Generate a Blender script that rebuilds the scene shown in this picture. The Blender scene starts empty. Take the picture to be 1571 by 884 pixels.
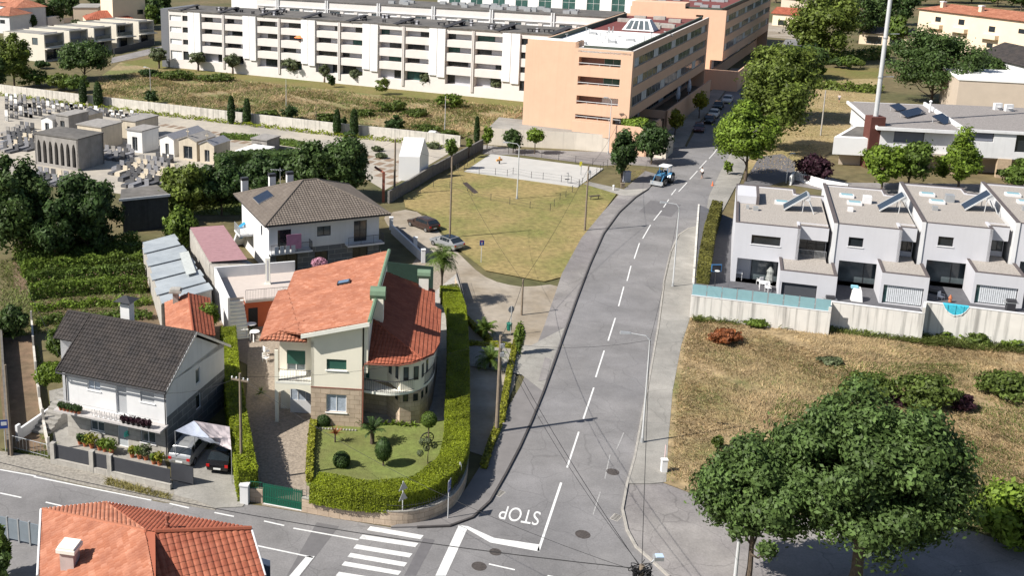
import bpy, math, random
import numpy as np
from mathutils import Vector, Matrix
R=math.radians
# ---------------- camera, sky, sun, exposure ----------------
SC=bpy.context.scene; COL=SC.collection
CF,CP,CR,CX,CY,CH=1627.,.2325,-.0041,512.,239.5,39.
_cp,_sp=math.cos(CP),math.sin(CP)
_F=np.array([0,_cp,-_sp]); _X=np.array([1.,0,0]); _D=np.cross(_F,_X)
_c,_s=math.cos(CR),math.sin(CR)
CM=np.array([_c*_X+_s*_D,-_s*_X+_c*_D,_F])
cam=bpy.data.objects.new('camera',bpy.data.cameras.new('camera')); COL.objects.link(cam); SC.camera=cam
cam.data.sensor_width=36; cam.data.lens=CF/1571*36
cam.data.shift_x=(785.5-CX)/1571; cam.data.shift_y=-(442-CY)/1571
cam.data.clip_start=1; cam.data.clip_end=6000
m=Matrix.Identity(4)
for i in range(3): m[i][0]=CM[0][i]; m[i][1]=-CM[1][i]; m[i][2]=-CM[2][i]; m[i][3]=(0,0,CH)[i]
cam.matrix_world=m
W=bpy.data.worlds.new('World'); SC.world=W; W.use_nodes=True
SUN=Vector((-.70,-.21,.68)).normalized()     # towards the sun
nt=W.node_tree; sky=nt.nodes.new('ShaderNodeTexSky'); sky.sky_type='NISHITA'; sky.sun_disc=False
sky.sun_elevation=math.asin(SUN.z); sky.sun_rotation=math.atan2(SUN.x,SUN.y)
nt.links.new(sky.outputs[0],nt.nodes['Background'].inputs[0]); nt.nodes['Background'].inputs[1].default_value=.062
sl=bpy.data.lights.new('sun','SUN'); sl.energy=4.6; sl.angle=R(.5); sl.color=(1,.95,.87)
so=bpy.data.objects.new('sun',sl); COL.objects.link(so); so.rotation_euler=SUN.to_track_quat('Z','Y').to_euler()
SC.view_settings.view_transform='Standard'; SC.view_settings.look='None'; SC.view_settings.exposure=.78; SC.view_settings.gamma=1
SC.view_settings.use_curve_mapping=False
SC.cycles.max_bounces=6; SC.cycles.transparent_max_bounces=6

# ---------------- survey helpers: photograph pixel -> point in the place ----------------
def ray(px,py): return CM.T@np.array([(px-CX)/CF,(py-CY)/CF,1.])
O0=np.array([0,0,CH])
def P(px,py,z=0.):
    d=ray(px,py); t=(CH-z)/-d[2]; q=O0+t*d; return Vector(q)
def pix(w):
    c=CM@(np.array(w)-O0); return (CF*c[0]/c[2]+CX, CF*c[1]/c[2]+CY)
def PL(px,py,a,b,c):
    a=Vector(a); n=(Vector(b)-a).cross(Vector(c)-a); d=Vector(ray(px,py)); o=Vector(O0)
    return o+d*((a-o).dot(n)/d.dot(n))
def PW(px,py,A,B):
    """pixel on the vertical wall A-B -> (metres along, height)"""
    A=Vector((A[0],A[1],0)); B=Vector((B[0],B[1],0)); q=PL(px,py,A,B,A+Vector((0,0,1)))
    d=(B-A).normalized(); return ((q-A).dot(d), q.z)
def HZ(px,py,ty,z=0):
    b=P(px,py,z); lo,hi=-5,90
    for _ in range(40):
        mm=(lo+hi)/2
        if pix((b.x,b.y,mm))[1]>ty: lo=mm
        else: hi=mm
    return lo
def V2(v): return Vector((v[0],v[1]))

# ---------------- materials ----------------
MATS={}
def mat(name,col,var=.12,scale=2.,rough=.85,bump=0,col2=None,patch=.15,metal=0,spec=.3,detail=6,island=0,trans=0,bscale=None,rnd=0,streak=0,thresh=(.4,.62)):
    if name in MATS: return MATS[name]
    m=bpy.data.materials.new(name); m.use_nodes=True; MATS[name]=m
    n=m.node_tree; N=n.nodes; L=n.links; b=N['Principled BSDF']
    b.inputs['Roughness'].default_value=rough; b.inputs['Metallic'].default_value=metal; b.inputs['Specular IOR Level'].default_value=spec
    tc=N.new('ShaderNodeTexCoord'); vec=tc.outputs['Object']
    def noise(sc,det=detail,v=vec,rg=.6):
        t=N.new('ShaderNodeTexNoise'); t.inputs['Scale'].default_value=sc; t.inputs['Detail'].default_value=det; t.inputs['Roughness'].default_value=rg; L.new(v,t.inputs['Vector']); return t.outputs[0]
    def ramp(f,lo,hi,p0=.3,p1=.7):
        r=N.new('ShaderNodeMapRange'); L.new(f,r.inputs[0]); r.inputs[1].default_value=p0; r.inputs[2].default_value=p1; r.inputs[3].default_value=lo; r.inputs[4].default_value=hi; return r.outputs[0]
    base=None
    if col2 is not None:
        mx=N.new('ShaderNodeMix'); mx.data_type='RGBA'; L.new(ramp(noise(patch,8),0,1,*thresh),mx.inputs[0])
        mx.inputs[6].default_value=(*col,1); mx.inputs[7].default_value=(*col2,1); base=mx.outputs[2]
    def mul(src,fac):
        hs=N.new('ShaderNodeVectorMath'); hs.operation='SCALE'
        if src is None: hs.inputs[0].default_value=col
        else: L.new(src,hs.inputs[0])
        L.new(fac,hs.inputs['Scale']); return hs.outputs[0]
    if var: base=mul(base,ramp(noise(scale),1-var,1+var))
    if streak:
        mp=N.new('ShaderNodeMapping'); mp.inputs['Scale'].default_value=(1.7,1.7,.07); L.new(vec,mp.inputs[0])
        base=mul(base,ramp(noise(1.3,5,mp.outputs[0]),1,1-streak,.5,.68))
    if island:
        g=N.new('ShaderNodeNewGeometry'); base=mul(base,ramp(g.outputs['Random Per Island'],1-island,1+island,0,1))
    if rnd:
        oi=N.new('ShaderNodeObjectInfo'); base=mul(base,ramp(oi.outputs['Random'],1-rnd,1+rnd,0,1))
    if base is None: b.inputs['Base Color'].default_value=(*col,1)
    else: L.new(base,b.inputs['Base Color'])
    if bump:
        bp=N.new('ShaderNodeBump'); bp.inputs['Strength'].default_value=bump; bp.inputs['Distance'].default_value=.05
        L.new(noise(bscale or scale*3),bp.inputs['Height']); L.new(bp.outputs[0],b.inputs['Normal'])
    if trans:
        t=N.new('ShaderNodeBsdfTranslucent'); ms=N.new('ShaderNodeMixShader'); ms.inputs[0].default_value=trans
        if base is None: t.inputs[0].default_value=(*col,1)
        else: L.new(base,t.inputs[0])
        L.new(b.outputs[0],ms.inputs[1]); L.new(t.outputs[0],ms.inputs[2]); L.new(ms.outputs[0],N['Material Output'].inputs[0])
    return m
def brickmat(name,c1,c2,mortar,w,h,ms=.02,bump=.4,rough=.9,var=.15,offset=.5):
    """blocks / tiles in UV metres"""
    if name in MATS: return MATS[name]
    m=mat(name,c1,rough=rough,var=0); n=m.node_tree; N=n.nodes; L=n.links; b=N['Principled BSDF']
    uv=N.new('ShaderNodeUVMap'); t=N.new('ShaderNodeTexBrick'); L.new(uv.outputs[0],t.inputs['Vector'])
    t.inputs['Color1'].default_value=(*c1,1); t.inputs['Color2'].default_value=(*c2,1); t.inputs['Mortar'].default_value=(*mortar,1)
    t.inputs['Scale'].default_value=1; t.inputs['Brick Width'].default_value=w; t.inputs['Row Height'].default_value=h; t.inputs['Mortar Size'].default_value=ms; t.offset=offset
    no=N.new('ShaderNodeTexNoise'); no.inputs['Scale'].default_value=1.5; no.inputs['Detail'].default_value=8; L.new(uv.outputs[0],no.inputs['Vector'])
    r=N.new('ShaderNodeMapRange'); L.new(no.outputs[0],r.inputs[0]); r.inputs[1].default_value=.3; r.inputs[2].default_value=.7; r.inputs[3].default_value=1-var; r.inputs[4].default_value=1+var
    s=N.new('ShaderNodeVectorMath'); s.operation='SCALE'; L.new(t.outputs[0],s.inputs[0]); L.new(r.outputs[0],s.inputs['Scale']); L.new(s.outputs[0],b.inputs['Base Color'])
    bp=N.new('ShaderNodeBump'); bp.inputs['Strength'].default_value=bump; bp.inputs['Distance'].default_value=.03; bp.invert=True; L.new(t.outputs[1],bp.inputs['Height']); L.new(bp.outputs[0],b.inputs['Normal'])
    return m
def glass(name,col=(.02,.025,.03),rough=.08):
    return mat(name,col,var=.35,scale=.7,rough=rough,spec=.7)

# ---------------- mesh builder ----------------
class MB:
    def __init__(s): s.v=[]; s.f=[]; s.m=[]; s.uv=[]
    def face(s,pts,mi=0,uv=None):
        k=len(s.v); s.v+= [tuple(p) for p in pts]; s.f.append(tuple(range(k,k+len(pts)))); s.m.append(mi); s.uv.append(uv)
    def box(s,x0,x1,y0,y1,z0,z1,mi=0,T=None):
        c=[Vector((x,y,z)) for z in (z0,z1) for y in (y0,y1) for x in (x0,x1)]
        if T is not None: c=[T@p for p in c]
        k=len(s.v); s.v+=[tuple(p) for p in c]
        for q in ((0,2,3,1),(4,5,7,6),(0,1,5,4),(2,6,7,3),(0,4,6,2),(1,3,7,5)):
            s.f.append(tuple(k+i for i in q)); s.m.append(mi); s.uv.append(None)
    def prism(s,pts,z0,z1,mi=0,top=None,bottom=True):
        """vertical prism of xy footprint (counter-clockwise enforced)"""
        p=[(q[0],q[1]) for q in pts]
        a=sum(p[i][0]*p[(i+1)%len(p)][1]-p[(i+1)%len(p)][0]*p[i][1] for i in range(len(p)))
        if a<0: p=p[::-1]
        k=len(s.v); n=len(p)
        z0s=z0 if hasattr(z0,'__len__') else [z0]*n; z1s=z1 if hasattr(z1,'__len__') else [z1]*n
        if a<0 : z1s=list(z1s)[::-1]; z0s=list(z0s)[::-1]
        s.v+=[(x,y,z0s[i]) for i,(x,y) in enumerate(p)]+[(x,y,z1s[i]) for i,(x,y) in enumerate(p)]
        u=0
        for i in range(n):
            j=(i+1)%n; l=math.dist(p[i],p[j])
            s.f.append((k+i,k+j,k+n+j,k+n+i)); s.m.append(mi); s.uv.append([(u,z0s[i]),(u+l,z0s[j]),(u+l,z1s[j]),(u,z1s[i])]); u+=l
        s.f.append(tuple(k+n+i for i in range(n))); s.m.append(mi if top is None else top); s.uv.append([(x,y) for x,y in p])
        if bottom: s.f.append(tuple(k+i for i in range(n-1,-1,-1))); s.m.append(mi); s.uv.append(None)
    def tube(s,pts,rad,n=8,mi=0,caps=True):
        pts=[Vector(p) for p in pts]; rad=rad if hasattr(rad,'__len__') else [rad]*len(pts); k=len(s.v)
        up=Vector((0,0,1))
        for i,p in enumerate(pts):
            d=(pts[min(i+1,len(pts)-1)]-pts[max(i-1,0)]).normalized()
            a=d.cross(up if abs(d.z)<.95 else Vector((1,0,0))).normalized(); b=d.cross(a)
            for j in range(n):
                t=2*math.pi*j/n; s.v.append(tuple(p+(a*math.cos(t)+b*math.sin(t))*rad[i]))
        for i in range(len(pts)-1):
            for j in range(n):
                s.f.append((k+i*n+j,k+i*n+(j+1)%n,k+(i+1)*n+(j+1)%n,k+(i+1)*n+j)); s.m.append(mi); s.uv.append(None)
        if caps:
            s.f.append(tuple(k+j for j in range(n))); s.m.append(mi); s.uv.append(None)
            s.f.append(tuple(k+(len(pts)-1)*n+j for j in range(n-1,-1,-1))); s.m.append(mi); s.uv.append(None)
    def lathe(s,prof,c=(0,0,0),n=16,mi=0):
        k=len(s.v); c=Vector(c)
        for r,z in prof:
            for j in range(n): t=2*math.pi*j/n; s.v.append((c.x+r*math.cos(t),c.y+r*math.sin(t),c.z+z))
        for i in range(len(prof)-1):
            for j in range(n): s.f.append((k+i*n+j,k+i*n+(j+1)%n,k+(i+1)*n+(j+1)%n,k+(i+1)*n+j)); s.m.append(mi); s.uv.append(None)
        s.f.append(tuple(k+(len(prof)-1)*n+j for j in range(n))); s.m.append(mi); s.uv.append(None)
    def ball(s,c,r,mi=0,n=10,rz=None,noise=0,seed=0):
        rz=rz or r; rn=random.Random(seed); k=len(s.v); m=n//2+1
        for i in range(m+1):
            a=math.pi*i/m
            for j in range(n):
                t=2*math.pi*j/n; q=1+noise*(rn.random()-.5); s.v.append((c[0]+q*r*math.sin(a)*math.cos(t),c[1]+q*r*math.sin(a)*math.sin(t),c[2]+q*rz*math.cos(a)))
        for i in range(m):
            for j in range(n): s.f.append((k+i*n+j,k+(i+1)*n+j,k+(i+1)*n+(j+1)%n,k+i*n+(j+1)%n)); s.m.append(mi); s.uv.append(None)
    def build(s,name,mats,parent=None,smooth=False,kind=None):
        if not isinstance(mats,(list,tuple)): mats=[mats]
        off=Vector((0,0,0)); q=parent
        while q is not None: off+=q.location; q=q.parent
        me=bpy.data.meshes.new(name); me.from_pydata([(x-off.x,y-off.y,z-off.z) for x,y,z in s.v],[],s.f)
        for mm in mats: me.materials.append(mm)
        me.polygons.foreach_set('material_index',s.m)
        if any(u is not None for u in s.uv):
            ul=me.uv_layers.new(name='UVMap'); flat=[]
            for u,f in zip(s.uv,s.f):
                for i in range(len(f)): flat+= list(u[i]) if u is not None else [0,0]
            ul.data.foreach_set('uv',flat)
        if smooth: me.polygons.foreach_set('use_smooth',[True]*len(s.f))
        o=bpy.data.objects.new(name,me); COL.objects.link(o); o.parent=parent
        if kind: o['kind']=kind
        return o
def npmesh(name,verts,faces,mats,parent=None,mi=None,smooth=False):
    """fast quads mesh from numpy arrays"""
    off=Vector((0,0,0)); q=parent
    while q is not None: off+=q.location; q=q.parent
    verts=np.asarray(verts,dtype=np.float32)-np.array(off,dtype=np.float32)
    me=bpy.data.meshes.new(name); nv,nf=len(verts),len(faces); k=faces.shape[1]
    me.vertices.add(nv); me.vertices.foreach_set('co',verts.ravel()); me.loops.add(nf*k); me.loops.foreach_set('vertex_index',faces.astype(np.int32).ravel())
    me.polygons.add(nf); me.polygons.foreach_set('loop_start',np.arange(0,nf*k,k,dtype=np.int32)); me.polygons.foreach_set('loop_total',np.full(nf,k,dtype=np.int32))
    for mm in (mats if isinstance(mats,(list,tuple)) else [mats]): me.materials.append(mm)
    if mi is not None: me.polygons.foreach_set('material_index',np.asarray(mi,dtype=np.int32))
    if smooth: me.polygons.foreach_set('use_smooth',np.ones(nf,dtype=bool))
    me.update(calc_edges=True); me.validate()
    o=bpy.data.objects.new(name,me); COL.objects.link(o); o.parent=parent; return o
def tag(o,label=None,cat=None,group=None,kind=None):
    if label: o['label']=label
    if cat: o['category']=cat
    if group: o['group']=group
    if kind: o['kind']=kind
    return o
def thing(name,label,cat,loc=(0,0,0),rz=0,group=None):
    o=bpy.data.objects.new(name,None); COL.objects.link(o); o.location=loc; o.rotation_euler=(0,0,rz); o.empty_display_size=.3
    return tag(o,label,cat,group)
def kids(o): return [c for c in bpy.data.objects if c.parent==o]
def copy_tree(o,parent=None,_idx=None):
    if _idx is None:
        _idx={}
        for q in bpy.data.objects:
            if q.parent: _idx.setdefault(q.parent.name,[]).append(q)
    c=o.copy(); COL.objects.link(c); c.parent=parent
    for ch in _idx.get(o.name,[]): copy_tree(ch,c,_idx)
    return c
def smoothpts(p,n=6,closed=False):
    p=[Vector((q[0],q[1],q[2] if len(q)>2 else 0)) for q in p]; out=[]; m=len(p)
    for i in range(m if closed else m-1):
        a,b,c,d=(p[(i-1)%m],p[i],p[(i+1)%m],p[(i+2)%m]) if closed else (p[max(i-1,0)],p[i],p[i+1],p[min(i+2,m-1)])
        for k in range(n):
            t=k/n; out.append(.5*((2*b)+(c-a)*t+(2*a-5*b+4*c-d)*t*t+(3*b-a-3*c+d)*t**3))
    if not closed: out.append(p[-1])
    return out
from mathutils.geometry import tessellate_polygon
def sheet(name,pxs,z,m,z0=None,world=False,label=None,kind='structure',smooth=0,parent=None):
    """ground sheet from an outline; z0 gives it sides (a raised slab)"""
    pts=[Vector((q[0],q[1],0)) for q in pxs] if world else [P(x,y,z) for x,y in pxs]
    if smooth: pts=smoothpts(pts,smooth,True)
    b=MB(); tri=tessellate_polygon([[Vector((p.x,p.y,0)) for p in pts]])
    for t in tri:
        q=[pts[i] for i in t]; nrm=(q[1]-q[0]).cross(q[2]-q[0])
        if abs(nrm.z)<1e-9: continue
        if nrm.z<0: q=q[::-1]
        b.face([(p.x,p.y,z) for p in q],uv=[(p.x,p.y) for p in q])
    if z0 is not None:
        for i in range(len(pts)):
            a,c=pts[i],pts[(i+1)%len(pts)]; b.face([(a.x,a.y,z0),(c.x,c.y,z0),(c.x,c.y,z),(a.x,a.y,z)],uv=[(0,0),(1,0),(1,1),(0,1)])
    return b.build(name,m,parent,kind=kind)
def strip(b,pts,w,z,h=None,mi=0,off=0):
    """band of width w along pts (world), optionally a solid of height h (top at z)"""
    pts=[Vector((p[0],p[1])) for p in pts]; L=[];Rr=[]
    for i,p in enumerate(pts):
        d=(pts[min(i+1,len(pts)-1)]-pts[max(i-1,0)]).normalized(); n=Vector((-d.y,d.x)); L.append(p+n*(off+w/2)); Rr.append(p+n*(off-w/2))
    u=0
    for i in range(len(pts)-1):
        l=(pts[i+1]-pts[i]).length
        q=[Rr[i],Rr[i+1],L[i+1],L[i]]
        b.face([(a.x,a.y,z) for a in q],mi,[(u,0),(u+l,0),(u+l,w),(u,w)])
        if h:
            z0=z-h
            b.face([(Rr[i].x,Rr[i].y,z0),(Rr[i+1].x,Rr[i+1].y,z0),(Rr[i+1].x,Rr[i+1].y,z),(Rr[i].x,Rr[i].y,z)],mi,[(u,z0),(u+l,z0),(u+l,z),(u,z)])
            b.face([(L[i+1].x,L[i+1].y,z0),(L[i].x,L[i].y,z0),(L[i].x,L[i].y,z),(L[i+1].x,L[i+1].y,z)],mi,[(u+l,z0),(u,z0),(u,z),(u+l,z)])
        u+=l
    if h:
        z0=z-h
        for a,c in ((L[0],Rr[0]),(Rr[-1],L[-1])): b.face([(a.x,a.y,z0),(c.x,c.y,z0),(c.x,c.y,z),(a.x,a.y,z)],mi,[(0,z0),(w,z0),(w,z),(0,z)])
# wall with real openings. A,B seen from outside: A left, B right. openings: (u0,u1,z0,z1,depth)
def wall(b,A,B,z0,z1,ops=(),mi=0,rmi=None):
    A=Vector((A[0],A[1],0)); B=Vector((B[0],B[1],0)); l=(B-A).length; d=(B-A)/l; n=Vector((d.y,-d.x,0)); rmi=mi if rmi is None else rmi
    us=sorted({0,l}|{min(max(o[k],0),l) for o in ops for k in (0,1)}); zs=sorted({z0,z1}|{min(max(o[k],z0),z1) for o in ops for k in (2,3)})
    def pt(u,z,dp=0): return A+d*u-n*dp+Vector((0,0,z))
    for i in range(len(us)-1):
        for j in range(len(zs)-1):
            uc,zc=(us[i]+us[i+1])/2,(zs[j]+zs[j+1])/2
            if us[i+1]-us[i]<1e-6 or zs[j+1]-zs[j]<1e-6: continue
            if any(o[0]<uc<o[1] and o[2]<zc<o[3] for o in ops): continue
            b.face([pt(us[i],zs[j]),pt(us[i+1],zs[j]),pt(us[i+1],zs[j+1]),pt(us[i],zs[j+1])],mi,[(us[i],zs[j]),(us[i+1],zs[j]),(us[i+1],zs[j+1]),(us[i],zs[j+1])])
    for o in ops:
        u0,u1,a,c=o[:4]; u0=max(u0,0); u1=min(u1,l); a=max(a,z0); c=min(c,z1); dp=o[4] if len(o)>4 else .15
        for q in ([pt(u0,a),pt(u1,a),pt(u1,a,dp),pt(u0,a,dp)],[pt(u0,c,dp),pt(u1,c,dp),pt(u1,c),pt(u0,c)],[pt(u0,a),pt(u0,a,dp),pt(u0,c,dp),pt(u0,c)],[pt(u1,a,dp),pt(u1,a),pt(u1,c),pt(u1,c,dp)]):
            b.face(q,rmi,[(0,0),(.3,0),(.3,.3),(0,.3)])
def frameT(A,B):
    """matrix: x along the wall, y outwards, z up, origin at A"""
    A=Vector((A[0],A[1],0)); B=Vector((B[0],B[1],0)); d=(B-A).normalized(); n=Vector((d.y,-d.x,0))
    return Matrix(((d.x,n.x,0,A.x),(d.y,n.y,0,A.y),(0,0,1,0),(0,0,0,1)))
def window(parent,A,B,u0,u1,z0,z1,depth=.15,fm=None,gm=None,nm=1,sill=None,name='window',ft=.06,shutter=0,sm=None,nh=0):
    """frame (with mullions) as window, glass as its pane child; optional sill and roller shutter covering a share"""
    T=frameT(A,B); y=-depth; b=MB()
    b.box(u0,u1,y,y+.05,z0,z0+ft,T=T); b.box(u0,u1,y,y+.05,z1-ft,z1,T=T)
    for k in range(nm+1):
        uu=u0+(u1-u0)*k/nm; a=min(max(uu-ft/2,u0),u1-ft); b.box(a,a+ft,y,y+.048,z0+ft,z1-ft,T=T)
    for k in range(nh): zz=z0+(z1-z0)*(k+1)/(nh+1); b.box(u0+ft,u1-ft,y,y+.046,zz-ft/2,zz+ft/2,T=T)
    w=b.build(name,fm or MATS['frame_white'],parent)
    g=MB(); g.face([T@Vector((u0,y+.012,z0)),T@Vector((u1,y+.012,z0)),T@Vector((u1,y+.012,z1)),T@Vector((u0,y+.012,z1))],uv=[(u0,z0),(u1,z0),(u1,z1),(u0,z1)]); g.build('pane',gm or MATS['glass_dark'],w)
    if sill: s=MB(); s.box(u0-.08,u1+.08,-depth,.07,z0-.07,z0-.004,T=T); s.build('sill',sill,w)
    if shutter: s=MB(); s.box(u0+.02,u1-.02,y+.05,y+.08,z1-(z1-z0)*shutter,z1-.01,T=T); s.build('roller_shutter',sm or MATS['frame_white'],w)
    return w
def tile_roof(b,poly,up=None,tw=.23,th=.36,amp=.045,mi=0,base=True,rowstep=.05):
    """real corrugated roof tiles over a convex planar polygon; up = direction up the slope (found if None)"""
    P3=[Vector(p) for p in poly]; n=Vector((0,0,0))
    for i in range(len(P3)): n+=P3[i].cross(P3[(i+1)%len(P3)])
    n.normalize(); n=-n if n.z<0 else n
    U=Vector((0,0,1))-n*n.z; U=U.normalized() if U.length>1e-3 else Vector((0,1,0)); S=U.cross(n).normalized(); o=P3[0]
    q=[((p-o).dot(S),(p-o).dot(U)) for p in P3]
    if base: b.face([p-n*.03 for p in (P3 if True else P3)],mi,[(a,c) for a,c in q])
    s0=min(a for a,c in q); s1=max(a for a,c in q); v0=min(c for a,c in q)
    def rng(s):
        lo,hi=1e9,-1e9
        for i in range(len(q)):
            (a,c),(e,f)=q[i],q[(i+1)%len(q)]
            if min(a,e)-1e-9<=s<=max(a,e)+1e-9:
                vs=[c,f] if abs(e-a)<1e-9 else [c+(f-c)*(s-a)/(e-a)]
                lo=min(lo,*vs); hi=max(hi,*vs)
        return lo,hi
    K=4; du=tw/K; ns=max(1,int((s1-s0)/du)); prof=[0,.8,1,.8]
    for i in range(ns):
        a,c=s0+i*du,s0+(i+1)*du; la,ha=rng(a); lc,hc=rng(c)
        if la>ha or lc>hc: continue
        A_,C_=amp*prof[i%K],amp*prof[(i+1)%K]; k0=int((min(la,lc)-v0)/th); k1=int((max(ha,hc)-v0)/th)+1
        for k in range(k0,k1):
            w0,w1=v0+k*th,v0+(k+1)*th
            pa0,pa1=min(max(w0,la),ha),min(max(w1,la),ha); pc0,pc1=min(max(w0,lc),hc),min(max(w1,lc),hc)
            if pa1-pa0<1e-4 and pc1-pc0<1e-4: continue
            b.face([o+S*a+U*pa0+n*(A_+rowstep),o+S*c+U*pc0+n*(C_+rowstep),o+S*c+U*pc1+n*C_,o+S*a+U*pa1+n*A_],mi,[(a,pa0),(c,pc0),(c,pc1),(a,pa1)])
def tilemat(name,c1,c2,grime=None,var=.22):
    if name in MATS: return MATS[name]
    m=mat(name,c1,var=0,rough=.85); N=m.node_tree.nodes; L=m.node_tree.links; b=N['Principled BSDF']
    uv=N.new('ShaderNodeUVMap'); t=N.new('ShaderNodeTexBrick'); t.inputs['Scale'].default_value=1; t.inputs['Brick Width'].default_value=.23; t.inputs['Row Height'].default_value=.34
    t.inputs['Mortar Size'].default_value=0; t.offset=0; L.new(uv.outputs[0],t.inputs['Vector']); t.inputs['Color1'].default_value=(*c1,1); t.inputs['Color2'].default_value=(*c2,1); t.inputs['Bias'].default_value=-.1
    no=N.new('ShaderNodeTexNoise'); no.inputs['Scale'].default_value=.55; no.inputs['Detail'].default_value=9; no.inputs['Roughness'].default_value=.7; L.new(uv.outputs[0],no.inputs['Vector'])
    r=N.new('ShaderNodeMapRange'); L.new(no.outputs[0],r.inputs[0]); r.inputs[1].default_value=.35; r.inputs[2].default_value=.68; r.inputs[3].default_value=0; r.inputs[4].default_value=1
    mx=N.new('ShaderNodeMix'); mx.data_type='RGBA'; L.new(r.outputs[0],mx.inputs[0]); L.new(t.outputs[0],mx.inputs[6]); g=grime or tuple(x*(1-var) for x in c1); mx.inputs[7].default_value=(*g,1)
    L.new(mx.outputs[2],b.inputs['Base Color']); return m
def ridge(b,a,c,r=.11,mi=0):
    a,c=Vector(a),Vector(c); n=max(1,int((c-a).length/.4))
    for i in range(n): b.tube([a+(c-a)*i/n,a+(c-a)*(i+1)/n],[r,r*.82],6,mi)
# shared materials
mat('frame_white',(.75,.75,.75),var=.04,rough=.4); mat('frame_dark',(.03,.03,.035),var=.1,rough=.4); mat('frame_grey',(.3,.31,.33),var=.05,rough=.4)
glass('glass_dark'); glass('glass_mid',(.08,.1,.11)); mat('curtain',(.55,.57,.6),var=.15,scale=5,rough=.6)
mat('white_wall',(.64,.64,.645),var=.05,scale=.8,rough=.9,streak=.06); mat('white_bright',(.74,.735,.73),var=.03,scale=.5)
mat('metal_dark',(.04,.04,.045),var=.1,rough=.5); mat('metal_grey',(.35,.36,.37),var=.1,rough=.45,metal=.3); mat('concrete',(.36,.34,.31),var=.15,scale=1.5,bump=.2,streak=.25)
mat('wood_pole',(.20,.16,.12),var=.2,scale=3,rough=.9); mat('black_soft',(.012,.012,.014),var=.1,rough=.7); mat('gravel',(.33,.30,.27),var=.35,scale=9,bump=.6,bscale=20)
mat('solar',(.015,.02,.035),var=.2,rough=.15,spec=.8); mat('bark',(.10,.075,.055),var=.3,scale=4,bump=.5); mat('steel_galv',(.55,.56,.57),var=.05,rough=.4,metal=.2)
# ---------------- ground, roads ----------------
mat('ground_mix',(.085,.085,.035),col2=(.15,.115,.06),patch=.03,var=.3,scale=.6,bump=.5)
mat('asphalt',(.185,.18,.183),var=.10,scale=.35,col2=(.215,.207,.205),patch=.06,rough=.9,bump=.15,bscale=14)
mat('asphalt_old',(.205,.19,.19),var=.12,scale=.6,col2=(.25,.235,.225),patch=.12,rough=.9,bump=.2,bscale=12)
mat('asphalt_brown',(.175,.165,.163),var=.12,scale=.8,rough=.9,bump=.2,bscale=12)
mat('asphalt_dark',(.125,.12,.125),var=.1,scale=2)
mat('paving_light',(.30,.285,.26),var=.1,scale=.7,col2=(.25,.24,.22),patch=.2)
mat('cobble',(.25,.23,.20),var=.35,scale=5,bump=.7,bscale=8)
mat('dirt',(.33,.29,.24),var=.16,scale=.9,col2=(.23,.19,.14),patch=.12,bump=.4)
mat('soil_brown',(.17,.115,.075),var=.25,scale=1.3,col2=(.12,.09,.055),patch=.3,bump=.5)
mat('grass_dry',(.26,.20,.085),var=.3,scale=1.6,col2=(.15,.155,.045),patch=.09,bump=.8,bscale=6,thresh=(.42,.66))
mat('grass_wild',(.26,.20,.11),var=.4,scale=1.2,col2=(.14,.15,.05),patch=.09,bump=1,bscale=4,thresh=(.45,.6))
mat('grass_mid',(.13,.13,.035),var=.25,scale=1.5,col2=(.17,.135,.05),patch=.08,bump=.6,bscale=6)
mat('lawn',(.155,.19,.05),var=.18,scale=2.5,col2=(.13,.14,.045),patch=.3,bump=.5,bscale=9)
mat('cem_ground',(.40,.36,.30),var=.1,scale=1,col2=(.31,.285,.25),patch=.1)
mat('paint_white',(.62,.62,.61),var=.12,scale=4,col2=(.42,.42,.42),patch=1.2,thresh=(.58,.72))
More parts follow.
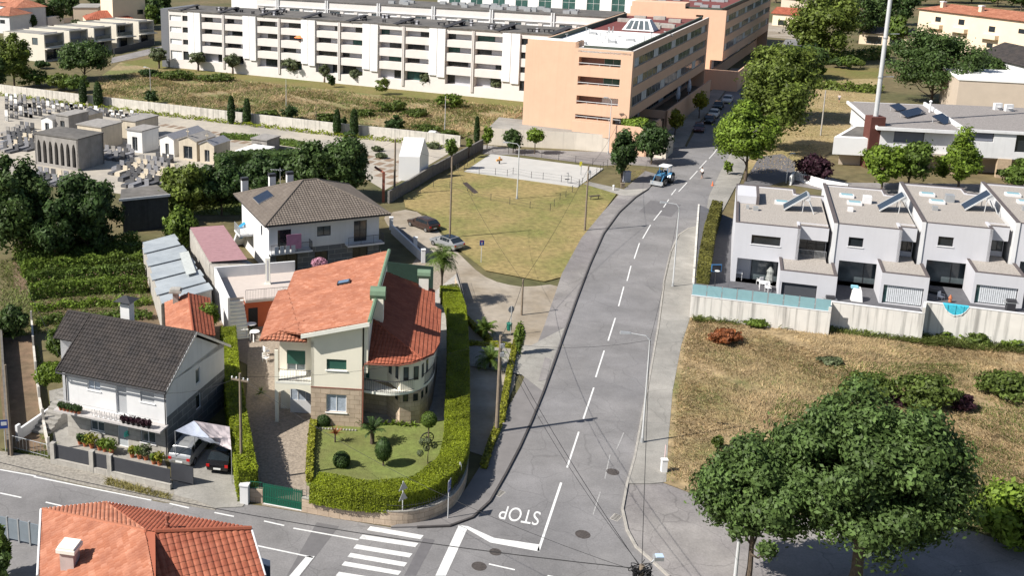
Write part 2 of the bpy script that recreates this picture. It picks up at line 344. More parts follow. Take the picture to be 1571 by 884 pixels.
def roadify(m,crack=.35):
    n=m.node_tree; N=n.nodes; L=n.links; b=N['Principled BSDF']; src=b.inputs['Base Color'].links[0].from_socket
    g=N.new('ShaderNodeTexCoord'); nz=N.new('ShaderNodeTexNoise'); nz.inputs['Scale'].default_value=.5; nz.inputs['Detail'].default_value=6; L.new(g.outputs['Object'],nz.inputs['Vector'])
    va=N.new('ShaderNodeVectorMath'); va.operation='MULTIPLY_ADD'; L.new(nz.outputs[1],va.inputs[0]); va.inputs[1].default_value=(1.6,1.6,0); L.new(g.outputs['Object'],va.inputs[2])
    v=N.new('ShaderNodeTexVoronoi'); v.feature='DISTANCE_TO_EDGE'; v.inputs['Scale'].default_value=.28; L.new(va.outputs[0],v.inputs['Vector'])
    r=N.new('ShaderNodeMapRange'); L.new(v.outputs['Distance'],r.inputs[0]); r.inputs[1].default_value=0; r.inputs[2].default_value=.012; r.inputs[3].default_value=1-crack; r.inputs[4].default_value=1
    n2=N.new('ShaderNodeTexNoise'); n2.inputs['Scale'].default_value=.13; n2.inputs['Detail'].default_value=10; n2.inputs['Roughness'].default_value=.7; L.new(g.outputs['Object'],n2.inputs['Vector'])
    r2=N.new('ShaderNodeMapRange'); L.new(n2.outputs[0],r2.inputs[0]); r2.inputs[1].default_value=.35; r2.inputs[2].default_value=.65; r2.inputs[3].default_value=.76; r2.inputs[4].default_value=1.14
    n3=N.new('ShaderNodeTexNoise'); n3.inputs['Scale'].default_value=9; n3.inputs['Detail'].default_value=4; L.new(g.outputs['Object'],n3.inputs['Vector']); r3=N.new('ShaderNodeMapRange'); L.new(n3.outputs[0],r3.inputs[0]); r3.inputs[1].default_value=.3; r3.inputs[2].default_value=.7; r3.inputs[3].default_value=.88; r3.inputs[4].default_value=1.1
    a=N.new('ShaderNodeMath'); a.operation='MULTIPLY'; L.new(r.outputs[0],a.inputs[0]); L.new(r2.outputs[0],a.inputs[1]); c=N.new('ShaderNodeMath'); c.operation='MULTIPLY'; L.new(a.outputs[0],c.inputs[0]); L.new(r3.outputs[0],c.inputs[1])
    s=N.new('ShaderNodeVectorMath'); s.operation='SCALE'; L.new(src,s.inputs[0]); L.new(c.outputs[0],s.inputs['Scale']); L.new(s.outputs[0],b.inputs['Base Color'])
roadify(MATS['asphalt'],.22); roadify(MATS['asphalt_old'],.3); roadify(MATS['paving_light'],.2); roadify(MATS['playground_concrete'],.1) if 'playground_concrete' in MATS else None
b=MB(); S=3000
b.face([(-S,-200,0),(S,-200,0),(S,S*1.2,0),(-S,S*1.2,0)],uv=[(0,0)]*4); b.build('ground',MATS['ground_mix'],kind='structure')
SH=sheet
# main street + junction asphalt
KL=[(640,808),(690,806),(725,793),(752,768),(775,728),(797,686),(816,644),(834,600),(850,556),(868,505),(886,455),(905,405),(926,358),(950,325),(975,302),(995,289)]   # left kerb
KR=[(1027,884),(998,857),(976,838),(962,812),(955,780),(962,742),(974,700),(984,645),(997,575),(1010,500),(1019,430),(1029,386),(1041,360),(1056,350),(1077,346)]      # right kerb
SH('main_road',[(1040,900),(-40,900),(-40,712),(60,730),(130,747),(250,772),(330,780),(378,774),(403,777),(463,787),(520,797),(600,810)]+KL+[(1010,280),(1022,250),(1052,228),(1072,190),(1100,158),(1121,130),(1150,100),(1195,80),(1205,60),(1262,60),(1248,100),(1205,130),(1160,170),(1130,240),(1128,285),(1105,330)]+KR[::-1],.02,MATS['asphalt'])
SH('side_street',[(742,222),(800,229),(932,233),(1000,222),(1045,215),(1060,235),(1030,258),(960,252),(925,254),(800,238),(740,236)],.016,MATS['asphalt_old'])
SH('right_road',[(1040,900),(1027,884),(1080,800),(1160,790),(1300,795),(1480,812),(1600,850),(1600,930),(1040,930)],.016,MATS['asphalt_old'])
SH('forecourt',[(1027,884),(998,857),(976,838),(962,812),(955,780),(962,742),(1000,738),(1040,745),(1100,778),(1180,800),(1300,800),(1330,884),(1100,900)],.05,MATS['asphalt_old'],z0=0)
# concrete-coloured worn area where the old lane meets the street
# pavements
SH('left_pavement',[(600,809)]+KL+[(1012,268),(990,262),(955,292),(925,325),(892,365),(862,420),(835,500),(800,590),(765,650),(740,710),(715,750),(690,778),(600,808)],.13,MATS['asphalt_brown'],z0=.0)
SH('driveway_apron',[(748,526),(815,530),(866,503),(848,554),(832,600),(800,575),(712,560),(712,534)],.136,MATS['paving_light'])
SH('pavement_worn',[(866,503),(884,453),(903,403),(924,356),(948,323),(973,300),(955,292),(925,325),(892,365),(862,420),(835,500)],.138,MATS['asphalt_old'])
SH('right_pavement',[(964,742),(976,700),(986,645),(999,575),(1012,500),(1021,430),(1031,386),(1043,360),(1058,350),(1080,347),(1068,400),(1062,450),(1058,490),(1045,530),(1032,600),(1025,680),(1022,740),(1000,742)],.12,MATS['paving_light'],z0=0)
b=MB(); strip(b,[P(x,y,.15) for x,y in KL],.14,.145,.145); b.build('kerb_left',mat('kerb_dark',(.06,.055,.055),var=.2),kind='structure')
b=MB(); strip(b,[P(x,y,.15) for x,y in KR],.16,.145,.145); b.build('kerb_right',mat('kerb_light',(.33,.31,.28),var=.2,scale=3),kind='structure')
SH('kerb_ramp_concrete',[(826,585),(836,548),(846,552),(838,583)],.16,MATS['asphalt_old'])
SH('upper_pavement',[(1012,232),(1050,224),(1062,200),(1080,178),(1100,155),(1121,128),(1140,105),(1122,104),(1095,135),(1064,168),(1040,188),(1004,214)],.12,MATS['paving_light'],z0=0)
SH('hedge_pavement',[(1118,240),(1158,172),(1172,180),(1150,240),(1135,280),(1128,287),(1105,330),(1080,345),(1088,300),(1106,262)],.1,MATS['paving_light'],z0=0)
SH('verge_cobbles',[(-20,690),(60,700),(130,722),(240,742),(340,772),(330,783),(250,770),(130,745),(60,729),(-20,716)],.05,MATS['cobble'],z0=0)
SH('concrete_forecourt',[(262,722),(300,690),(372,690),(385,760),(372,778),(330,780),(300,768),(268,760)],.06,MATS['paving_light'])
SH('driveway_cobbles',[(392,500),(430,490),(470,560),(486,650),(470,752),(402,745),(378,640),(380,540)],.05,mat('cobble_warm',(.27,.225,.18),var=.32,scale=5,bump=.7,bscale=8))
SH('dirt_track',[(592,330),(640,325),(700,385),(745,425),(800,440),(858,440),(846,500),(815,530),(750,526),(715,500),(712,440),(660,420),(640,395),(600,352)],.03,MATS['dirt'],smooth=3)
SH('dry_field',[(618,300),(700,262),(735,236),(950,292),(925,325),(892,365),(862,425),(835,432),(745,415),(700,380),(655,330),(622,318)],.12,MATS['grass_dry'])
SH('playground_slab',[(753,236),(926,258),(886,287),(712,263)],.17,mat('playground_concrete',(.42,.41,.39),var=.06,scale=.5),z0=0)
SH('worn_path',[(895,282),(905,279),(960,291),(995,289),(975,300),(955,300)],.14,MATS['paving_light'])
SH('wild_field',[(150,120),(185,95),(240,92),(420,120),(640,140),(800,160),(800,178),(740,200),(700,215),(560,190),(380,172),(150,150)],.02,MATS['grass_wild'])
SH('mown_strip',[(185,95),(240,88),(420,112),(640,136),(803,150),(803,165),(640,152),(420,128),(240,106)],.03,MATS['grass_mid'])
SH('lane_left',[(170,97),(172,88),(248,70),(254,78)],.03,MATS['asphalt_old'])
SH('cemetery_ground',[(-40,130),(160,152),(380,184),(560,203),(708,224),(590,292),(540,262),(430,230),(300,262),(200,300),(-40,260)],.03,MATS['cem_ground'])
SH('vegetable_plot',[(20,380),(215,372),(245,470),(180,480),(80,500),(20,440)],.03,MATS['soil_brown'])
SH('garden_grass',[(250,330),(370,330),(370,300),(240,300)],.03,MATS['lawn'])
SH('earth_lane',[(5,518),(48,515),(62,640),(75,700),(10,690),(0,600)],.03,MATS['soil_brown'])
mat('field_straw',(.29,.215,.12),var=.4,scale=1.2,col2=(.15,.155,.055),patch=.09,bump=1,bscale=4,thresh=(.5,.66))
SH('right_field',[(1040,480),(1062,480),(1180,498),(1620,525),(1620,850),(1480,805),(1300,780),(1100,772),(1010,738),(1015,600),(1030,520)],.105,MATS['field_straw'])
SH('hay_field',[(1128,270),(1160,200),(1210,150),(1240,135),(1350,145),(1345,180),(1310,200),(1280,230),(1225,262)],.03,mat('grass_straw',(.33,.25,.135),var=.3,scale=1.5,col2=(.23,.19,.08),patch=.1,bump=.7,bscale=5))
SH('far_meadow',[(1255,104),(1350,104),(1350,120),(1250,122)],.03,MATS['grass_mid'])
SH('far_meadow_dry',[(1250,122),(1350,120),(1350,134),(1245,132)],.03,MATS['grass_straw'])
SH('far_yard',[(1172,34),(1222,34),(1222,60),(1172,56)],.03,MATS['dirt'])
SH('front_lawn',[(480,645),(575,650),(690,645),(700,690),(680,740),(600,765),(470,745),(475,700)],.06,MATS['lawn'])
SH('garden_soil',[(462,786),(520,797),(600,808),(690,784),(715,745),(722,640),(716,440),(640,395),(490,600),(395,500),(380,560),(376,640),(402,776)],.035,MATS['cobble_warm'])
SH('house_yard',[(486,600),(700,420),(712,560),(712,640),(690,650),(575,655)],.055,MATS['concrete'])
SH('shed_yard',[(190,440),(240,440),(345,500),(345,560),(100,520)],.05,MATS['soil_brown'])
SH('patio_yard',[(335,470),(400,460),(430,480),(420,560),(380,560),(340,540)],.045,mat('patio',(.20,.165,.135),var=.2,scale=3,bump=.3))
SH('left_yard',[(75,600),(120,590),(250,700),(268,752),(85,712)],.05,MATS['paving_light'])
SH('playfield_path',[(700,300),(712,262),(886,287)],.04,MATS['grass_dry'])
SH('triangle_bed',[(712,480),(795,520),(790,590),(765,650),(742,700),(712,690)],.05,MATS['dirt'])
# markings
b=MB()
def mark(pts): b.face([P(x,y,.03) for x,y in pts])
def dash(a,c,w=.13):
    A,C=P(*a,.03),P(*c,.03); strip(b,[A,C],w,.03)
for a,c in (((870,718),(888,663)),((895,643),(911,595)),((914,579),(927,538)),((933,523),(944,488)),((949,470),(957,440)),((962,431),(968,408)),((973,397),(981,373)),((986,366),(998,345)),((1003,338),(1015,323)),((1018,318),(1026,306)),((1030,299),(1037,290)),((1041,294),(1054,280)),((1058,275),(1070,262)),((1073,258),(1084,246)),((1088,243),(1096,234)),((0,757),(33,764)),((70,771),(100,778)),((260,773),(290,780)),((329,787),(359,793)),((405,800),(436,807)),((450,811),(550,829)),((750,866),(790,875)),((840,884),(870,890)),((22,800),(42,806)),((1096,234),(1100,228))): dash(a,c)
dash((826,846),(861,741),.16); dash((0,721),(55,731),.13); dash((52,732),(232,768),.13); dash((395,838),(480,856),.13)
mark([(704,806),(717,812),(684,884),(668,884)]); mark([(702,806),(718,808),(758,826),(827,836),(828,847),(752,833),(716,812)]); mark([(470,854),(483,854),(450,896),(434,896)])
for i in range(6):
    x0,y0,x1,y1=[(568,808,650,822),(556,821,642,834),(547,836,633,850),(538,849,625,864),(529,862,616,877),(520,878,606,892)][i]
    mark([(x0,y0),(x1,y1),(x1-5,y1+6),(x0-5,y0+6)])
b.build('road_markings',MATS['paint_white'],kind='structure')
b=MB()
for a,c in (((928,735),(936,698)),((910,790),(921,755)),((946,690),(957,664))): dash(a,c,.09)
b.build('worn_edge_line',mat('paint_worn',(.30,.295,.29),var=.3,scale=6),kind='structure')
b=MB()
def patch(pts,z=.026): b.face([P(x,y,z) for x,y in pts])
patch([(650,826),(667,829),(638,884),(620,884)]); b.build('road_patch',MATS['asphalt_dark'],kind='structure')
b=MB(); patch([(980,325),(998,307),(1045,314),(1030,333)]); patch([(486,802),(520,808),(462,884),(440,884)]); b.build('asphalt_repair',mat('asphalt_rep',(.135,.13,.133),var=.1),kind='structure')
def flattext(s,name,m,loc,xdir,size,ext=.002,squash=1,parent=None,kind=None,up=None):
    cu=bpy.data.curves.new(name,'FONT'); cu.body=s; cu.align_x='CENTER'; cu.align_y='CENTER'; cu.size=size; cu.extrude=ext
    o=bpy.data.objects.new(name,cu); me=bpy.data.meshes.new_from_object(o); bpy.data.objects.remove(o)
    me.materials.clear(); me.materials.append(m); o=bpy.data.objects.new(name,me); COL.objects.link(o)
    x=Vector(xdir).normalized(); z=Vector((0,0,1)) if up is None else x.cross(Vector(up)).normalized(); y=z.cross(x)
    M4=Matrix(((x.x*squash,y.x,z.x,loc[0]),(x.y*squash,y.y,z.y,loc[1]),(x.z*squash,y.z,z.z,loc[2]),(0,0,0,1)))
    me.transform(M4); 
    if parent:
        off=Vector((0,0,0)); q=parent
        while q is not None: off+=q.location; q=q.parent
        me.transform(Matrix.Translation(-off)); o.parent=parent
    if kind: o['kind']=kind
    return o
a,c=P(826,795,.03),P(770,785,.03); mid=(a+c)/2
st=flattext('STOP','stop_lettering',MATS['paint_white'],(mid.x,mid.y,.03),(c-a),2.4,squash=.46,kind='structure')
for nm,(x,y),r_ in (('m',(940,725),.4),('m',(894,821),.42),('m',(760,848),.33),('m',(735,870),.4)):
    b=MB(); q=P(x,y,.0); b.lathe([(r_*1.15,.024),(r_*1.13,.030),(r_,.031),(r_*.98,.027),(r_*.6,.027),(r_*.58,.033),(0.01,.033)],(q.x,q.y,0),20)
    o=b.build('manhole_cover',mat('iron',(.07,.06,.055),var=.3,scale=8,rough=.6,bump=.5)); tag(o,['iron manhole cover in the street nearest the worn right edge line','iron manhole cover in the junction between the stop line and the right kerb','iron manhole cover just below the angled give way line','iron manhole cover lowest in the photo beside a short dash'][[940,894,760,735].index(x)],'manhole cover')
for i,((x,y),lab) in enumerate((((766,758),'iron drain grate by the dark curved kerb beside the STOP lettering'),((945,795),'iron drain grate at the pale right kerb of the junction'),((859,531),'iron drain grate beside the kerb near the pole shadow'))):
    b=MB(); q=P(x,y,0); T=Matrix.Translation(q)@Matrix.Rotation(.9 if i!=2 else .2,4,'Z'); b.box(-.4,.4,-.28,.28,.0,.03,T=T)
    for k in range(5): b.box(-.32+k*.15,-.25+k*.15,-.22,.22,.03,.036,1,T=T)
    tag(b.build('drain_grate',[MATS['concrete'],MATS['black_soft']]),lab,'drain grate')
# ---------------- the long white block ----------------
def dirv(deg): return Vector((math.cos(R(deg)),math.sin(R(deg)),0))
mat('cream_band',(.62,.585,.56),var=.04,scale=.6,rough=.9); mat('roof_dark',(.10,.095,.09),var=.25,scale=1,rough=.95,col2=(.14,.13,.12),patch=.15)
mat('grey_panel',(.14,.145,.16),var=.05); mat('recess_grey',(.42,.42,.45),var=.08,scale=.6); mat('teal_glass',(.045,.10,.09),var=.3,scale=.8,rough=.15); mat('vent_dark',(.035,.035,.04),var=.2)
hA=14.0; A0=P(258.3,15.3,hA); A0.z=0; aD=dirv(-29.8); aN=dirv(60.2); A1=A0+aD*108
wb=thing('apartment_block','long white four storey apartment block with recessed balconies and a dark flat roof','building',(A0.x,A0.y,0))
def ux(x,y=40): return PW(x,y,A0,A1)[0]
bays=[(309,341),(344,373),(394,426),(430,463),(484.5,519),(522,557),(581,617),(622,660),(685,725),(730,773)]
rows=[(11.65,12.95),(8.85,10.15),(5.95,7.15),(2.2,4.3)]
b=MB(); ops=[]
for x0,x1 in bays:
    for z0,z1 in rows: ops.append((ux(x0),ux(x1),z0,z1,1.4))
ends=[(ux(280),ux(289)),(ux(260.5),ux(278)),(ux(800.5),ux(811)),(94.5,98),(100,106)]
for e in ends:
    for z0,z1 in rows: ops.append((e[0],e[1],z0,z1,.35))
wall(b,A0,A1,0,hA,ops); D=aN*13
b.prism([A0+D,A0+D+aN*.3,A1+D+aN*.3,A1+D],0,hA)
b.build('wall',MATS['cream_band'],wb)
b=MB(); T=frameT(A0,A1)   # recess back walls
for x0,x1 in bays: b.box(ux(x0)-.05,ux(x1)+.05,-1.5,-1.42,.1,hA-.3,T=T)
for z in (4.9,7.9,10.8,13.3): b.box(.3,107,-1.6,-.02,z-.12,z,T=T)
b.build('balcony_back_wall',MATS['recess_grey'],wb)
rn=random.Random(4)
for i,(x0,x1) in enumerate(bays):
    for j,(z0,z1) in enumerate(rows):
        u0,u1=ux(x0)+.05,ux(x1)-.05; w=(u1-u0); 
        f=.25+.55*rn.random(); s=rn.random()<.5; a,c=(u0,u0+w*f) if s else (u1-w*f,u1)
        window(wb,A0,A1,a,c,z0-.9,z1-.1,1.38,MATS['frame_dark'],MATS['teal_glass'] if rn.random()<.12 else MATS['glass_dark'],nm=3,ft=.05)
for e in ends:
    for z0,z1 in rows: 
        if e==ends[1]: window(wb,A0,A1,e[0],e[1],z0,z1,.3,MATS['frame_white'],MATS['frame_white'] ,nm=2)
        else: window(wb,A0,A1,e[0],e[1],z0,z1,.3,MATS['frame_dark'],MATS['glass_dark'],nm=1)
for x0,x1 in ((289.5,308),(373.4,393),(463,484),(557.3,580.7),(660,684.6),(773,799.7)):
    b=MB(); u0,u1=ux(x0),ux(x1); md=(u0+u1)/2
    b.box(u0,md-.06,0,.35,3.9,hA-.15,T=T); b.box(md+.06,u1,0,.35,3.6,hA-.15,T=T); b.build('white_panel',MATS['white_bright'],wb)
for x in (342.5,428,520.5,619.5,727):
    b=MB(); u=ux(x); b.box(u-.28,u-.06,0,.25,1,hA-.2,T=T); b.box(u+.06,u+.28,0,.25,1,hA-.2,T=T); b.build('downpipe_duct',MATS['cream_band'],wb)
b=MB(); b.prism([A0-aD*.1,A0+D-aD*.1,A0+D-aD*.35,A0-aD*.35],0,hA+.1); b.prism([A0+aN*-.05-aD*2.4,A0-aD*.1,A0+D-aD*.1,A0+D-aD*2.4],0,hA+.3); b.build('end_wall',MATS['grey_panel'],wb)
b=MB(); b.prism([A0-aN*.25,A1-aN*.25,A1+D,A0+D],hA,hA+.22); rf=b.build('roof',MATS['roof_dark'],wb)
for k in range(9):
    u=6+k*11.6; b=MB(); TT=Matrix.Translation(A0+aD*u+aN*5)@Matrix.Rotation(R(-29.8+65),4,'Z')@Matrix.Rotation(R(-12),4,'Y')
    b.box(-2.6,2.6,-.8,.8,hA+1.0,hA+1.15,T=Matrix.Translation((0,0,0))@TT if False else TT); b.box(-2.2,-2.0,-.6,.6,hA+.2,hA+1.0,T=TT); b.box(2,2.2,-.6,.6,hA+.2,hA+1,T=TT)
    b.build('solar_collector',MATS['vent_dark'],rf)
rn=random.Random(9)
for k in range(44):
    u=3+rn.random()*102; v=1.5+rn.random()*9; s=.3+rn.random()*.7; b=MB(); TT=Matrix.Translation(A0+aD*u+aN*v)@Matrix.Rotation(R(-29.8),4,'Z')
    b.box(-s,s,-.3,.3,hA+.7,hA+.85,T=TT); b.box(-s*.8,-s*.6,-.2,.2,hA+.2,hA+.7,T=TT); b.box(s*.6,s*.8,-.2,.2,hA+.2,hA+.7,T=TT)
    if k%3==0: b.box(-.25,.25,-.25,.25,hA+.2,hA+1.0,1,T=TT)
    b.build('roof_vent',[MATS['vent_dark'],MATS['recess_grey']],rf)
b=MB(); 
for i,(x,y) in enumerate([(249,95),(290,101),(330,106),(372,111),(420,116),(470,121),(520,126),(570,131),(620,135),(700,141),(760,145),(806,148)]):
    q=P(x,y); 
    if i: b.prism([(pq.x,pq.y),(q.x,q.y),(q.x+.1,q.y+.25),(pq.x+.1,pq.y+.25)],0,2.0-(i%3)*.2)
    pq=q
gw=b.build('garden_wall',MATS['white_bright']); tag(gw,'low white garden wall running along the foot of the long white apartment block','wall')
b=MB(); U=PW(464,58,A0,A1); b.lathe([(0.05,0),(.05,1.6)],tuple(A0+aD*U[0]-aN*.3+Vector((0,0,8.2))),6); b.lathe([(1.4,1.7),(.7,2.1),(.05,2.3)],tuple(A0+aD*(U[0]-.8)+aN*.3+Vector((0,0,8.0))),8)
tag(b.build('parasol',mat('parasol_orange',(.75,.22,.08),var=.2)),'orange parasol on a second floor balcony of the long white block','parasol')
# second long block behind
C0=P(395,-3,hA+.5); C0.z=0; C1=C0+aD*PW(935,20,C0,C0+aD)[0]; b2=thing('apartment_block','long pale apartment block half hidden behind the dark roof of the white block','building',(C0.x,C0.y,0))
b=MB(); z1=hA+.5; n=int(((C1-C0).length-2)/4.1); ops=[]
for k in range(n): u=2+k*4.1; ops.append((u,u+3.1,z1-3.3,z1-2.2,.25))
wall(b,C0,C1,0,z1,ops); E_=aN*14; b.prism([C0+E_,C0+E_+aN*.3,C1+E_+aN*.3,C1+E_],0,z1); b.prism([C0-aD*.3,C0,C0+E_,C0+E_-aD*.3],0,z1); b.build('wall',MATS['cream_band'],b2)
for k in range(n): u=2+k*4.1; window(b2,C0,C1,u,u+3.1,z1-3.3,z1-2.2,.22,MATS['frame_white'],[MATS['frame_white'],MATS['frame_white'],MATS['glass_mid']][k%3],nm=2)
b=MB(); T=frameT(C0,C1)
for k in range(int((C1-C0).length/15.2)): b.box(6+k*15.2,6.3+k*15.2,0,.3,0,z1+.4,T=T); b.box(6.6+k*15.2,6.9+k*15.2,0,.3,0,z1+.4,T=T)
b.box(0,(C1-C0).length,0,.2,z1-1.9,z1-1.7,T=T); b.build('pilaster',MATS['white_wall'],b2)
b=MB(); b.prism([C0-aN*.2,C1-aN*.2,C1+E_,C0+E_],z1,z1+.2); rf=b.build('roof',MATS['roof_dark'],b2)
for k in range(40):
    u=38+rn.random()*((C1-C0).length-42); v=2+rn.random()*9; b=MB(); TT=Matrix.Translation(C0+aD*u+aN*v)@Matrix.Rotation(R(-29.8),4,'Z'); b.box(-.8,.8,-.4,.4,z1+.2,z1+.9,T=TT); b.build('air_conditioner',MATS['metal_grey'],rf)
# third, glassy building beyond
G0=P(925,-2,hA); G0.z=0; G0=G0+aN*22; g=thing('office_building','white building with teal glass bays far behind the flat roofed blocks','building',(G0.x,G0.y,0))
b=MB(); Ga=G0-aD*60; Gb=G0+aD*30; ops=[(4+k*7.5,8+k*7.5,3,13.2,.2) for k in range(11)]; wall(b,Ga,Gb,0,16,ops); b.prism([Ga+aN*.01,Gb+aN*.01,Gb+aN*15,Ga+aN*15],0,.1); b.prism([Ga,Gb,Gb+aN*15,Ga+aN*15],16,16.3); b.prism([Gb-aD*.3,Gb,Gb+aN*15,Gb+aN*15-aD*.3],0,16); b.build('wall',MATS['white_bright'],g)
for o in ops: window(g,Ga,Gb,o[0],o[1],o[2],o[3],.15,MATS['frame_white'],MATS['teal_glass'],nm=2,nh=3)
# white house roofs behind on the left of it
q=P(355,2,6); g=thing('warehouse','white warehouse with a blue side behind the left end of the white block','building',(q.x,q.y,0)); b=MB(); b.prism([q,q+aD*12,q+aD*12+aN*14,q+aN*14],0,13); b.build('wall',MATS['white_bright'],g); b=MB(); b.prism([q+aD*12.02,q+aD*20,q+aD*20+aN*14,q+aD*12.02+aN*14],0,11.5); b.build('side_hall',mat('blue_cladding',(.03,.08,.22),var=.1),g)

# ---------------- peach coloured blocks ----------------
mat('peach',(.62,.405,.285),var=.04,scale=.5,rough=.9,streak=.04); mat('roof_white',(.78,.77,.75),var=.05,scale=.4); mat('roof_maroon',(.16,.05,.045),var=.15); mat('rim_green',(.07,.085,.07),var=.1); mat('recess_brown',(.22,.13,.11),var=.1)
def side_windows(bl,Bp,Dp,rowz,l,dark_every=6,seg=3.4):
    k=0
    for j,(z0,z1) in enumerate(rowz):
        u=1.4
        while u<l-2.5:
            w=min(seg,l-1.6-u); window(bl,Bp,Dp,u,u+w-.12,z0,z1,.2,MATS['frame_grey'],MATS['glass_dark'] if (k*7+j*3)%4 else MATS['curtain'],nm=3,ft=.1)
            u+=w; k+=1
B0=P(804,190,3); BD=dirv(-29.5); BN=dirv(60.5); B0.z=0
u888=PW(888,66,B0,B0+BD)[0]; u972,z972=PW(971.9,78.9,B0,B0+BD); zT=17.5; Bf=B0+BD*u972; L=62
bl=thing('apartment_block','peach coloured apartment block with a dazzling white flat roof at the street bend','building',(B0.x,B0.y,0))
fo=[]
for (x0,y0,x1,y1) in ((888.5,86.6,951.9,104.9),(886.6,116.1,950,135.3),(884.7,145.8,947.7,164.7),(882.5,174.5,951,188.6)):
    a=PW(x0,y0,B0,B0+BD); c=PW(x1,y1,B0,B0+BD); fo.append((a[0],c[0],c[1],a[1],1.6))
b=MB(); wall(b,B0,B0+BD*u888,0,zT,()); wall(b,B0+BD*u888,B0+BD*u972,5.9,z972,[(o[0]-u888,o[1]-u888,*o[2:]) for o in fo[:3]])
uo=u972-2.6; wall(b,B0+BD*u888,B0+BD*uo,0,5.9,[(fo[3][0]-u888,min(fo[3][1],uo)-u888-.3,fo[3][2],fo[3][3],1.6)])
De=Bf+BN*L; sideB=PW(973,132.4,Bf,De)[1]
rz=[(PW(974.8,103.4,Bf,De)[1],PW(974.8,89.4,Bf,De)[1]),(PW(973,132.4,Bf,De)[1],PW(973,119.2,Bf,De)[1]),(PW(970.6,164,Bf,De)[1],PW(971,148.8,Bf,De)[1])]
wall(b,Bf,De,5.9,z972,[(1.2,L-1.2,z0-.03,z1+.03,.25) for z0,z1 in rz])
b.prism([Bf-BD*2.6,Bf-BD*.01,De-BD*.01,De-BD*2.6],5.6,5.92)           # underside of the overhang
wall(b,Bf-BD*2.6,De-BD*2.6,0,5.7,[(2,L-2,2.6,5.2,.3)])
b.prism([B0+BN*L,B0+BN*L+BN*.3,De+BN*.3,De],0,z972); b.prism([B0-BD*.3,B0,B0+BN*L,B0+BN*L-BD*.3],0,z972)
b.prism([B0+BD*(u888-.5),B0+BD*u888,B0+BD*u888+BN*3,B0+BD*(u888-.5)+BN*3],z972,zT)
b.build('wall',MATS['peach'],bl)
side_windows(bl,Bf,De,rz,L)
side_windows(bl,Bf-BD*2.6,De-BD*2.6,[(2.7,5.1)],L-2,seg=4)
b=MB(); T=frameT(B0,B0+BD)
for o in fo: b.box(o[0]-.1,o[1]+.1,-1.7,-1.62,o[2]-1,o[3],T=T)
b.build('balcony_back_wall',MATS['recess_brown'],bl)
for i,o in enumerate(fo): window(bl,B0,B0+BD,o[0]+(o[1]-o[0])*.55,o[1]-.1,o[2]-.8,o[3]-.1,1.58,MATS['frame_grey'],MATS['teal_glass'] if i<2 else MATS['curtain'],nm=2)
b=MB()
for o in fo:
    b.tube([T@Vector((o[0],-.05,o[2]+.45)),T@Vector((o[1],-.05,o[2]+.45))],.05,6)
    for k in range(5): uu=o[0]+(o[1]-o[0])*k/4; b.tube([T@Vector((uu,-.05,o[2])),T@Vector((uu,-.05,o[2]+.45))],.025,5)
b.build('balcony_rail',MATS['white_wall'],bl)
Lw=30
b=MB(); zr=z972-.35; b.prism([B0+BD*.25+BN*.25,B0+BD*(u888-.2)+BN*.25,B0+BD*(u888-.2)+BN*3,B0+BD*(u972-.3)+BN*3,B0+BD*(u972-.3)+BN*Lw,B0+BD*.25+BN*Lw],zr-.3,zr+.02)
b.prism([B0+BD*(u888),B0+BD*(u972-.3),B0+BD*(u972-.3)+BN*2.99,B0+BD*u888+BN*2.99],zr-.3,zr); rf=b.build('roof',MATS['roof_white'],bl)
b=MB(); b.prism([B0+BD*.25+BN*Lw,B0+BD*(u972-.3)+BN*Lw,B0+BD*(u972-.3)+BN*(L-.2),B0+BD*.25+BN*(L-.2)],zr-.5,zr-.1); b.build('rear_roof',MATS['roof_maroon'],bl)
b=MB(); b.prism([B0+BD*.3+BN*.2,B0+BD*(u888-.1)+BN*.2,B0+BD*(u888-.1)+BN*3,B0+BD*.3+BN*3],zT-.2,zT); b.build('tower_roof',MATS['roof_white'],bl)
b=MB()
def rim(p,q,w=.35,z0=zr-.3,z1=z972+.35):
    d=(q-p).normalized(); n=Vector((-d.y,d.x,0))*w; b.prism([p,q,q+n,p+n],z0,z1)
rim(B0+BD*(u888+.6)+BN*.9,B0+BD*(u972-.9)+BN*.9); rim(B0+BD*(u972-.9)+BN*.9,B0+BD*(u972-.9)+BN*(L-2)); rim(B0+BD*.9+BN*(L-3),B0+BD*.9+BN*4); b.build('parapet_rim',MATS['rim_green'],bl)
b=MB(); b.prism([B0+BD*(u972-.3),Bf,De,De-BD*.3],z972,z972+.05); b.prism([B0+BD*u888,Bf,Bf+BN*.3,B0+BD*u888+BN*.3],z972,z972+.05); b.build('parapet_cap',MATS['cream_band'],bl)
q=B0+BD*10+BN*35; b=MB(); T=Matrix.Translation(q)@Matrix.Rotation(R(-29.5),4,'Z')
k=len(b.v); b.v+=[tuple(T@Vector(p)) for p in ((-3,-2,zr),(3,-2,zr),(3,2,zr),(-3,2,zr),(-1.8,-.9,zr+2),(1.8,-.9,zr+2),(1.8,.9,zr+2),(-1.8,.9,zr+2))]
for f in ((0,1,5,4),(1,2,6,5),(2,3,7,6),(3,0,4,7),(4,5,6,7)): b.f.append(tuple(k+i for i in f)); b.m.append(0); b.uv.append(None)
sk=b.build('skylight',MATS['white_wall'],rf)
b=MB()
for i in range(4): x=-2.3+i*1.2; b.face([T@Vector(p) for p in ((x,-1.93,zr+.25),(x+.9,-1.93,zr+.25),(x*.72+.62,-1.1,zr+1.8),(x*.72+.05,-1.1,zr+1.8))])
b.build('pane',MATS['glass_mid'],sk)
rn=random.Random(2)
